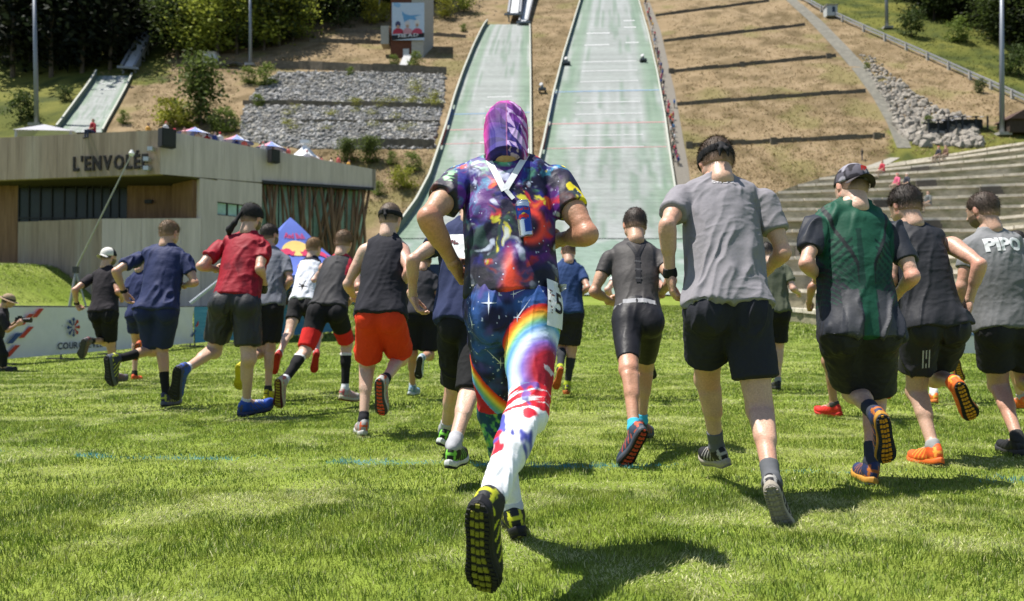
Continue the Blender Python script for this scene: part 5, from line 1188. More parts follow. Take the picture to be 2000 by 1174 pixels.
    inrun('narrow pale slide running down beside the in-run trough', (1022, 52), (1045, -30), 18, 1.2, 3.)
    inrun('dark steel in-run of the practice jump rising into the forest', (250, 146), (302, 66), 24, 1.6, 4.)
    # judge stands on the mats: small machines by the edges
    dk = mat('machine_dark', (.11, .115, .12), .6, .3, 2.)
    for i, (x, y, lab) in enumerate([(1107, 130, 'small grey snow machine parked at the left edge of the large jump'), (1256, 124, 'small grey snow machine parked at the right edge of the large jump'), (1059, 182, 'dark snow cannon on the brown strip between the two jumps')]):
        p = ground(x, y, 60, 420)+[0, 0, .4]; r = empty('snow_machine', p); tag(r, lab, 'machine'); m = MB(); m.box(p+[0, 0, .5], (1.5, 1.2, .5)); m.build('chassis', dk, r)
        m = MB(); m.tube([p+[0, 0, .7], p+[0, .1, 1.2], p+[-.3, -.5, 1.5]], [.3, .3, .42], 10); m.build('barrel', mat('machine_grey', (.34, .35, .37), .5, .2, 2.), r)
        for s in (-1, 1): m = MB(); m.box(p+[s*.7, 0, .25], (.3, 1.5, .5)); m.build('crawler_track', dk, r)
# ------------------------------------------------------------------ right hillside
def right_hill():
    wood = mat('retaining_timber', (.11, .092, .070), .9, .3, 1.2, c2=(.16, .135, .10)); gp = mat('gravel_path', (.165, .150, .125), .95, .2, 1.2, bump=.4, bscale=4.); gp2 = mat('grey_stair_path', (.125, .120, .098), .9, .25, .8, c2=(.17, .16, .13))
    rows = [((1345, 287), (1728, 268), 'lowest'), ((1322, 206), (1690, 180), 'second lowest'), ((1310, 142), (1632, 111), 'middle'), ((1296, 82), (1572, 50), 'second highest'), ((1280, 32), (1502, 3), 'highest')]
    for a, b, w_ in rows:
        P = gpoly([a, b], 22); root = empty('retaining_wall', P[0]); tag(root, '%s of the dark timber retaining walls across the brown right slope' % w_, 'retaining wall', 'retaining walls on the right slope')
        nb = 11
        for k in range(nb):
            seg = P[k*2:k*2+3]
            if len(seg) > 1: wall_along([seg[0], seg[-1]] if len(seg) < 3 else seg, 0.66+.10*((k*7) % 3), .35, 'plank', wood, root, -.5)
        for t in ((.02, .45, .98) if w_ in ('lowest', 'middle') else ()):
            p = P[int(t*21)]; m = MB(); m.box(p+[0, -.5, .0], (1.2, .6, 1.7)); m.build('post', wood, root)
    pl = [(1520, -14), (1545, 10), (1580, 42), (1625, 90), (1668, 140), (1704, 190), (1732, 240), (1752, 290)]; pr = [(1538, -14), (1566, 8), (1606, 42), (1655, 92), (1702, 142), (1738, 192), (1762, 240), (1780, 290)]
    ribbon('stair_path', pl, pr, -13, 290, 40, 3, gp2, .12, None, 'structure')
    ribbon('gravel_path', [(1252, -13), (1270, 60), (1290, 150), (1304, 230), (1316, 320), (1326, 380)], [(1262, -13), (1290, 60), (1318, 180), (1334, 270), (1345, 330), (1350, 380)], -12, 380, 40, 3, gp, .10, None, 'structure')
    ribbon('walkway', [(1742, 308), (1640, 345), (1500, 398), (1400, 440)], [(1760, 308), (1690, 345), (1545, 398), (1470, 440)], 309, 440, 20, 3, mat('walkway_grey', (.30, .28, .24), .9, .15, 1.), .12, None, 'structure')
    # long guard rail down the right side
    steel = mat('rail_steel', (.30, .31, .33), .5, .2, 2., metal=.4); conc = mat('rail_concrete', (.30, .29, .26), .9, .2, 1.)
    P = gpoly([(1545, -10), (1600, 22), (1700, 68), (1800, 112), (1900, 158), (2060, 232)], 26)
    root = empty('guard_rail', P[0]); tag(root, 'long grey double guard rail with concrete posts climbing the right hillside', 'guard rail')
    for z in (.9, 1.7): wall_along([p+np.array([0, 0, z]) for p in P], .4, .25, 'rail', steel, root, 0.)
    for k in range(1, 26, 2): m = MB(); m.box(P[k]+[0, 0, .6], (.6, .6, 2.6)); m.build('post', conc, root)
    # boulder bank: each boulder a piece
    rock = mat('boulder', (.27, .245, .21), .9, .3, 1.6, c2=(.19, .17, .145), bump=.5, bscale=4.)
    rb = empty('boulder_bank', ground(1800, 200, 60, 420)); tag(rb, 'bank of pale grey boulders between the stair path and the brown slope', 'boulders')
    ms = rock_meshes(rock, 7)
    rs = random.Random(4); L = [(1680, 108), (1700, 150), (1735, 205), (1760, 262), (1790, 285)]; R = [(1706, 112), (1746, 150), (1822, 205), (1900, 240), (1925, 285)]
    n = 0
    for yy in np.arange(110, 284, 6.2):
        a, b = by_y(L, yy), by_y(R, yy); xx = a+rs.uniform(0, 4)
        while xx < b and n < 290:
            p = ground(xx, yy+rs.uniform(-2, 2), 60, 420); o = bpy.data.objects.new('boulder', ms[rs.randrange(7)]); COL.objects.link(o); sc = rs.uniform(.7, 1.45)*(.55+.55*(yy-110)/170)
            o.location = p; o.rotation_euler = (rs.uniform(0, 6), rs.uniform(0, 6), rs.uniform(0, 6)); o.scale = (sc, sc*rs.uniform(.7, 1), sc*rs.uniform(.6, .9)); adopt(o, rb); n += 1; xx += rs.uniform(8, 13)*(.75+.35*(yy-110)/170)
    # little white booth by the rail
    p = ground(1622, 34, 60, 420); r = empty('control_booth', p); tag(r, 'small pale booth beside the guard rail near the right forest', 'booth'); wm = mat('booth_white', (.42, .44, .43), .7, .1, 2.); m = MB(); m.box(p+[0, 0, 1.6], (3.2, 2.8, 3.2)); m.build('cabin', wm, r); m = MB(); m.box(p+[0, 0, 3.3], (3.7, 3.2, .25)); m.build('roof', conc, r); m = MB(); m.box(p+[.4, -1.42, 1.9], (.9, .06, 1.6)); m.build('window', mat('glass_dark', (.02, .025, .028), .15, .1, 2., spec=.6), r)
    # dark canopies at the top of the stands
    for (x, y, wpx, lab) in [(1835, 262, 50, 'black canopy at the foot of the boulders, left one'), (1885, 255, 70, 'black canopy at the foot of the boulders, right one')]:
        p = ground(x, y, 60, 420); w3 = wpx/KPX*np.linalg.norm(p-_C); r = empty('canopy', p); tag(r, lab, 'canopy'); dkm = mat('canopy_dark', (.03, .033, .04), .8, .2, 1.); gm = mat('canopy_grey', (.20, .21, .24), .8, .2, 1.)
        m = MB(); G = [[p+[-w3/2+w3*i/10, 0, 2.7+.2*math.sin(i*2.)], ] for i in range(11)]; m.grid([[p+[-w3/2+w3*i/10, -1.2, 2.5+.15*math.sin(i*2.1)] for i in range(11)], [p+[-w3/2+w3*i/10, 1.2, 3.0+.15*math.sin(i*2.1+1)] for i in range(11)]]); m.build('canopy_roof', gm, r)
        m = MB(); m.box(p+[0, .8, 1.3], (w3*.94, .2, 2.2)); m.build('back_sheet', dkm, r)
        for s in (-1, -.3, .4, 1): m = MB(); m.bar(p+[s*w3*.46, -1.1, 0], p+[s*w3*.46, -1.1, 2.6], .25, .25, (0, 1, 0)); m.build('post', dkm, r)
    p = ground(1985, 262, 60, 420); r = empty('hut', p); tag(r, 'dark wooden hut at the right edge behind the lamp pole', 'hut'); m = MB(); m.box(p+[0, 0, 1.2], (5, 4, 2.6)); m.build('cabin', mat('hut_wood', (.05, .035, .025), .9, .3, 1.), r); m = MB(); m.add([p+q for q in ([-3, -2.5, 2.4], [3, -2.5, 2.4], [3, 2.5, 2.4], [-3, 2.5, 2.4], [0, -2.5, 4.2], [0, 2.5, 4.2])], [(0, 1, 4), (2, 3, 5), (0, 4, 5, 3), (4, 1, 2, 5), (0, 3, 2, 1)]); m.build('roof', mat('hut_roof', (.09, .055, .045), .9, .3, 1.), r)
def rock_meshes(m, n):
    out = []
    for k in range(n):
        bm = bmesh.new(); bmesh.ops.create_icosphere(bm, subdivisions=1, radius=1.); rs = random.Random(k)
        for v in bm.verts: v.co *= .72+.5*rs.random()
        me = bpy.data.meshes.new('boulder'); bm.to_mesh(me); bm.free(); me.materials.append(m); out.append(me)
    return out
# ------------------------------------------------------------------ left hillside
def left_hill():
    wood = mat('retaining_timber', (.085, .075, .060)); conc = mat('tower_concrete', (.36, .34, .30), .9, .15, .6)
    for i, (a, b, lab, h) in enumerate([((535, 133), (872, 146), 'dark retaining wall along the top of the grey rock bank', 1.8), ((475, 205), (866, 212), 'dark retaining wall crossing the middle of the grey rock bank', 1.0), ((560, 240), (858, 240), 'thin dark ledge low across the grey rock bank', .5), ((690, 288), (848, 290), 'dark retaining wall at the foot of the grey rock bank', 1.6), ((604, 82), (752, 86), 'dark timber edge of the brown terrace left of the tower, lower one', .9), ((655, 62), (750, 66), 'dark timber edge of the brown terrace left of the tower, upper one', .9), ((842, 70), (910, 74), 'short dark timber edge right of the tower', .8)]):
        P = gpoly([a, b], 15); root = empty('retaining_wall', P[0]); tag(root, lab, 'retaining wall')
        for k in range(0, 14, 2): wall_along(P[k:k+3], h+.1*(k % 3), .4, 'plank', wood, root, -.5)
    # grey rock bank: thousands of small stones, too small to tell apart
    rs = np.random.default_rng(9); ico = bmesh.new(); bmesh.ops.create_icosphere(ico, subdivisions=1, radius=1.); ico.verts.index_update(); IV = np.array([v.co for v in ico.verts]); IF = np.array([[v.index for v in f.verts] for f in ico.faces]); ico.free()
    Vs = []; Fs = []; Cs = []; n = 0; L = [(545, 140), (500, 175), (480, 205), (470, 240), (470, 275), (600, 292)]; R = [(868, 146), (868, 180), (866, 205), (856, 245), (846, 292)]
    cnt = 13000; yy = 141+150*rs.random(cnt)**1.1
    GX = np.linspace(465, 870, 34); GY = np.linspace(138, 294, 22); T = ground_many(*[q.ravel() for q in np.meshgrid(GX, GY)], 60, 420).reshape(22, 34, 3)
    A_, B_ = by_y(L, yy), by_y(R, yy); xx = A_+(B_-A_)*rs.random(cnt)
    i = np.clip((xx-GX[0])/(GX[1]-GX[0]), 0, 32.99); j = np.clip((yy-GY[0])/(GY[1]-GY[0]), 0, 20.99); i0, j0 = i.astype(int), j.astype(int); fi, fj = (i-i0)[:, None], (j-j0)[:, None]
    P = (T[j0, i0]*(1-fi)+T[j0, i0+1]*fi)*(1-fj)+(T[j0+1, i0]*(1-fi)+T[j0+1, i0+1]*fi)*fj
    sz = np.where(rs.random(cnt) < .85, rs.uniform(.16, .36, cnt), rs.uniform(.4, .7, cnt))[:, None, None]
    Vs = [(IV[None]*(.7+.55*rs.random((cnt, len(IV), 1)))*sz*np.array([1, 1, .75])+(P+np.array([0, 0, .04]))[:, None]).reshape(-1, 3)]; Fs = [(IF[None]+(np.arange(cnt)*len(IV))[:, None, None]).reshape(-1, 3)]
    c = rs.uniform(.10, .34, cnt); wm = rs.random(cnt)**2*.16; Cs = [np.repeat(np.stack([c*(1+wm*.5), c, c*(1-wm)], 1), len(IV), 0)]
    me = mesh_np('rock_bank', np.concatenate(Vs), np.concatenate(Fs), False, np.concatenate(Cs)); o = link_mesh('rock_bank', me, None, mat('small_stones', attr=True, rough=.9, var=.2, scale=2.)); tag(o, 'bank of small grey stones on the left hillside below the tower', 'stones', kind='stuff')
    ribbon('rock_base', L, R, 141, 291, 20, 12, mat('rock_base_grey', (.12, .12, .115), .95, .3, 1.), .06, None, 'structure')
    # tower with poster
    p = ground(806, 112, 60, 420); d = np.linalg.norm(p-_C); u = d/KPX; r = empty('judges_tower', p); tag(r, 'square concrete tower with rust-brown front on the left hillside', 'tower')
    rust = mat('rust_panel', (.115, .042, .022), .8, .2, .5); x0 = p[0]-41*u; x1 = p[0]+2*u; xm = p[0]-2*u; x2 = p[0]+32*u; H = 140*u; y0 = p[1]
    m = MB(); m.box(((x0+xm)/2, y0+3, p[2]+H/2-2), (xm-x0, 6, H+4)); m.build('front_panel', rust, r)
    m = MB(); m.hexa([(xm+.02, y0-.3, p[2]-3), (xm+22*u, y0-.3, p[2]-3), (x2, y0+9, p[2]-3), (xm+.02, y0+9, p[2]-3), (xm+.02, y0-.3, p[2]+H), (xm+22*u, y0-.3, p[2]+H), (x2, y0+9, p[2]+H), (xm+.02, y0+9, p[2]+H)]); m.build('concrete_shaft', conc, r)
    m = MB(); m.box((p[0]-52*u, y0+2, p[2]+42*u), (15*u, 4, 34*u)); m.build('side_block', conc, r)
    m = MB(); m.box((p[0]-12*u, y0-.2, p[2]+8*u), (11*u, .4, 14*u)); m.build('door', mat('door_pale', (.45, .46, .46), .6, .1, 1.), r)
    # poster hanging on the tower front: sky, flying skier shape, three heads, black strip with white letters
    q = empty('poster', (p[0]-8*u, y0-.7, p[2]+65*u)); tag(q, 'large pale blue poster with three helmeted figures hung on the tower front', 'poster'); W = 60*u; Hh = 70*u; cx = p[0]-8*u; cz = p[2]+65*u; Y = y0-.75
    def flat(name, pts, col, dy): m = MB(); k = len(pts); m.add([(cx+a*W, Y-dy, cz+b*Hh) for a, b in pts]+[(cx+a*W, Y-dy+.03, cz+b*Hh) for a, b in pts], [tuple(range(k)), tuple(range(2*k-1, k-1, -1))]+[(i, (i+1) % k, k+(i+1) % k, k+i) for i in range(k)]); return m.build(name, mat('poster_%s' % (col,), col, .6, .12, 1.), q)
    flat('poster_sheet', [(-.5, -.5), (.5, -.5), (.5, .5), (-.5, .5)], (.47, .55, .66), 0)
    flat('poster_swoosh', [(-.2, .28), (-.1, .20), (.05, .16), (.42, .18), (.2, .12), (.3, .02), (.05, .06), (-.12, -.02), (-.15, .10)], (.12, .30, .52), .04)
    flat('poster_swoosh', [(-.45, .42), (-.3, .36), (-.2, .44), (-.32, .5), (-.45, .5)], (.25, .42, .62), .04)
    flat('poster_strip', [(-.5, -.5), (.5, -.42), (.5, -.30), (-.5, -.37)], (.012, .012, .014), .045)
    for k, (hx, hy, hcol, bcol) in enumerate([(-.31, -.08, (.05, .05, .12), (.40, .03, .06)), (-.02, -.07, (.55, .50, .50), (.50, .25, .28)), (.28, -.04, (.62, .60, .58), (.45, .06, .10))]):
        flat('poster_figure', [(hx-.17, -.34), (hx+.17, -.32), (hx+.14, -.22), (hx+.05, -.18), (hx-.05, -.18), (hx-.14, -.24)], bcol, .05)
        flat('poster_figure', [(hx+.085*math.cos(a), hy+.09*math.sin(a)) for a in np.arange(10)*math.pi/5], hcol, .055); flat('poster_figure', [(hx+.05*math.cos(a), hy-.06+.05*math.sin(a)) for a in np.arange(8)*math.pi/4], (.42, .27, .20), .06)
    letters('HEAD', (cx-.30*W, Y-.10, cz-.435*Hh), (1, 0, .07), (0, 0, 1), .085*Hh, .62*W, mat('poster_letters', (.62, .62, .64), .6, .05, 2.), q, .02, bold=.06)
    # slide-like stair below the tower and small things
    a = ground(797, 112, 60, 420); b = ground(786, 137, 60, 420); m = MB(); m.bar(a+[0, 0, .5], b+[0, 0, .6], 2.0, .4); tag(m.build('stair', mat('stair_pale', (.36, .36, .36), .8, .15, 1.)), 'pale straight stair running down below the tower door', 'stair')
    p = ground(412, 127, 60, 420); r = empty('control_booth', p); tag(r, 'small white booth beside the pole on the left hill crest', 'booth'); m = MB(); m.box(p+[0, 0, 1.3], (2.8, 2.4, 2.6)); m.build('cabin', mat('booth_white', (.42, .44, .43)), r); m = MB(); m.box(p+[0, 0, 2.7], (3.2, 2.8, .25)); m.build('roof', conc, r)
    p = ground(450, 130, 60, 420); m = MB(); G = [[p+[(i/8-.5)*7, (j/3-.5)*3, .4+.35*math.sin(i*1.3+j)] for i in range(9)] for j in range(4)]; m.grid(G); tag(m.build('tarpaulin', mat('tarp', (.42, .46, .58), .6, .3, .5, c2=(.08, .14, .40)), None, True), 'crumpled blue and white tarpaulin beside the white booth', 'tarpaulin')
def letters(text, o, ex, ey, cap_h, width, m, parent, depth=.03, bold=0., gap=.12, name='letter', nz=None):
    """each letter a mesh of its own, standing on the baseline from o along ex"""
    ex = nrm(ex); ey = nrm(ey); ez = nrm(nz) if nz is not None else np.cross(ex, ey); gl = []
    for ch in text:
        if ch == ' ': gl.append((None, None, .35)); continue
        V, F = text_points(ch, 1.0, bold*.3, 2, 'LEFT', .001); V = V.copy(); V[:, 0] -= V[:, 0].min(); gl.append((V, F, V[:, 0].max()+gap))
    tot = sum(g[2] for g in gl)-gap; sx = width/tot; sy = cap_h/.70; x = 0; out = []
    for V, F, adv in gl:
        if V is not None:
            P = [np.asarray(o)+ex*(x+v[0])*sx+ey*v[1]*sy+ez*(depth if v[2] > 0 else 0.) for v in V]; b = MB(); b.add(P, F); out.append(b.build(name, m, parent))
        x += adv
    return out

# ------------------------------------------------------------------ dry grass tufts that roughen the slopes
def dry_tufts():
    rs = np.random.default_rng(77); n = 42000; px = rs.uniform(120, 1990, n); py = -5+425*rs.random(n)**.95
    ok = ~((px > by_y([(950, 40), (905, 150), (858, 300), (800, 420)], py)-6) & (px < by_y([(1290, -10), (1322, 180), (1350, 340)], py))) | ((px > 1040) & (px < by_y([(1136, 0), (1100, 120), (1062, 290)], py)-5) & (py < 300))
    ok &= ~((px > 465) & (px < 872) & (py > 138) & (py < 294)); ok &= ~((px < 262) & (py > 145)); ok &= ~((px > by_y([(1520, -14), (1580, 42), (1668, 140), (1752, 290)], py)-3) & (px < by_y([(1538, -14), (1606, 42), (1702, 142), (1780, 290)], py)+3)); ok &= ~((py < 130-.12*(px-300)) & (px < 760))
    wl = by_y([(1748, 306), (1640, 345), (1500, 398), (1400, 440)], py); ok &= ~((py > 303) & (px > wl-25))
    px, py = px[ok], py[ok]; P = ground_many(px, py, 60, 420); n = len(P); right = py < (px-1560)*.455-4
    k = 4; B = np.repeat(P, k, 0)+rs.normal(0, .22, (n*k, 3))*np.array([1, 1, 0]); m = len(B); h = rs.uniform(.12, .40, (m, 1)); a = rs.random(m)*6.28; S = np.stack([np.cos(a), np.sin(a), 0*a], 1)*rs.uniform(.04, .11, (m, 1)); tip = B+np.concatenate([rs.normal(0, .16, (m, 2)), h], 1)
    pal = np.array([(.29, .205, .108), (.235, .165, .082), (.165, .115, .055), (.35, .26, .145), (.21, .185, .065)]); palg = np.array([(.10, .115, .025), (.15, .15, .035), (.06, .075, .018), (.17, .16, .05), (.08, .10, .02)]); q = rs.integers(0, 5, n); q = np.where(fbm(P*.12+9, 3, 4) > .58, np.where(rs.random(n) < .5, 4, q), q)
    c = np.where(right[:, None], palg[q], pal[q])*(.8+.4*rs.random((n, 1))); c = np.tile(np.repeat(c, k, 0), (3, 1)); i = np.arange(m)
    o = link_mesh('dry_grass', mesh_np('dry_grass', np.concatenate([B-S, B+S, tip]), np.stack([i, i+m, i+2*m], 1), False, c), None, mat('dry_grass_blade', attr=True, rough=.9, var=0, scale=1., spec=.1)); tag(o, 'dry golden-brown grass tufts covering the hillside around the jumps', 'dry grass', kind='stuff')
# ------------------------------------------------------------------ the concrete building on the left
def at_z(px, d, z):
    p = at(px, 600, d); return np.array([p[0], p[1], z])
def quad_slab(p, th, name, m, parent, back=None):
    """wall piece from four corners (bottom left, bottom right, top right, top left seen from outside), thickened backwards"""
    p = [np.asarray(q, float) for q in p]; n = nrm(np.cross(p[1]-p[0], p[3]-p[0])); bk = -n*th if back is None else np.asarray(back, float)
    b = MB(); b.hexa([p[0], p[1], p[1]+bk, p[0]+bk, p[3], p[2], p[2]+bk, p[3]+bk]); return b.build(name, m, parent)
def building():
    brown = mat('board_marked_concrete', (.33, .255, .20), .9, .28, 1.2, c2=(.25, .19, .145), stretch=(2.2, 2.2, .10), bump=.35, bscale=4., c3=(.36, .30, .245))
    grey = mat('pale_concrete', (.54, .46, .44), .9, .16, .9, c2=(.46, .39, .37), stretch=(2., 2., .16), bump=.2, bscale=4.)
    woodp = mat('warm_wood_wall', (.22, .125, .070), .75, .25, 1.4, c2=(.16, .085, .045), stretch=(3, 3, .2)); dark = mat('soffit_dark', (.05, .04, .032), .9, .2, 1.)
    glass = mat('window_glass', (.020, .026, .022), .25, .3, .3, spec=.25); teal = mat('teal_glass', (.34, .50, .43), .25, .3, .5, spec=.5); frame = mat('window_frame', (.018, .018, .018), .5, .1, 2.)
    A = at_z(310, 52., 0); B = at_z(733, 66., 0); Lf = at_z(-130, 55.2, 0)
    root = empty('building', A); tag(root, 'modern board-marked concrete building with terrace, lettered L\'ENVOLÉE', 'building')
    zt, zb = 13.27, 10.36
    def w2(px):   # point on the right wall plane under pixel column px
        a = (px-1000)/KPX; s = (a*A[1]-A[0])/((B[0]-A[0])-a*(B[1]-A[1])); return A+(B-A)*s, s
    Z = lambda p, z: np.array([p[0], p[1], z])
    # front band: formwork panels, each a piece
    n1 = 9
    for k in range(n1):
        a = Lf+(A-Lf)*k/n1; b = Lf+(A-Lf)*(k+1)/n1; e = nrm(b-a)*.006; quad_slab([Z(a+e, zb), Z(b-e, zb), Z(b-e, zt), Z(a+e, zt)], .45, 'wall_panel', brown, root)
    # right wall: upper band panels tapering to the far end
    n2 = 8
    for k in range(n2):
        s0, s1 = k/n2, (k+1)/n2; a = A+(B-A)*s0; b = A+(B-A)*s1; e = nrm(b-a)*.006; low = lambda s: zb+(.45*min(s, .42)/.42)+max(0, s-.42)/.58*.85
        quad_slab([Z(a+e, low(s0)), Z(b-e, low(s1)), Z(b-e, zt), Z(a+e, zt)], .45, 'wall_panel', grey, root)
    # solid right wall between the recess and the timber screen, with the strip window
    r0, _ = w2(388); r1, _ = w2(423); r2, _ = w2(506); r3, _ = w2(510); off = nrm(np.cross([0, 0, 1], B-A))*.02
    zw0 = .9+(622-421)/KPX*55.6; zw1 = .9+(622-395)/KPX*55.6
    quad_slab([Z(r0, -1), Z(r1, -1), Z(r1, zb+.12), Z(r0, zb+.12)], .45, 'wall_panel', grey, root); quad_slab([Z(r1, -1), Z(r2, -1), Z(r2, zw0), Z(r1, zw0)], .45, 'wall_panel', grey, root); quad_slab([Z(r1, zw1), Z(r2, zw1), Z(r2, zb+.35), Z(r1, zb+.2)], .45, 'wall_panel', grey, root); quad_slab([Z(r2, -1), Z(r3, -1), Z(r3, zb+.35), Z(r2, zb+.35)], .45, 'wall_panel', grey, root)
    inw = nrm(np.array([-(B-A)[1], (B-A)[0], 0])); inw = inw if inw@np.array([0, 1, 0]) > 0 else -inw
    win = None
    for k in range(4):
        a = r1+(r2-r1)*k/4; b = r1+(r2-r1)*(k+1)/4; e = nrm(b-a)*.05
        o = quad_slab([Z(a+e, zw0+.05)+inw*.2, Z(b-e, zw0+.05)+inw*.2, Z(b-e, zw1-.05)+inw*.2, Z(a+e, zw1-.05)+inw*.2], .04, 'window_pane', teal, root)
        m = MB(); m.bar(Z(a, zw0)+inw*.18, Z(a, zw1)+inw*.18, .10, .12, (0, 1, 0)); m.build('window_mullion', frame, root)
    for z in (zw0, zw1): m = MB(); m.bar(Z(r1, z)+inw*.12, Z(r2, z)+inw*.12, .2, .10); m.build('window_frame', frame, root)
    # parapet wall below the terrace: brown left part, grey right part
    LW = [at_z(391, 54.05, 0), at_z(197, 54.35, 0), at_z(33, 56.3, 0), at_z(36, 60, 0)]
    for k in range(5):
        a = LW[1]+(LW[0]-LW[1])*k/5; b = LW[1]+(LW[0]-LW[1])*(k+1)/5; e = nrm(b-a)*.01; quad_slab([Z(a+e, -1), Z(b-e, -1), Z(b-e, 7.72), Z(a+e, 7.72)], .35, 'wall_panel', grey, root)
    for k in range(4):
        a = LW[2]+(LW[1]-LW[2])*k/4; b = LW[2]+(LW[1]-LW[2])*(k+1)/4; e = nrm(b-a)*.01; quad_slab([Z(a+e, -1), Z(b-e, -1), Z(b-e, 7.72), Z(a+e, 7.74)], .35, 'wall_panel', brown, root)
    quad_slab([Z(LW[3], -1), Z(LW[2], -1), Z(LW[2], 7.74), Z(LW[3], 7.74)], .35, 'wall_panel', brown, root)
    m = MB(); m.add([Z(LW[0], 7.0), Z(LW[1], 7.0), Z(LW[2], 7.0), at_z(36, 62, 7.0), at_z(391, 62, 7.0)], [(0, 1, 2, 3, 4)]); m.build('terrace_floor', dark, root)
    # recess: soffit, back wall with glazing and wood
    bw = 56.6
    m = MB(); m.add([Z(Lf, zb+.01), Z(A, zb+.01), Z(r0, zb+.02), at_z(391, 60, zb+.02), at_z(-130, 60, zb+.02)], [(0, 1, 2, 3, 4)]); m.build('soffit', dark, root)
    def back(x0, x1, z0, z1, m_, nm, dy=0., th=.1): return quad_slab([at_z(x0, bw+dy, z0), at_z(x1, bw+dy, z0), at_z(x1, bw+dy, z1), at_z(x0, bw+dy, z1)], th, nm, m_, root)
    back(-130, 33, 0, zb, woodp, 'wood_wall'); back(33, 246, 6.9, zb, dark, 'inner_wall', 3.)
    xs = [33, 53, 75, 98, 122, 145, 166, 178, 195, 212, 229, 246]
    for a, b in zip(xs[:-1], xs[1:]):
        back(a+1, b-1, 7.0, zb-.15, glass, 'window_pane', .05, .03); back(a-.9, a+.9, 6.95, zb, frame, 'window_mullion', -.05)
    for a in (8.0, ): back(34, 245, a, a+.1, frame, 'window_transom', -.04)
    for k in range(8): a = 246+(391-246)*k/8; b = 246+(391-246)*(k+1)/8; back(a+.15, b-.15, 6.9, zb, woodp, 'wood_panel', .02)
    back(340, 376, 7.2, 8.35, glass, 'window_pane', -.06, .03); back(338, 340, 7.1, 8.45, frame, 'window_frame', -.08); back(376, 378, 7.1, 8.45, frame, 'window_frame', -.08); back(338, 378, 8.4, 8.5, frame, 'window_frame', -.085); back(357, 359, 7.2, 8.4, frame, 'window_frame', -.085)
    quad_slab([Z(r0, 6.9)+inw*.4, Z(r0, 6.9)+inw*3.2+off, Z(r0, zb)+inw*3.2+off, Z(r0, zb)+inw*.4], .3, 'wood_wall', woodp, root)
    for (x, z, s) in [(46, 7.35, .35), (70, 7.45, .5), (96, 7.35, .3), (134, 7.55, .6)]: back(x-4*s*2, x+4*s*2, z-.35*s*1.6, z+.35*s*1.6, mat('notice_paper', (.45, .55, .55), .7, .2, 2.), 'notice', -.09, .01)
    for x in (288, 352): m = MB(); m.box(at_z(x, bw-.2, 9.2), (.5, .2, .25)); m.build('wall_lamp', frame, root)
    # timber screen on the right: slanting logs in front of teal glazing
    g0, _ = w2(510); g1, _ = w2(727); logm = mat('timber_log', (.16, .088, .046), .8, .3, 1.5, c2=(.24, .145, .08), stretch=(3, 3, .4)); rs = random.Random(11)
    lowz = lambda s: zb+.45+max(0, s)*.78
    for k in range(10):
        a = g0+(g1-g0)*k/10+inw*1.0; b = g0+(g1-g0)*(k+1)/10+inw*1.0; e = nrm(b-a)*.06; quad_slab([Z(a+e, 1.), Z(b-e, 1.), Z(b-e, lowz((k+1)/10)), Z(a+e, lowz(k/10))], .04, 'glass_panel', teal, root)
        m = MB(); m.bar(Z(a, 1.), Z(a, lowz(k/10)), .07, .08, (0, 1, 0)); m.build('glazing_bar', frame, root)
    for k in range(36):
        s = (k+rs.uniform(-.3, .3))/35; s = min(max(s, .01), .99); s2 = min(max(s+rs.choice((-1, 1, 1))*rs.uniform(.03, .26), .0), 1.); dep = rs.uniform(.08, .6)
        top = Z(g0+(g1-g0)*s, lowz(s)+.1)+inw*dep; bot = Z(g0+(g1-g0)*s2, 1.5)+inw*(dep+rs.uniform(-.1, .1)); mid = (top+bot)/2+nrm(g1-g0)*rs.uniform(-.25, .25); r_ = rs.uniform(.08, .15)
        m = MB(); m.tube([bot, mid, top], [r_*1.15, r_, r_*.9], 8); m.build('timber_post', logm, root, True)
    m = MB(); m.bar(Z(g0, lowz(0)+.02)+inw*.3, Z(g1, lowz(1)+.02)+inw*.3, .9, .22); m.build('screen_beam', frame, root)
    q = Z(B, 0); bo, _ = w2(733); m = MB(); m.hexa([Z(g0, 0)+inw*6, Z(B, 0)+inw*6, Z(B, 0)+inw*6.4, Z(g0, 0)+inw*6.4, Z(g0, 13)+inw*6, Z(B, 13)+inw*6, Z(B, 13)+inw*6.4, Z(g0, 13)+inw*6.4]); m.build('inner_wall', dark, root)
    quad_slab([Z(B, 11.6), Z(B, 11.6)+inw*9, Z(B, zt)+inw*9, Z(B, zt)], .4, 'wall_panel', grey, root)
    # roof deck
    m = MB(); m.add([Z(Lf, 12.25), Z(A, 12.25), Z(B, 12.25), Z(B, 12.25)+inw*9, Z(A, 12.25)+[3, 16, 0], Z(Lf, 12.25)+[0, 14, 0]], [(0, 1, 2, 3, 4, 5)]); m.build('roof_deck', mat('roof_deck', (.25, .24, .22), .9, .2, 1.), root)
    # letters
    u0 = Lf+(A-Lf)*0; dirv = nrm(A-Lf); nrmv = nrm(np.cross(dirv, [0, 0, 1])); nrmv = nrmv if nrmv[1] < 0 else -nrmv
    def w1(px): a = (px-1000)/KPX; s = (a*Lf[1]-Lf[0])/((A[0]-Lf[0])-a*(A[1]-Lf[1])); return Lf+(A-Lf)*s
    p0 = w1(141); p1 = w1(287); zl = .9+(622-333)/KPX*p0[1]
    letters("L'ENVOLÉE", Z(p0, zl)+nrmv*.02, dirv, (0, 0, 1), .92, np.linalg.norm(p1-p0), mat('letter_black', (.022, .018, .016), .6, .1, 2.), root, .10, .10, nz=nrmv, gap=.16)
    # loudspeakers and floodlights on the walls
    spk = mat('speaker_black', (.014, .014, .015), .6, .2, 3.); grl = mat('speaker_grille', (.03, .03, .032), .8, .3, 8.); alu = mat('aluminium', (.45, .46, .47), .4, .1, 3., metal=.6)
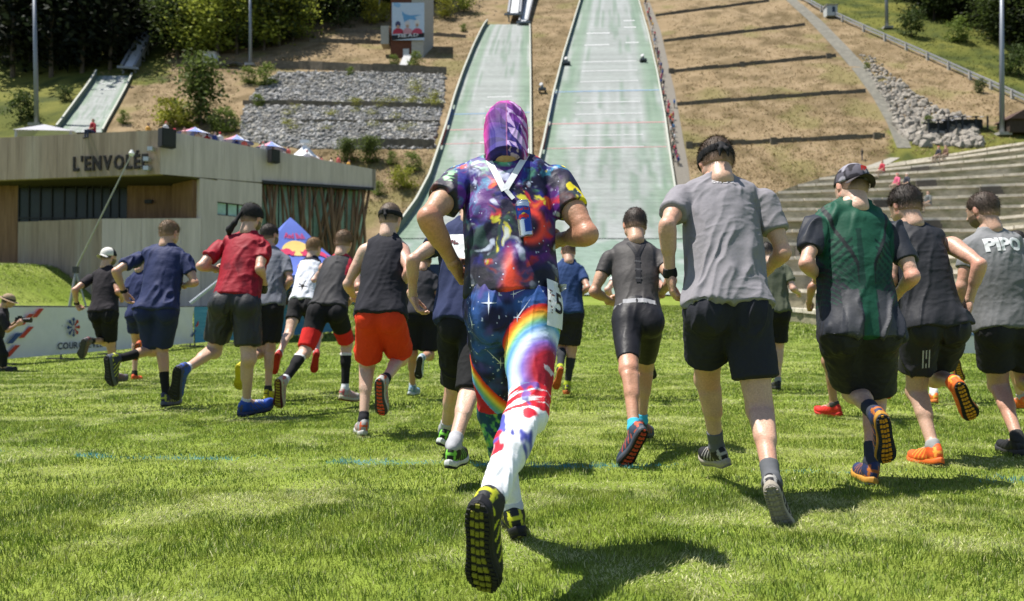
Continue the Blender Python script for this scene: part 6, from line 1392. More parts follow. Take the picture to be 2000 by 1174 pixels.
    for (px, y, wd, ht, lab, gd) in [(312, 272, .95, 1.2, 'black loudspeaker at the building corner beside the lettering', .75), (525, 306, .7, .95, 'black loudspeaker halfway along the right-hand concrete wall', .5)]:
        q, s = w2(px); z = .9+(622-y)/KPX*q[1]; c = Z(q, z)-inw*gd; r = empty('loudspeaker', c); tag(r, lab, 'speaker'); x = nrm(B-A)
        m = MB(); m.box(c, (wd, .55, ht), (x, inw, np.array([0, 0, 1.]))); m.build('cabinet', spk, r); m = MB(); m.box(c-inw*.29, (wd*.86, .03, ht*.9), (x, inw, np.array([0, 0, 1.]))); m.build('grille', grl, r)
        m = MB(); m.bar(c+inw*.2, c+inw*(gd+.1), .12, .12); m.build('bracket', spk, r)
    for (px, y, lab) in [(299, 292, 'small floodlight under the corner loudspeaker'), (291, 312, 'small white camera box right of the lettering, upper one'), (291, 330, 'small white camera box right of the lettering, lower one')]:
        c = w1(px); c = Z(c, .9+(622-y)/KPX*c[1])+nrmv*.35; r = empty('wall_fixture', c); tag(r, lab, 'fixture'); m = MB(); m.box(c, (.34, .45, .26)); m.build('housing', alu, r); m = MB(); m.bar(c-nrmv*.05, c-nrmv*.36, .06, .06); m.build('arm', spk, r)
    return dict(A=A, B=B, inw=inw, w2=w2, Z=Z, w1=w1, Lf=Lf, nrmv=nrmv)
# ------------------------------------------------------------------ stands on the right
def stands():
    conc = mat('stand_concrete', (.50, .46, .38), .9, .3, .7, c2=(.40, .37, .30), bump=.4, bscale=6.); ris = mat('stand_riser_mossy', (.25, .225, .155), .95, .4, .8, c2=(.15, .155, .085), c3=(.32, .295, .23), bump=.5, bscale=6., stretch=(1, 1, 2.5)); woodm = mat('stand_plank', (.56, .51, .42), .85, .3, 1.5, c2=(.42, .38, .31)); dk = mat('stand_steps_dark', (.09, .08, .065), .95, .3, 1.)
    Bp = np.array([(11.5, 40, 1.5), (13.2, 36.5, 1.3), (13.2, 28, .9), (12.2, 17, .5)]); Mp = np.array([(15.5, 53, 8.2), (24, 52.8, 8.2), (33, 51.5, 8.2), (43, 40, 8.2)]); Tp = np.array([(34.5, 72.6, 15), (41, 63.7, 15), (50, 52, 15), (58, 36, 15.)]); N = 15; ns = 34
    tt = np.linspace(0, 1, ns)
    def cr(P, t): f = t*3; i = min(int(f), 2); u = f-i; e = u*u*(3-2*u)*.4+u*.6; return P[i]*(1-e)+P[i+1]*e
    root = empty('stands', (13.2, 36.5, 1.0)); tag(root, 'curved stone and timber spectator stands rising on the right', 'stands')
    def pt(i, t): s = i/(N-1); return 2*(s-.5)*(s-1)*cr(Bp, t)+4*s*(1-s)*cr(Mp, t)+2*s*(s-.5)*cr(Tp, t)
    rs = random.Random(2)
    for i in range(N):
        f = [pt(i, t) for t in tt]; g = [pt(i+1, t) if i < N-1 else pt(i, t)+np.array([1.6, .4, 0]) for t in tt]
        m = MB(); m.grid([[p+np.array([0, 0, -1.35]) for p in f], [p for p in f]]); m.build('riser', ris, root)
        m = MB(); m.grid([[p for p in f], [np.array([q[0], q[1], p[2]]) for p, q in zip(f, g)]]); m.build('tread', conc, root)
        # timber edge planks, laid end to end
        for k in range(0, ns-1, 2):
            a, b = f[k], f[min(k+2, ns-1)]; v = nrm(b-a); out = nrm(np.array([v[1], -v[0], 0])); out = out if out[0] < 0 else -out
            a2 = a+v*.03+out*.06; b2 = b-v*.03+out*.06; dz = rs.uniform(-.015, .02)
            m = MB(); m.bar(a2+[0, 0, -.04+dz]-out*.28, b2+[0, 0, -.04+dz]-out*.28, .60, .18); m.build('plank', woodm, root)
    # stair blocks between rows
    for (i, t) in [(2, .40), (4, .45), (6, .50), (9, .5), (11, .5), (4, .25), (6, .28), (8, .30), (10, .32), (12, .2)]:
        a, b = pt(i, t), pt(i, t+.03); v = nrm(b-a); out = nrm(np.array([v[1], -v[0], 0])); out = out if out[0] < 0 else -out
        for k in range(3): m = MB(); m.box(a+out*(.25+.3*k)+[0, 0, -.15-.28*k-.4], (.3, 1.3, .8), (out, v, np.array([0, 0, 1.]))); m.build('stair_step', dk, root)
    ends = [pt(i, 0) for i in range(N)]
    m = MB(); m.grid([[p+np.array([0, 0.02, 0]) for p in ends], [np.array([p[0], p[1]+.02, -.5]) for p in ends]]); m.build('end_wall', ris, root)
    return pt
# ------------------------------------------------------------------ lamp poles
def poles():
    gal = mat('galvanised_pole', (.23, .25, .28), .5, .12, 3., metal=.5)
    for (x0, y0, x1, y1, lab, w0) in [(72, 246, 62, -60, 'tall grey lamp pole at the far left of the hillside', 9), (489, 128, 487, -60, 'tall grey lamp pole on the left hill crest beside the booth', 7), (1957, 264, 1961, -80, 'tall grey lamp pole by the dark hut on the right', 10), (1732, 56, 1732, -90, 'grey lamp pole on the green slope right of the guard rail', 7), (741, 36, 740, -60, 'thin grey lamp pole left of the poster tower', 4)]:
        p = ground(x0, y0, 60, 420); d = p@_F; q = at(x1, y1, d); q = np.array([q[0], p[1], q[2]]); r0 = w0/KPX*d/2; root = empty('lamp_pole', p); tag(root, lab, 'lamp pole')
        m = MB(); m.tube([p-[0, 0, 1], p+(q-p)*.5, q], [r0, r0*.82, r0*.62], 12); m.build('shaft', gal, root, True); m = MB(); m.box(p+[0, 0, .1], (r0*5, r0*5, .6)); m.build('footing', mat('rail_concrete', (.3, .29, .26)), root)
        m = MB(); m.bar(q+[-1.6, 0, 0], q+[1.6, 0, 0], .3, .3); m.build('lamp_arm', gal, root)
        for s in (-1.3, 0, 1.3): m = MB(); m.box(q+[s, -.3, .4], (.9, .5, .6)); m.build('lamp_head', gal, root)
# ------------------------------------------------------------------ barriers and banners at the edge of the field
def barriers():
    sheet = mat('banner_white', (.62, .60, .64), .8, .06, 1.5, bump=.2, bscale=3.); mesh_b = mat('banner_blue', (.045, .20, .34), .8, .15, 6., c2=(.12, .32, .46), stretch=(.3, .3, 14)); steel = mat('barrier_steel', (.05, .05, .055), .5, .1, 3., metal=.4)
    redp = mat('print_red', (.42, .045, .03), .7, .08, 3.); blup = mat('print_blue', (.03, .06, .20), .7, .08, 3.); navy = mat('print_navy', (.03, .035, .07), .7, .08, 3.)
    P0 = at_z(2, 15.5, 0); P1 = at_z(378, 22.6, 0); P2 = at_z(650, 29.0, 0); gz = lambda p: float(height(p[0], p[1]))
    def panel(a, b, m_, lab, nm='banner_barrier', h0=.12, h1=1.14):
        root = empty(nm, (a[0], a[1], gz(a))); tag(root, lab, 'barrier', 'banner barriers along the field'); n = 14; v = nrm(b-a); nr = nrm(np.cross(v, [0, 0, 1])); nr = nr if nr[1] < 0 else -nr; G = []
        for z in np.linspace(h0, h1, 6): G.append([np.array([p[0], p[1], gz(p)+z])+nr*(.025*math.sin(k*1.9+z*5)+.012*math.sin(k*.7+9*z)) for k, p in enumerate([a+(b-a)*k/n for k in range(n+1)])])
        m = MB(); m.grid(G); m.grid([[q-nr*.006 for q in r][::-1] for r in G]); m.build('banner_sheet', m_, root, True)
        for t in (.02, .5, .98):
            p = a+(b-a)*t-nr*.05; g = gz(p); m = MB(); m.tube([p+[0, 0, g], p+[0, 0, g+1.16]], .02, 8); m.build('post', steel, root); m = MB(); m.bar(p+nr*.32+[0, 0, g+.03], p-nr*.32+[0, 0, g+.03], .06, .03); m.build('foot', steel, root)
        m = MB(); m.tube([a-nr*.05+[0, 0, gz(a)+1.15], b-nr*.05+[0, 0, gz(b)+1.15]], .018, 8); m.build('top_rail', steel, root)
        return root, a, v, nr, np.linalg.norm(b-a)
    def prints(info, polys):
        root, a, v, nr, L = info
        for pts, m_, nm in polys:
            m = MB(); k = len(pts); W = [a+v*u+nr*.045+np.array([0, 0, gz(a+v*u)+z]) for u, z in pts]; m.add(W, [tuple(range(k))]); m.build(nm, m_, root)
    cut = [0, .5, 1.0]; La = np.linalg.norm(P1-P0)
    i1 = panel(P0, P0+(P1-P0)*.497, sheet, 'white banner barrier with red slashes and a snowflake emblem, nearest on the left')
    i2 = panel(P0+(P1-P0)*.503, P1, sheet, 'white banner barrier with black numerals behind the navy runner')
    i3 = panel(P1+(P2-P1)*.006, P1+(P2-P1)*.5, mesh_b, 'blue banner barrier just left of the grey tee runner'); i4 = panel(P1+(P2-P1)*.506, P2, mesh_b, 'blue banner barrier behind the white vest runner')
    def slash(u, z, w_=.26, h=.22, s=.28): return [(u, z), (u+w_*.55, z), (u+w_*.55+s, z+h), (u+s, z+h)]
    prints(i1, [(slash(.05, .16), redp, 'slash'), (slash(.42, .52), redp, 'slash'), (slash(.42, .78), redp, 'slash'), (slash(.78, .93, .26, .18, .2), redp, 'slash'), (slash(.10, .42, .3, .2, .25), blup, 'slash')])
    cx, cz = 2.05, .70; pr = []
    for k in range(8):
        a = k*math.pi/4; ca, sa = math.cos(a), math.sin(a); arm = [(cx+ca*.05-sa*.018, cz+sa*.05+ca*.018), (cx+ca*.05+sa*.018, cz+sa*.05-ca*.018), (cx+ca*.21+sa*.022, cz+sa*.21-ca*.022), (cx+ca*.21-sa*.022, cz+sa*.21+ca*.022)]; pr.append((arm, redp if ca > .1 else blup, 'snowflake_arm'))
        for b in (.5, -.5):
            e = a+b; r0 = .12; q = (cx+ca*r0, cz+sa*r0); w_ = (math.cos(e), math.sin(e)); pr.append(([(q[0]-w_[1]*.012, q[1]+w_[0]*.012), (q[0]+w_[1]*.012, q[1]-w_[0]*.012), (q[0]+w_[0]*.08+w_[1]*.012, q[1]+w_[1]*.08-w_[0]*.012), (q[0]+w_[0]*.08-w_[1]*.012, q[1]+w_[1]*.08+w_[0]*.012)], redp if ca > .1 else blup, 'snowflake_arm'))
    prints(i1, pr)
    def word(info, text, u, z, h, wd, m_):
        root, a, v, nr, L = info; p = a+v*u; letters(text, np.array([p[0], p[1], gz(p)+z])+nr*.045, v, (0, 0, 1), h, wd, m_, root, .004, .06, nz=nr)
    word(i1, 'COURCHEVEL', 1.55, .24, .14, 1.5, navy); word(i2, '2023', .9, .42, .24, .95, navy)
    prints(i2, [(slash(3.35, .30, .18, .18, .2), blup, 'slash'), (slash(3.60, .58, .18, .28, .25), redp, 'slash'), (slash(3.80, .28, .14, .16, .15), blup, 'slash')])
    a = at_z(1852, 17.6, 0); b = at_z(2030, 17.9, 0); i5 = panel(a, b, sheet, 'white banner barrier on the right beyond the PIPO runner'); word(i5, 'DEMAIN', .30, .50, .09, .55, mat('print_pale_blue', (.18, .26, .45), .7, .1, 3.))
    a = at_z(826, 23.5, 0); b = at_z(905, 23.8, 0); i6 = panel(a, b, mat('banner_navy', (.02, .03, .085), .8, .1, 3.), 'navy banner barrier far behind the runner with the paper bib', h0=.12, h1=2.4); word(i6, 'Red Bull', .42, 1.55, .14, .62, redp)
def tent():
    d = 27.; cx = at(566, 430, d)[0]; Y = d; peak = .9+(622-424)/KPX*d; ew = 1.95; ez = .9+(622-543)/KPX*d; g = float(height(cx, Y)); root = empty('tent', (cx, Y, g)); tag(root, 'blue pyramid event tent with red lettering and bull emblem on the field', 'tent')
    blue = mat('tent_blue', (.085, .135, .46), .6, .12, 1.2, bump=.2, bscale=3.); steel = mat('barrier_steel', (.05, .05, .055)); redm = mat('tent_red', (.52, .03, .10), .6, .1, 2.); yel = mat('tent_yellow', (.72, .50, .16), .6, .1, 2.)
    rot = .5; cs = [(math.cos(rot+math.pi/4+k*math.pi/2)*ew*1.414, math.sin(rot+math.pi/4+k*math.pi/2)*ew*1.414) for k in range(4)]
    def surf(k, u, v):  # u along edge 0..1, v eaves->peak 0..1, sagging
        a = np.array(cs[k]); b = np.array(cs[(k+1) % 4]); e = a+(b-a)*u; f = (1-v)**1.25+.0; s = 1-v; r = e*s*(1-.16*math.sin(math.pi*v)*1.0); return np.array([cx+r[0], Y+r[1], ez+(peak-ez)*v])
    for k in range(4):
        m = MB(); m.grid([[surf(k, u, v) for u in np.linspace(0, 1, 9)] for v in np.linspace(0, .995, 12)]); m.build('roof_panel', blue, root, True)
        m = MB(); m.grid([[surf(k, u, 0)-[0, 0, .32+.06*math.sin(u*math.pi)] for u in np.linspace(0, 1, 9)], [surf(k, u, 0) for u in np.linspace(0, 1, 9)]]); m.build('valance', blue, root)
        c = cs[k]; m = MB(); m.tube([(cx+c[0]*.98, Y+c[1]*.98, g), (cx+c[0]*.98, Y+c[1]*.98, ez)], .035, 8); m.build('tent_leg', steel, root)
    # emblem on the two sides that face the field
    def print_on(k, V2, F, m_, nm, lift):
        W = []
        for u, v in V2:
            p = surf(k, u, v); e = .01; n = nrm(np.cross(surf(k, u+e, v)-p, surf(k, u, v+e)-p)); W.append(p+n*lift)
        b = MB(); b.add(W, F); b.build(nm, m_, root)
    for k in (2, 3):
        yf = .5
        disc = [(.5+.26*math.cos(a), .45+.13*math.sin(a)) for a in np.arange(20)*math.pi/10]; V2, F = gridded(disc, [tuple(range(20))], .06); print_on(k, V2, F, yel, 'emblem_sun', .02)
        for sgn in (-1, 1):
            V, F = bull_shape(.5); V2, F = gridded([(sgn*(x*.80-.24)+.5, y*.62+.36) for x, y in V], F if sgn > 0 else [f[::-1] for f in F], .06); print_on(k, V2, F, redm, 'emblem_bull', .03)
        V, F = text_points('Red Bull', .17, .003); V2, F = gridded([(v[0]*1.0+.5, v[1]*.75+.62) for v in V], F, .05); print_on(k, V2, F, redm, 'lettering', .02)
def boom():
    d = 25.; a = at(148, 524, d); b = at(256, 303, d-.5); alu = mat('boom_alu', (.30, .30, .27), .45, .1, 3., metal=.5); g = float(height(a[0], a[1])); root = empty('camera_boom', (a[0], a[1], g)); tag(root, 'long thin pale camera boom leaning up in front of the building', 'boom')
    m = MB(); m.tube([a, b], [.028, .018], 8); m.build('boom_arm', alu, root); m = MB(); m.tube([b-[0, 0, .03], b+[.02, 0, .05], b+[.02, 0, .16]], [.05, .09, .03], 10); m.build('boom_head', mat('boom_white', (.6, .6, .6), .5, .1, 3.), root)
    for k in range(3):
        t = k*2.1+.4; m = MB(); m.tube([a-[0, 0, .1], (a[0]+.6*math.cos(t), a[1]+.6*math.sin(t), g)], .03, 8); m.build('stand_leg', alu, root)
    m = MB(); m.box(a+[0, 0, -.05], (.14, .14, .2)); m.build('pivot_head', mat('barrier_steel', (.05, .05, .055)), root)
    c = at(118, 560, d)
    # second pole leaning behind the navy runner
    a = at(372, 592, 24.); b = at(428, 548, 24.); r = empty('leaning_tube', a); tag(r, 'pale tube leaning behind the red tee runner above the barrier', 'tube'); m = MB(); m.tube([a, a+(b-a)*.5, b], .05, 10); m.build('tube_body', mat('tube_pale', (.40, .42, .48), .5, .1, 3.), r); m = MB(); m.tube([b, b+(b-a)*.06], .065, 10); m.build('tube_cap', alu, r)
# ------------------------------------------------------------------ small far people
CROWD = {}
def crowd_mesh(key, shirt, trousers, pose='stand'):
    if key in CROWD: return CROWD[key]
    rsx = random.Random(str(key)); a = rsx.uniform(-.1, .1)
    P = []; seg = []
    def cp(p, q, r0, r1, c): P.append(capsule(p, q, r0, r1, .04)); seg.append((np.array(p), np.array(q), (r0+r1)/2, c))
    sk = (.45, .29, .21); hair = (.03, .02, .015)
    if pose == 'stand':
        for s in (-1, 1): cp((s*.09, 0, .92), (s*.11, .03*s, .08), .09, .05, trousers); cp((s*.19, 0, 1.42), (s*.25, .02, 1.15), .055, .045, shirt); cp((s*.25, .02, 1.15), (s*.20, .20, .98), .042, .032, sk); cp((s*.11, .03*s, .05), (s*.12, .15, .04), .045, .04, (.03, .03, .03))
        cp((0, 0, .98), (0, 0, 1.38), .15, .17, shirt); cp((0, 0, 1.45), (0, .01, 1.56), .055, .055, sk); hz = 1.66
    else:
        for s in (-1, 1): cp((s*.09, 0, .10), (s*.13, .42, .16), .10, .07, trousers); cp((s*.13, .42, .16), (s*.13, .44, -.26), .06, .045, trousers); cp((s*.19, 0, .60), (s*.24, .10, .34), .055, .045, shirt); cp((s*.24, .10, .34), (s*.12, .32, .24), .042, .032, sk); cp((s*.13, .44, -.30), (s*.13, .56, -.32), .045, .04, (.03, .03, .03))
        cp((0, 0, .14), (0, .03, .56), .16, .17, shirt); cp((0, .03, .62), (0, .05, .74), .055, .055, sk); hz = .84
    P.append(ellip((0, .02, hz), I3, (.08, .10, .115), .02)); seg.append((np.array((0, .04, hz-.04)), np.array((0, .05, hz-.02)), .085, sk)); seg.append((np.array((0, -.02, hz+.03)), np.array((0, -.01, hz+.06)), .085, hair if rsx.random() < .6 else (.5, .48, .45) if rsx.random() < .5 else (.4, .03, .04)))
    V, Q = net(P, .034); D = []
    for p, q, r, c in seg:
        ab = q-p; t = np.clip((V-p)@ab/(ab@ab+1e-9), 0, 1); D.append(np.linalg.norm(V-p-t[:, None]*ab, axis=1)-r)
    k = np.argmin(np.array(D), 0); C = np.array([s[3] for s in seg])[k]
    me = mesh_np('person', V, Q, True, C); me.materials.append(mat('far_person', attr=True, rough=.85, var=.1, scale=10.)); CROWD[key] = me; return me
SHIRTS = [(.45, .03, .05), (.55, .55, .56), (.03, .05, .20), (.02, .02, .022), (.50, .12, .10), (.10, .22, .42), (.60, .50, .40), (.08, .10, .09), (.55, .30, .06), (.30, .06, .14)]
def far_person(loc, label, group, k, rz=0., pose='stand', sc=1., shirt=None):
    me = crowd_mesh((pose, shirt or k % 10), shirt or SHIRTS[k % 10], [(.03, .04, .09), (.02, .02, .02), (.25, .20, .15)][k % 3], pose); o = bpy.data.objects.new('person', me); COL.objects.link(o); o.location = loc; o.rotation_euler = (0, 0, rz); o.scale = (sc, sc, sc)
    tag(o, label, 'person', group); return o
def spectators(bl, stand_pt):
    rs = random.Random(21)
    for k in range(64):
        y = -6+338*(k+rs.uniform(-.4, .4))/64; x = by_y([(1256, -12), (1272, 60), (1289, 150), (1304, 230), (1316, 320), (1322, 345)], y)+rs.uniform(-1.5, 5.5)*(.6+y/300)
        far_person(ground(x, y, 60, 420)+[0, 0, .05], 'tiny spectator in the line along the right edge of the large ski jump', 'spectators beside the large jump', rs.randrange(10), rs.uniform(0, 6.3), sc=1.08)
    A, B, inw, Z = bl['A'], bl['B'], bl['inw'], bl['Z']
    for k in range(34):
        s = .02+.94*(k+rs.uniform(-.4, .4))/34; p = A+(B-A)*s+inw*rs.choice((1.0, 1.5, 2.2, 3.0)); far_person(Z(p, 12.27+rs.uniform(0, .12)), 'tiny spectator leaning at the roof edge of the concrete building', 'spectators on the roof terrace', rs.choice((0, 1, 1, 4, 6, 0, 8, 2)), rs.uniform(0, 6.3))
    far_person(Z(bl['w1'](172), 13.30)+[0, .4, 0], 'person in red jacket sitting on the roof edge above the lettering', None, 0, 2.6, 'sit', 1.1, (.30, .02, .03))
    far_person(at_z(15, 57.4, 7.05)+[0, 0, 0], 'person in dark jacket standing on the terrace at the left edge', None, 3, .4, 'stand', 1.05, (.035, .04, .06))
    cand = [(i, t, *px_of(stand_pt(i, t)+np.array([.3, .1, .45]))) for i in range(15) for t in np.linspace(0, .8, 161)]
    for (x, y, lab, c) in [(1726, 330, 'spectator in red top high on the left end of the stands', (.35, .03, .05)), (1754, 354, 'spectator in pink top seated mid stands beside another', (.55, .10, .18)), (1771, 356, 'spectator in dark top seated beside the one in pink', (.03, .035, .05)), (1812, 384, 'spectator in black cap and grey top seated low in the stands', (.10, .11, .11)), (1836, 300, 'spectator in dark clothes near the top rows of the stands', (.03, .03, .04)), (1848, 301, 'spectator in brown clothes near the top rows of the stands', (.12, .07, .05))]:
        i, t, _, _ = min(cand, key=lambda q: (q[2]-x)**2+(q[3]-y)**2); far_person(stand_pt(i, t)+np.array([.3, .1, .04]), lab, None, 5, 1.8, 'sit', 1.15, c)
    far_person(ground(1684, 313, 60, 420), 'lone dark figure walking on the brown slope left of the stands', None, 3, 1., 'stand', 1.2, (.03, .03, .03))
    far_person(ground(1317, 212, 60, 420), 'person in blue on the slope beside the jump path', None, 5, 1., 'stand', 1.2, (.06, .16, .40)); far_person(ground(1315, 236, 60, 420), 'person in red crouching on the slope beside the jump path', None, 0, 1., 'stand', 1.1, (.40, .03, .05))
    # parasols and marquee on the roof
    cols = [mat('parasol_blue', (.16, .22, .50), .7, .1, 2.), mat('parasol_pink', (.55, .22, .28), .7, .1, 2.), mat('parasol_white', (.55, .57, .66), .7, .1, 2.)]; pole = mat('parasol_pole', (.4, .4, .4), .5, .1, 3.)
    for (px, y, wpx, lab) in [(405, 256, 80, 'blue and pink parasol on the roof, left one'), (488, 271, 66, 'blue and pink parasol on the roof, middle one'), (556, 284, 62, 'blue and pink parasol on the roof, right one')]:
        q, s = bl['w2'](px); c = q+inw*1.9; d = c[1]; ph = .9+(622-(y-10))/KPX*d; r_ = wpx/KPX*d/2; root = empty('parasol', Z(c, 12.26)); tag(root, lab, 'parasol', 'parasols on the roof')
        m = MB(); m.tube([Z(c, 12.26), Z(c, ph)], .04, 8); m.build('pole', pole, root)
        for k in range(8):
            a0, a1 = k*math.pi/4, (k+1)*math.pi/4; m = MB(); m.grid([[Z(c, ph-.62*v**.8)+np.array([math.cos(a), math.sin(a), 0])*r_*v for a in (a0, (a0+a1)/2, a1)] for v in np.linspace(0.01, 1, 5)]); m.build('canopy_panel', cols[[0, 2, 0, 2, 0, 1, 0, 2][k]], root)
    q, s = bl['w2'](628); c = q+inw*2.2; d = c[1]; root = empty('marquee', Z(c, 12.26)); tag(root, 'white peaked marquee tent at the right end of the roof', 'tent'); wm = mat('marquee_white', (.66, .68, .70), .7, .05, 2.); ph = .9+(622-277)/KPX*d; W = 62/KPX*d
    for k in range(4):
        a0 = k*math.pi/2+.5; a1 = a0+math.pi/2; P_ = [np.array([math.cos(a), math.sin(a), 0])*W*.56 for a in (a0, a1)]
        m = MB(); m.grid([[Z(c, ph-1.25*(1-(1-v)**1.6))+(P_[0]*(1-u)+P_[1]*u)*v for u in np.linspace(0, 1, 5)] for v in np.linspace(.08, 1, 7)]); m.build('canopy_panel', wm, root, True); m = MB(); m.tube([Z(c, 12.26)+P_[0], Z(c, ph-1.25)+P_[0]], .05, 8); m.build('tent_leg', pole, root)
    m = MB(); m.box(Z(c, ph+.02), (.7, .7, .25)); m.build('peak_cap', wm, root)
    # grey hipped roof behind the parapet at far left
    c = at_z(80, 66, 12.8); u = 66/KPX; root = empty('pavilion', c); tag(root, 'low grey hipped pavilion roof behind the parapet at far left', 'pavilion'); z1 = .9+(622-241)/KPX*66; z0 = .9+(622-268)/KPX*66
    g1 = mat('pavilion_grey', (.30, .30, .33), .7, .1, 1.); g2 = mat('pavilion_pale', (.50, .49, .47), .7, .1, 1.); pk = at_z(82, 66, z1); cs_ = [at_z(20, 63, z0), at_z(140, 63, z0-.1), at_z(172, 69, z0), at_z(45, 69, z0)]
    for k in range(4): m = MB(); m.add([cs_[k], cs_[(k+1) % 4], pk, pk*.96+cs_[k]*.04], [(0, 1, 2)]); m.build('roof_slope', g1 if k in (0, 3) else g2, root)
    for k in range(4): m = MB(); m.bar(Z(cs_[k]*.9+pk*.1, 12.0), Z(cs_[k]*.9+pk*.1, z0), .15, .15, (0, 1, 0)); m.build('post', pole, root)
# ------------------------------------------------------------------ vegetation
def leaves(n, shape, size, rs, col, clumps=26, droop=.0):
    """leaf-sized faces gathered in clumps through the crown volume; shape(t) = radius at height fraction t"""
    t = rs.random(clumps)**.8; a = rs.random(clumps)*6.283; rr = np.array([shape(q) for q in t])*np.sqrt(rs.random(clumps))*.92
    C = np.stack([rr*np.cos(a), rr*np.sin(a), t], 1); k = rs.integers(0, clumps, n); cs = .07+.10*rs.random(clumps)
    P = C[k]+rs.normal(0, 1, (n, 3))*cs[k][:, None]*np.array([1, 1, .8]); P[:, 2] = np.clip(P[:, 2], .0, 1.04)
    N = rs.normal(0, 1, (n, 3)); N[:, 2] = np.abs(N[:, 2])*.8+.2; N /= np.linalg.norm(N, axis=1)[:, None]; U = np.cross(N, rs.normal(0, 1, (n, 3))); U /= np.linalg.norm(U, axis=1)[:, None]; W = np.cross(N, U); s = size*(.6+.8*rs.random((n, 1)))
    V = np.concatenate([P-U*s, P+W*s*.6, P+U*s, P-W*s*.6]); i = np.arange(n); Q = np.stack([i, i+n, i+2*n, i+3*n], 1)
    c = np.array(col)*(.65+.7*rs.random((clumps, 1)))[k]*(.8+.4*rs.random((n, 1))); return V, Q, np.tile(c, (4, 1))
FOL = None
TREES = {}
def tree_kind(kind):
    if kind in TREES: return TREES[kind]
    rs = np.random.default_rng(sum(map(ord, kind)))
    conif = lambda t: .17*(1-t)**.85+.012; oval = lambda t: .30*math.sqrt(max(0, 1-((t-.55)/.52)**2))+.02; wide = lambda t: .46*math.sqrt(max(0, 1-((t-.45)/.58)**2))+.03
    cfg = {'fir_a': (1500, conif, .030, (.011, .017, .008), 60), 'fir_b': (1300, lambda t: .14*(1-t)**.7+.02, .032, (.016, .021, .009), 50), 'fir_lit': (2600, lambda t: .15*(1-t)**.8+.010, .028, (.085, .115, .028), 90), 'leaf_a': (2200, oval, .027, (.30, .34, .055), 34), 'leaf_b': (1800, oval, .028, (.060, .085, .022), 32), 'leaf_y': (1500, oval, .030, (.28, .28, .035), 36), 'bush': (1300, wide, .045, (.115, .155, .030), 30), 'bush_y': (1300, wide, .048, (.24, .25, .035), 30), 'bush_dark': (1200, wide, .045, (.05, .075, .018), 30)}  # sunlit look of leaf_a and fir_lit is put into a brighter leaf colour
    n, sh, sz, col, cl = cfg[kind]; V, Q, C = leaves(n, sh, sz, rs, col, cl)
    low = {'fir_a': .06, 'fir_b': .10, 'fir_lit': .06}.get(kind, .16 if 'leaf' in kind else .02); V[:, 2] = low+V[:, 2]*(1-low)
    me = mesh_np('crown', V, Q, False, C); me.materials.append(FOL)
    m = MB(); m.tube([(0, 0, -.06), (.006, 0, .3), (0, .006, .62), (.0, 0, .9)], [.022, .016, .010, .003], 7)
    for k in range(5): a = k*1.3; z = .25+.1*k; m.tube([(0, 0, z), (.09*math.cos(a), .09*math.sin(a), z+.07), (.16*math.cos(a), .16*math.sin(a), z+.10)], [.007, .005, .002], 5)
    tm = bpy.data.meshes.new('trunk'); tm.from_pydata(m.v, [], m.f); tm.update(); tm.materials.append(mat('bark', (.09, .07, .05), .95, .3, 6.)); TREES[kind] = (me, tm, V, Q, C, np.array(m.v), m.f); return TREES[kind]
def tree(kind, p, h, label, name, cat, rz=0., wide=1., group=None):
    me, tm = tree_kind(kind)[:2]; r = empty(name, p); tag(r, label, cat, group)
    for nm, q in (('foliage' if cat in ('bush', 'shrub') else 'crown', me), ('stem' if cat in ('bush', 'shrub') else 'trunk', tm)):
        o = bpy.data.objects.new(nm, q); COL.objects.link(o); o.parent = r; o.scale = (h*wide, h*wide, h); o.rotation_euler = (0, 0, rz)
    return r
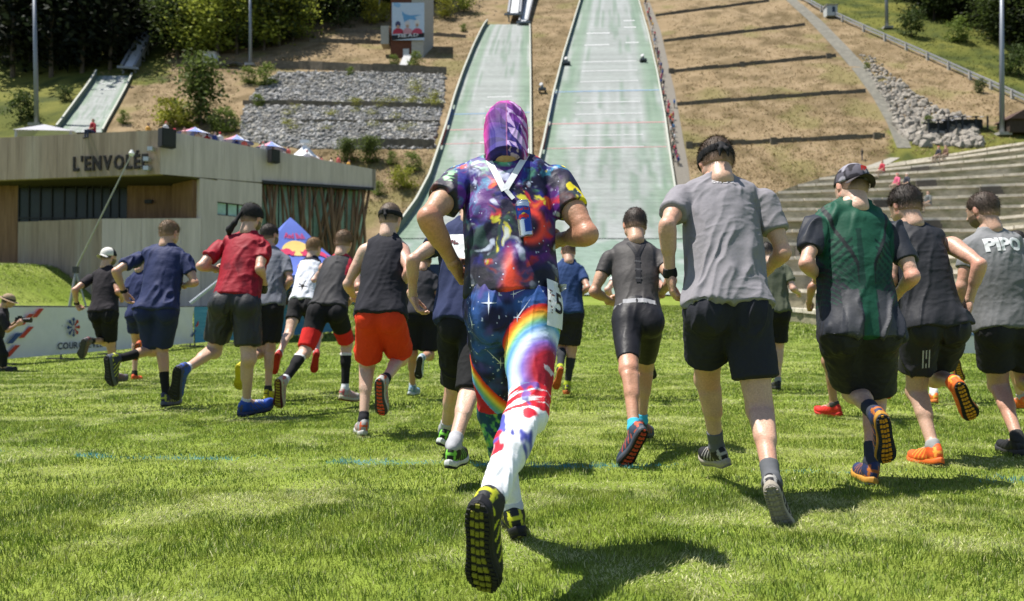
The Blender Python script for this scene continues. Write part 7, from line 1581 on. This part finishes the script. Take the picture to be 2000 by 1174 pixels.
def vegetation():
    global FOL
    FOL = mat('foliage', attr=True, rough=.75, var=.2, scale=.4, spec=.25)
    nt_ = FOL.node_tree; b = nt_.nodes['Principled BSDF']; tr = nt_.nodes.new('ShaderNodeBsdfTranslucent'); mx = nt_.nodes.new('ShaderNodeMixShader'); mx.inputs[0].default_value = .4; a = nt_.nodes.new('ShaderNodeAttribute'); a.attribute_name = 'Col'
    nt_.links.new(a.outputs['Color'], tr.inputs['Color']); nt_.links.new(b.outputs[0], mx.inputs[1]); nt_.links.new(tr.outputs[0], mx.inputs[2]); nt_.links.new(mx.outputs[0], nt_.nodes['Material Output'].inputs['Surface'])
    rs = np.random.default_rng(5)
    # two woods that read as one mass each
    def wood(name, label, spots, kinds):
        Vs, Fs, Cs = [], [], []; n = 0
        for (x, y, h) in spots:
            p = np.array([x, y, float(height(x, y))]); V, Q, C = tree_kind(kinds[rs.integers(len(kinds))])[2:5]; a = rs.random()*6.28; R = np.array([[math.cos(a), math.sin(a), 0], [-math.sin(a), math.cos(a), 0], [0, 0, 1]]); sc = np.array([h*1.15, h*1.15, h])
            Vs.append((V@R)*sc+p); Fs.append(Q+n); Cs.append(C*(.75+.5*rs.random())); n += len(V)
            TV, TF = tree_kind('fir_a')[5:7]; Vs.append(TV*np.array([h, h, h])*np.array([.8, .8, 1])+p); tq = np.array([f for f in TF if len(f) == 4])+n; Fs.append(tq); Cs.append(np.tile((.06, .045, .035), (len(TV), 1))); n += len(TV)
        o = link_mesh(name, mesh_np(name, np.concatenate(Vs), np.concatenate(Fs), False, np.concatenate(Cs)), None, FOL); tag(o, label, 'forest', kind='stuff')
    def edge(pts, px): P = np.array(pts, float); return np.interp(px, P[:, 0], P[:, 1])
    eL = [(-150, 150), (0, 150), (100, 152), (200, 140), (300, 112), (350, 118), (450, 108), (600, 72), (700, 52), (760, 40), (860, 26), (960, -8)]
    sp = []
    for k in range(135):
        px = -150+1010*rs.random()**1.1; q = ground(px, edge(eL, px)-3, 60, 420); back = 7+rs.random()**1.2*46; sp.append((q[0]*(1+back/q[1]*.8), q[1]+back, rs.uniform(14, 28)))
    wood('forest', 'dark evergreen forest covering the upper left hillside', sp, ['fir_a', 'fir_b', 'fir_a', 'leaf_b'])
    eR = [(1600, -12), (1700, 8), (1800, 42), (1880, 80), (2000, 118), (2150, 150)]; sp = []
    for k in range(70):
        px = 1620+560*rs.random(); q = ground(px, edge(eR, px)-10, 60, 420); back = 3+rs.random()*50; sp.append((q[0]*(1+back/q[1]*.8), q[1]+back, rs.uniform(13, 22)))
    wood('forest', 'dark green forest on the upper right hillside', sp, ['leaf_b', 'fir_a', 'leaf_b', 'fir_b'])
    H = lambda p, hp: hp/KPX*np.linalg.norm(p-_C)
    T = [('leaf_a', 380, 116, 95, 'sunlit leafy tree at the forest edge right of the practice jump'), ('leaf_b', 345, 116, 120, 'tall darker leafy tree just right of the in-run at the forest edge'), ('leaf_a', 425, 112, 120, 'sunlit leafy tree at the forest edge above the white booth'), ('leaf_b', 462, 106, 135, 'tall dark leafy tree beside the lamp pole at the forest edge'), ('leaf_a', 515, 98, 105, 'bright leafy tree right of the crest lamp pole'), ('leaf_a', 572, 82, 95, 'rounded bright leafy tree at the forest edge, last before the gap'), ('leaf_b', 545, 90, 130, 'tall leafy tree behind the bright rounded one'), ('fir_b', 215, 136, 150, 'dark fir directly left of the practice jump in-run'), ('fir_a', 160, 142, 165, 'dark fir at the forest edge above the practice jump'), ('fir_a', 100, 150, 170, 'dark fir at the forest edge right of the leftmost pole'), ('fir_b', 25, 150, 170, 'dark fir at the forest edge in the top left corner'), ('leaf_y', 725, 50, 46, 'yellow-green small tree left of the poster tower'), ('leaf_y', 752, 44, 34, 'yellow-green shrub tree touching the poster tower'), ('leaf_b', 660, 60, 80, 'dark leafy tree between the crest and the poster tower'), ('leaf_y', 868, 38, 40, 'yellow-green small tree right of the poster tower'), ('leaf_a', 905, 26, 46, 'leafy tree on the crest right of the tower'), ('fir_lit', 392, 246, 120, 'lone tall fir on the brown slope above the building')]
    for k, (kd, x, y, hp, lab) in enumerate(T): p = ground(x, y, 60, 420); tree(kd, p, H(p, hp), lab, 'fir_tree' if 'fir' in kd else 'leafy_tree', 'tree', k*1.7, 1.1 if 'fir' in kd else 1.25)
    Bs = [('bush_y', 332, 248, 52, 'yellow-green shrub left of the lone fir'), ('bush_y', 360, 252, 34, 'yellow-green shrub at the foot of the lone fir'), ('bush', 442, 258, 44, 'green shrub right of the lone fir'), ('bush_dark', 420, 258, 30, 'dark shrub close right of the lone fir'), ('bush', 519, 168, 40, 'round green bush at the top left of the rock bank'), ('bush', 485, 163, 30, 'small green bush left of the round one'), ('bush', 242, 242, 22, 'small bush right of the practice jump'), ('bush_dark', 40, 236, 46, 'dark bush at the left edge below the forest'), ('bush_dark', 128, 198, 26, 'dark bush left of the practice jump'), ('bush', 765, 322, 24, 'small bush right of the building roof, highest of the group'), ('bush_y', 786, 372, 46, 'yellow-green bush right of the building, largest of the group'), ('bush', 806, 334, 36, 'green bush nearest the smaller jump edge'), ('bush', 740, 382, 26, 'low bush touching the right end of the building'), ('bush', 684, 148, 16, 'tiny bush on the top wall of the rock bank'), ('bush', 770, 128, 20, 'bush left of the pale stair below the tower'), ('bush', 812, 132, 28, 'bush right of the pale stair below the tower'), ('bush', 905, 62, 14, 'small bush right of the tower near the smaller jump'), ('bush', 1694, 136, 12, 'small bush at the top of the boulder bank'), ('bush', 1812, 248, 18, 'green bush among the lowest boulders'), ('bush_dark', 1912, 182, 22, 'dark bush under the guard rail'), ('bush', 505, 208, 22, 'bush at the left end of the middle rock wall'), ('bush_dark', 1780, 72, 44, 'dark bush on the green slope left of the right forest'), ('bush', 1870, 82, 40, 'green bush in front of the right forest'), ('bush_dark', 1990, 150, 50, 'dark bush at the right edge below the forest')]
    for k, (kd, x, y, hp, lab) in enumerate(Bs): p = ground(x, y, 60, 420); tree(kd, p, H(p, hp), lab, 'bush', 'bush', k*2.1, 1.0)
    for x, y, hp, lab in [(678, 318, 44, 'small young fir behind the right end of the roof'), (722, 320, 50, 'slim young fir just right of the roof end')]: p = ground(x, y, 60, 420); tree('fir_lit', p, H(p, hp), lab, 'fir_tree', 'tree', x, 1.5)
    # low weeds along the rock walls: one mass
    Vs, Qs, Cs = [], [], []; n = 0
    me, tm, V, Q, C = tree_kind('bush_y')[:5]
    for k in range(46):
        if k < 22: x = 640+220*rs.random(); y = 205+rs.normal(0, 3)
        elif k < 36: x = 500+360*rs.random(); y = 215+50*rs.random()
        else: x = 800+60*rs.random(); y = 165+40*rs.random()
        p = ground(x, y, 60, 420); s = rs.uniform(1.1, 2.3); pick = rs.choice(len(Q), 160, replace=False); q = Q[pick]; u, inv = np.unique(q, return_inverse=True); Vs.append(V[u]*s*np.array([1.6, 1.6, .8])+p); Qs.append(inv.reshape(q.shape)+n); Cs.append(C[u]*.8); n += len(u)
    tag(link_mesh('weeds', mesh_np('weeds', np.concatenate(Vs), np.concatenate(Qs), False, np.concatenate(Cs)), None, FOL), 'yellow-green weeds growing between the grey stones', 'weeds', kind='stuff')
# ------------------------------------------------------------------ the lawn: real blades, painted blue line
def lawn():
    rs = np.random.default_rng(12)
    Vs = []; Ts = []; Cs = []; n0 = 0
    for (d0, d1, dens, h0, w0, nseg) in [(1.9, 4.2, 13000, .022, .0017, 2), (4.2, 7.5, 5600, .022, .0029, 1), (7.5, 13., 1900, .026, .0055, 1), (13., 26., 430, .030, .010, 1), (26., 58., 120, .085, .028, 1)]:
        m0 = 1.2 if d0 < 10 else 2.; area = (d1-d0)*((d0+d1)*.66+2*m0); n = int(area*dens)
        y = np.sqrt(rs.random(n)*(d1**2-d0**2)+d0**2); x = (rs.random(n)*2-1)*(y*.66+m0)
        z = height(x, y) if d1 > 15 else np.zeros(n)
        P = np.stack([x, y, z], 1); q2 = np.stack([x, y, 0*x], 1)
        cl = fbm2(x*3.2, y*3.2, 2, 1); fine = fbm2(x*9, y*9, 2, 2); pale = sstep(.52, .68, fbm2(x*1.9+7, y*2.8+7, 4, 3))
        lean = (fbm2(x*4.1, y*4.1, 2, 5)-.5)*14; az = lean+rs.normal(0, 1.3, n); til = np.clip(.55+.35*rs.normal(0, 1, n)+pale*.45, .05, 1.35)
        h = h0*(.55+.8*rs.random(n))*(.85+.45*sstep(.35, .65, cl))*(1-.2*pale); wd = w0*(.7+.6*rs.random(n))
        D = np.stack([np.cos(az)*np.sin(til), np.sin(az)*np.sin(til), np.cos(til)], 1); fa = rs.random(n)*3.1416; S = np.stack([np.cos(fa), np.sin(fa), 0*fa], 1)
        green = np.array((.148, .220, .025)); yel = np.array((.255, .315, .050)); straw = np.array((.50, .49, .25)); dk = np.array((.100, .160, .016))
        c = blend(np.tile(green, (n, 1)), yel, sstep(.40, .62, fine)); c = blend(c, dk, sstep(.56, .70, fbm2(x*3.1+3, y*3.1+3, 2, 9))*.75); c = blend(c, straw, np.clip(pale*.75*(rs.random(n) < .7)+(rs.random(n) < .05), 0, 1)); c *= (.45+1.0*rs.random(n))[:, None]
        # blue marking paint: a patchy line across the field
        yl = 5.32+(x+3.4)*(-.122)-.012*np.maximum(x, 0)+.10*(fbm2(x*1.1, y*1.1, 2, 30)-.5)*2; pm = np.exp(-((y-yl)/.062)**2)*sstep(.34, .54, fbm2(x*2.2, y*4, 3, 31)); c = blend(c, (.06, .33, .46), (pm > rs.random(n)*1.0).astype(float)*.8)
        tip = P+D*h[:, None]; i = np.arange(n)
        if nseg == 2:
            mid = P+(D*.5+np.array([0, 0, .12]))*h[:, None]*.9
            V = np.concatenate([P-S*wd[:, None], P+S*wd[:, None], mid-S*wd[:, None]*.8, mid+S*wd[:, None]*.8, tip]); T = np.concatenate([np.stack([i, i+n, i+3*n], 1), np.stack([i, i+3*n, i+2*n], 1), np.stack([i+2*n, i+3*n, i+4*n], 1)]); k = 5
        else: V = np.concatenate([P-S*wd[:, None], P+S*wd[:, None], tip]); T = np.stack([i, i+n, i+2*n], 1); k = 3
        Vs.append(V); Ts.append(T+n0); Cs.append(np.tile(c, (k, 1))); n0 += len(V)
    m = mat('grass_blade', attr=True, rough=.55, var=.0, scale=1., spec=.35)
    nt_ = m.node_tree; b = nt_.nodes['Principled BSDF']; tr = nt_.nodes.new('ShaderNodeBsdfTranslucent'); mx = nt_.nodes.new('ShaderNodeMixShader'); mx.inputs[0].default_value = .35; a = nt_.nodes.new('ShaderNodeAttribute'); a.attribute_name = 'Col'
    nt_.links.new(a.outputs['Color'], tr.inputs['Color']); nt_.links.new(b.outputs[0], mx.inputs[1]); nt_.links.new(tr.outputs[0], mx.inputs[2]); nt_.links.new(mx.outputs[0], nt_.nodes['Material Output'].inputs['Surface'])
    o = link_mesh('grass', mesh_np('grass', np.concatenate(Vs), np.concatenate(Ts), True, np.concatenate(Cs)), None, m); tag(o, 'mown green lawn with pale dry tufts and a patchy blue painted line', 'grass', kind='stuff'); print('grass tris', len(o.data.polygons))
# ------------------------------------------------------------------ build everything
import time as _time
_t = _time.time()
def lap(s):
    global _t
    print('%-12s %.1fs' % (s, _time.time()-_t)); _t = _time.time()
build_terrain(); lap('terrain')
ski_jumps(); lap('jumps'); right_hill(); dry_tufts(); lap('right'); left_hill(); lap('left')
BL = building(); lap('building'); SP = stands(); lap('stands'); poles(); barriers(); tent(); boom(); lap('field things')
vegetation(); lap('vegetation'); spectators(BL, SP); lap('spectators'); lawn(); lap('lawn')
build_people(); dress(); lap('people')
for r in REPORT: print(r)
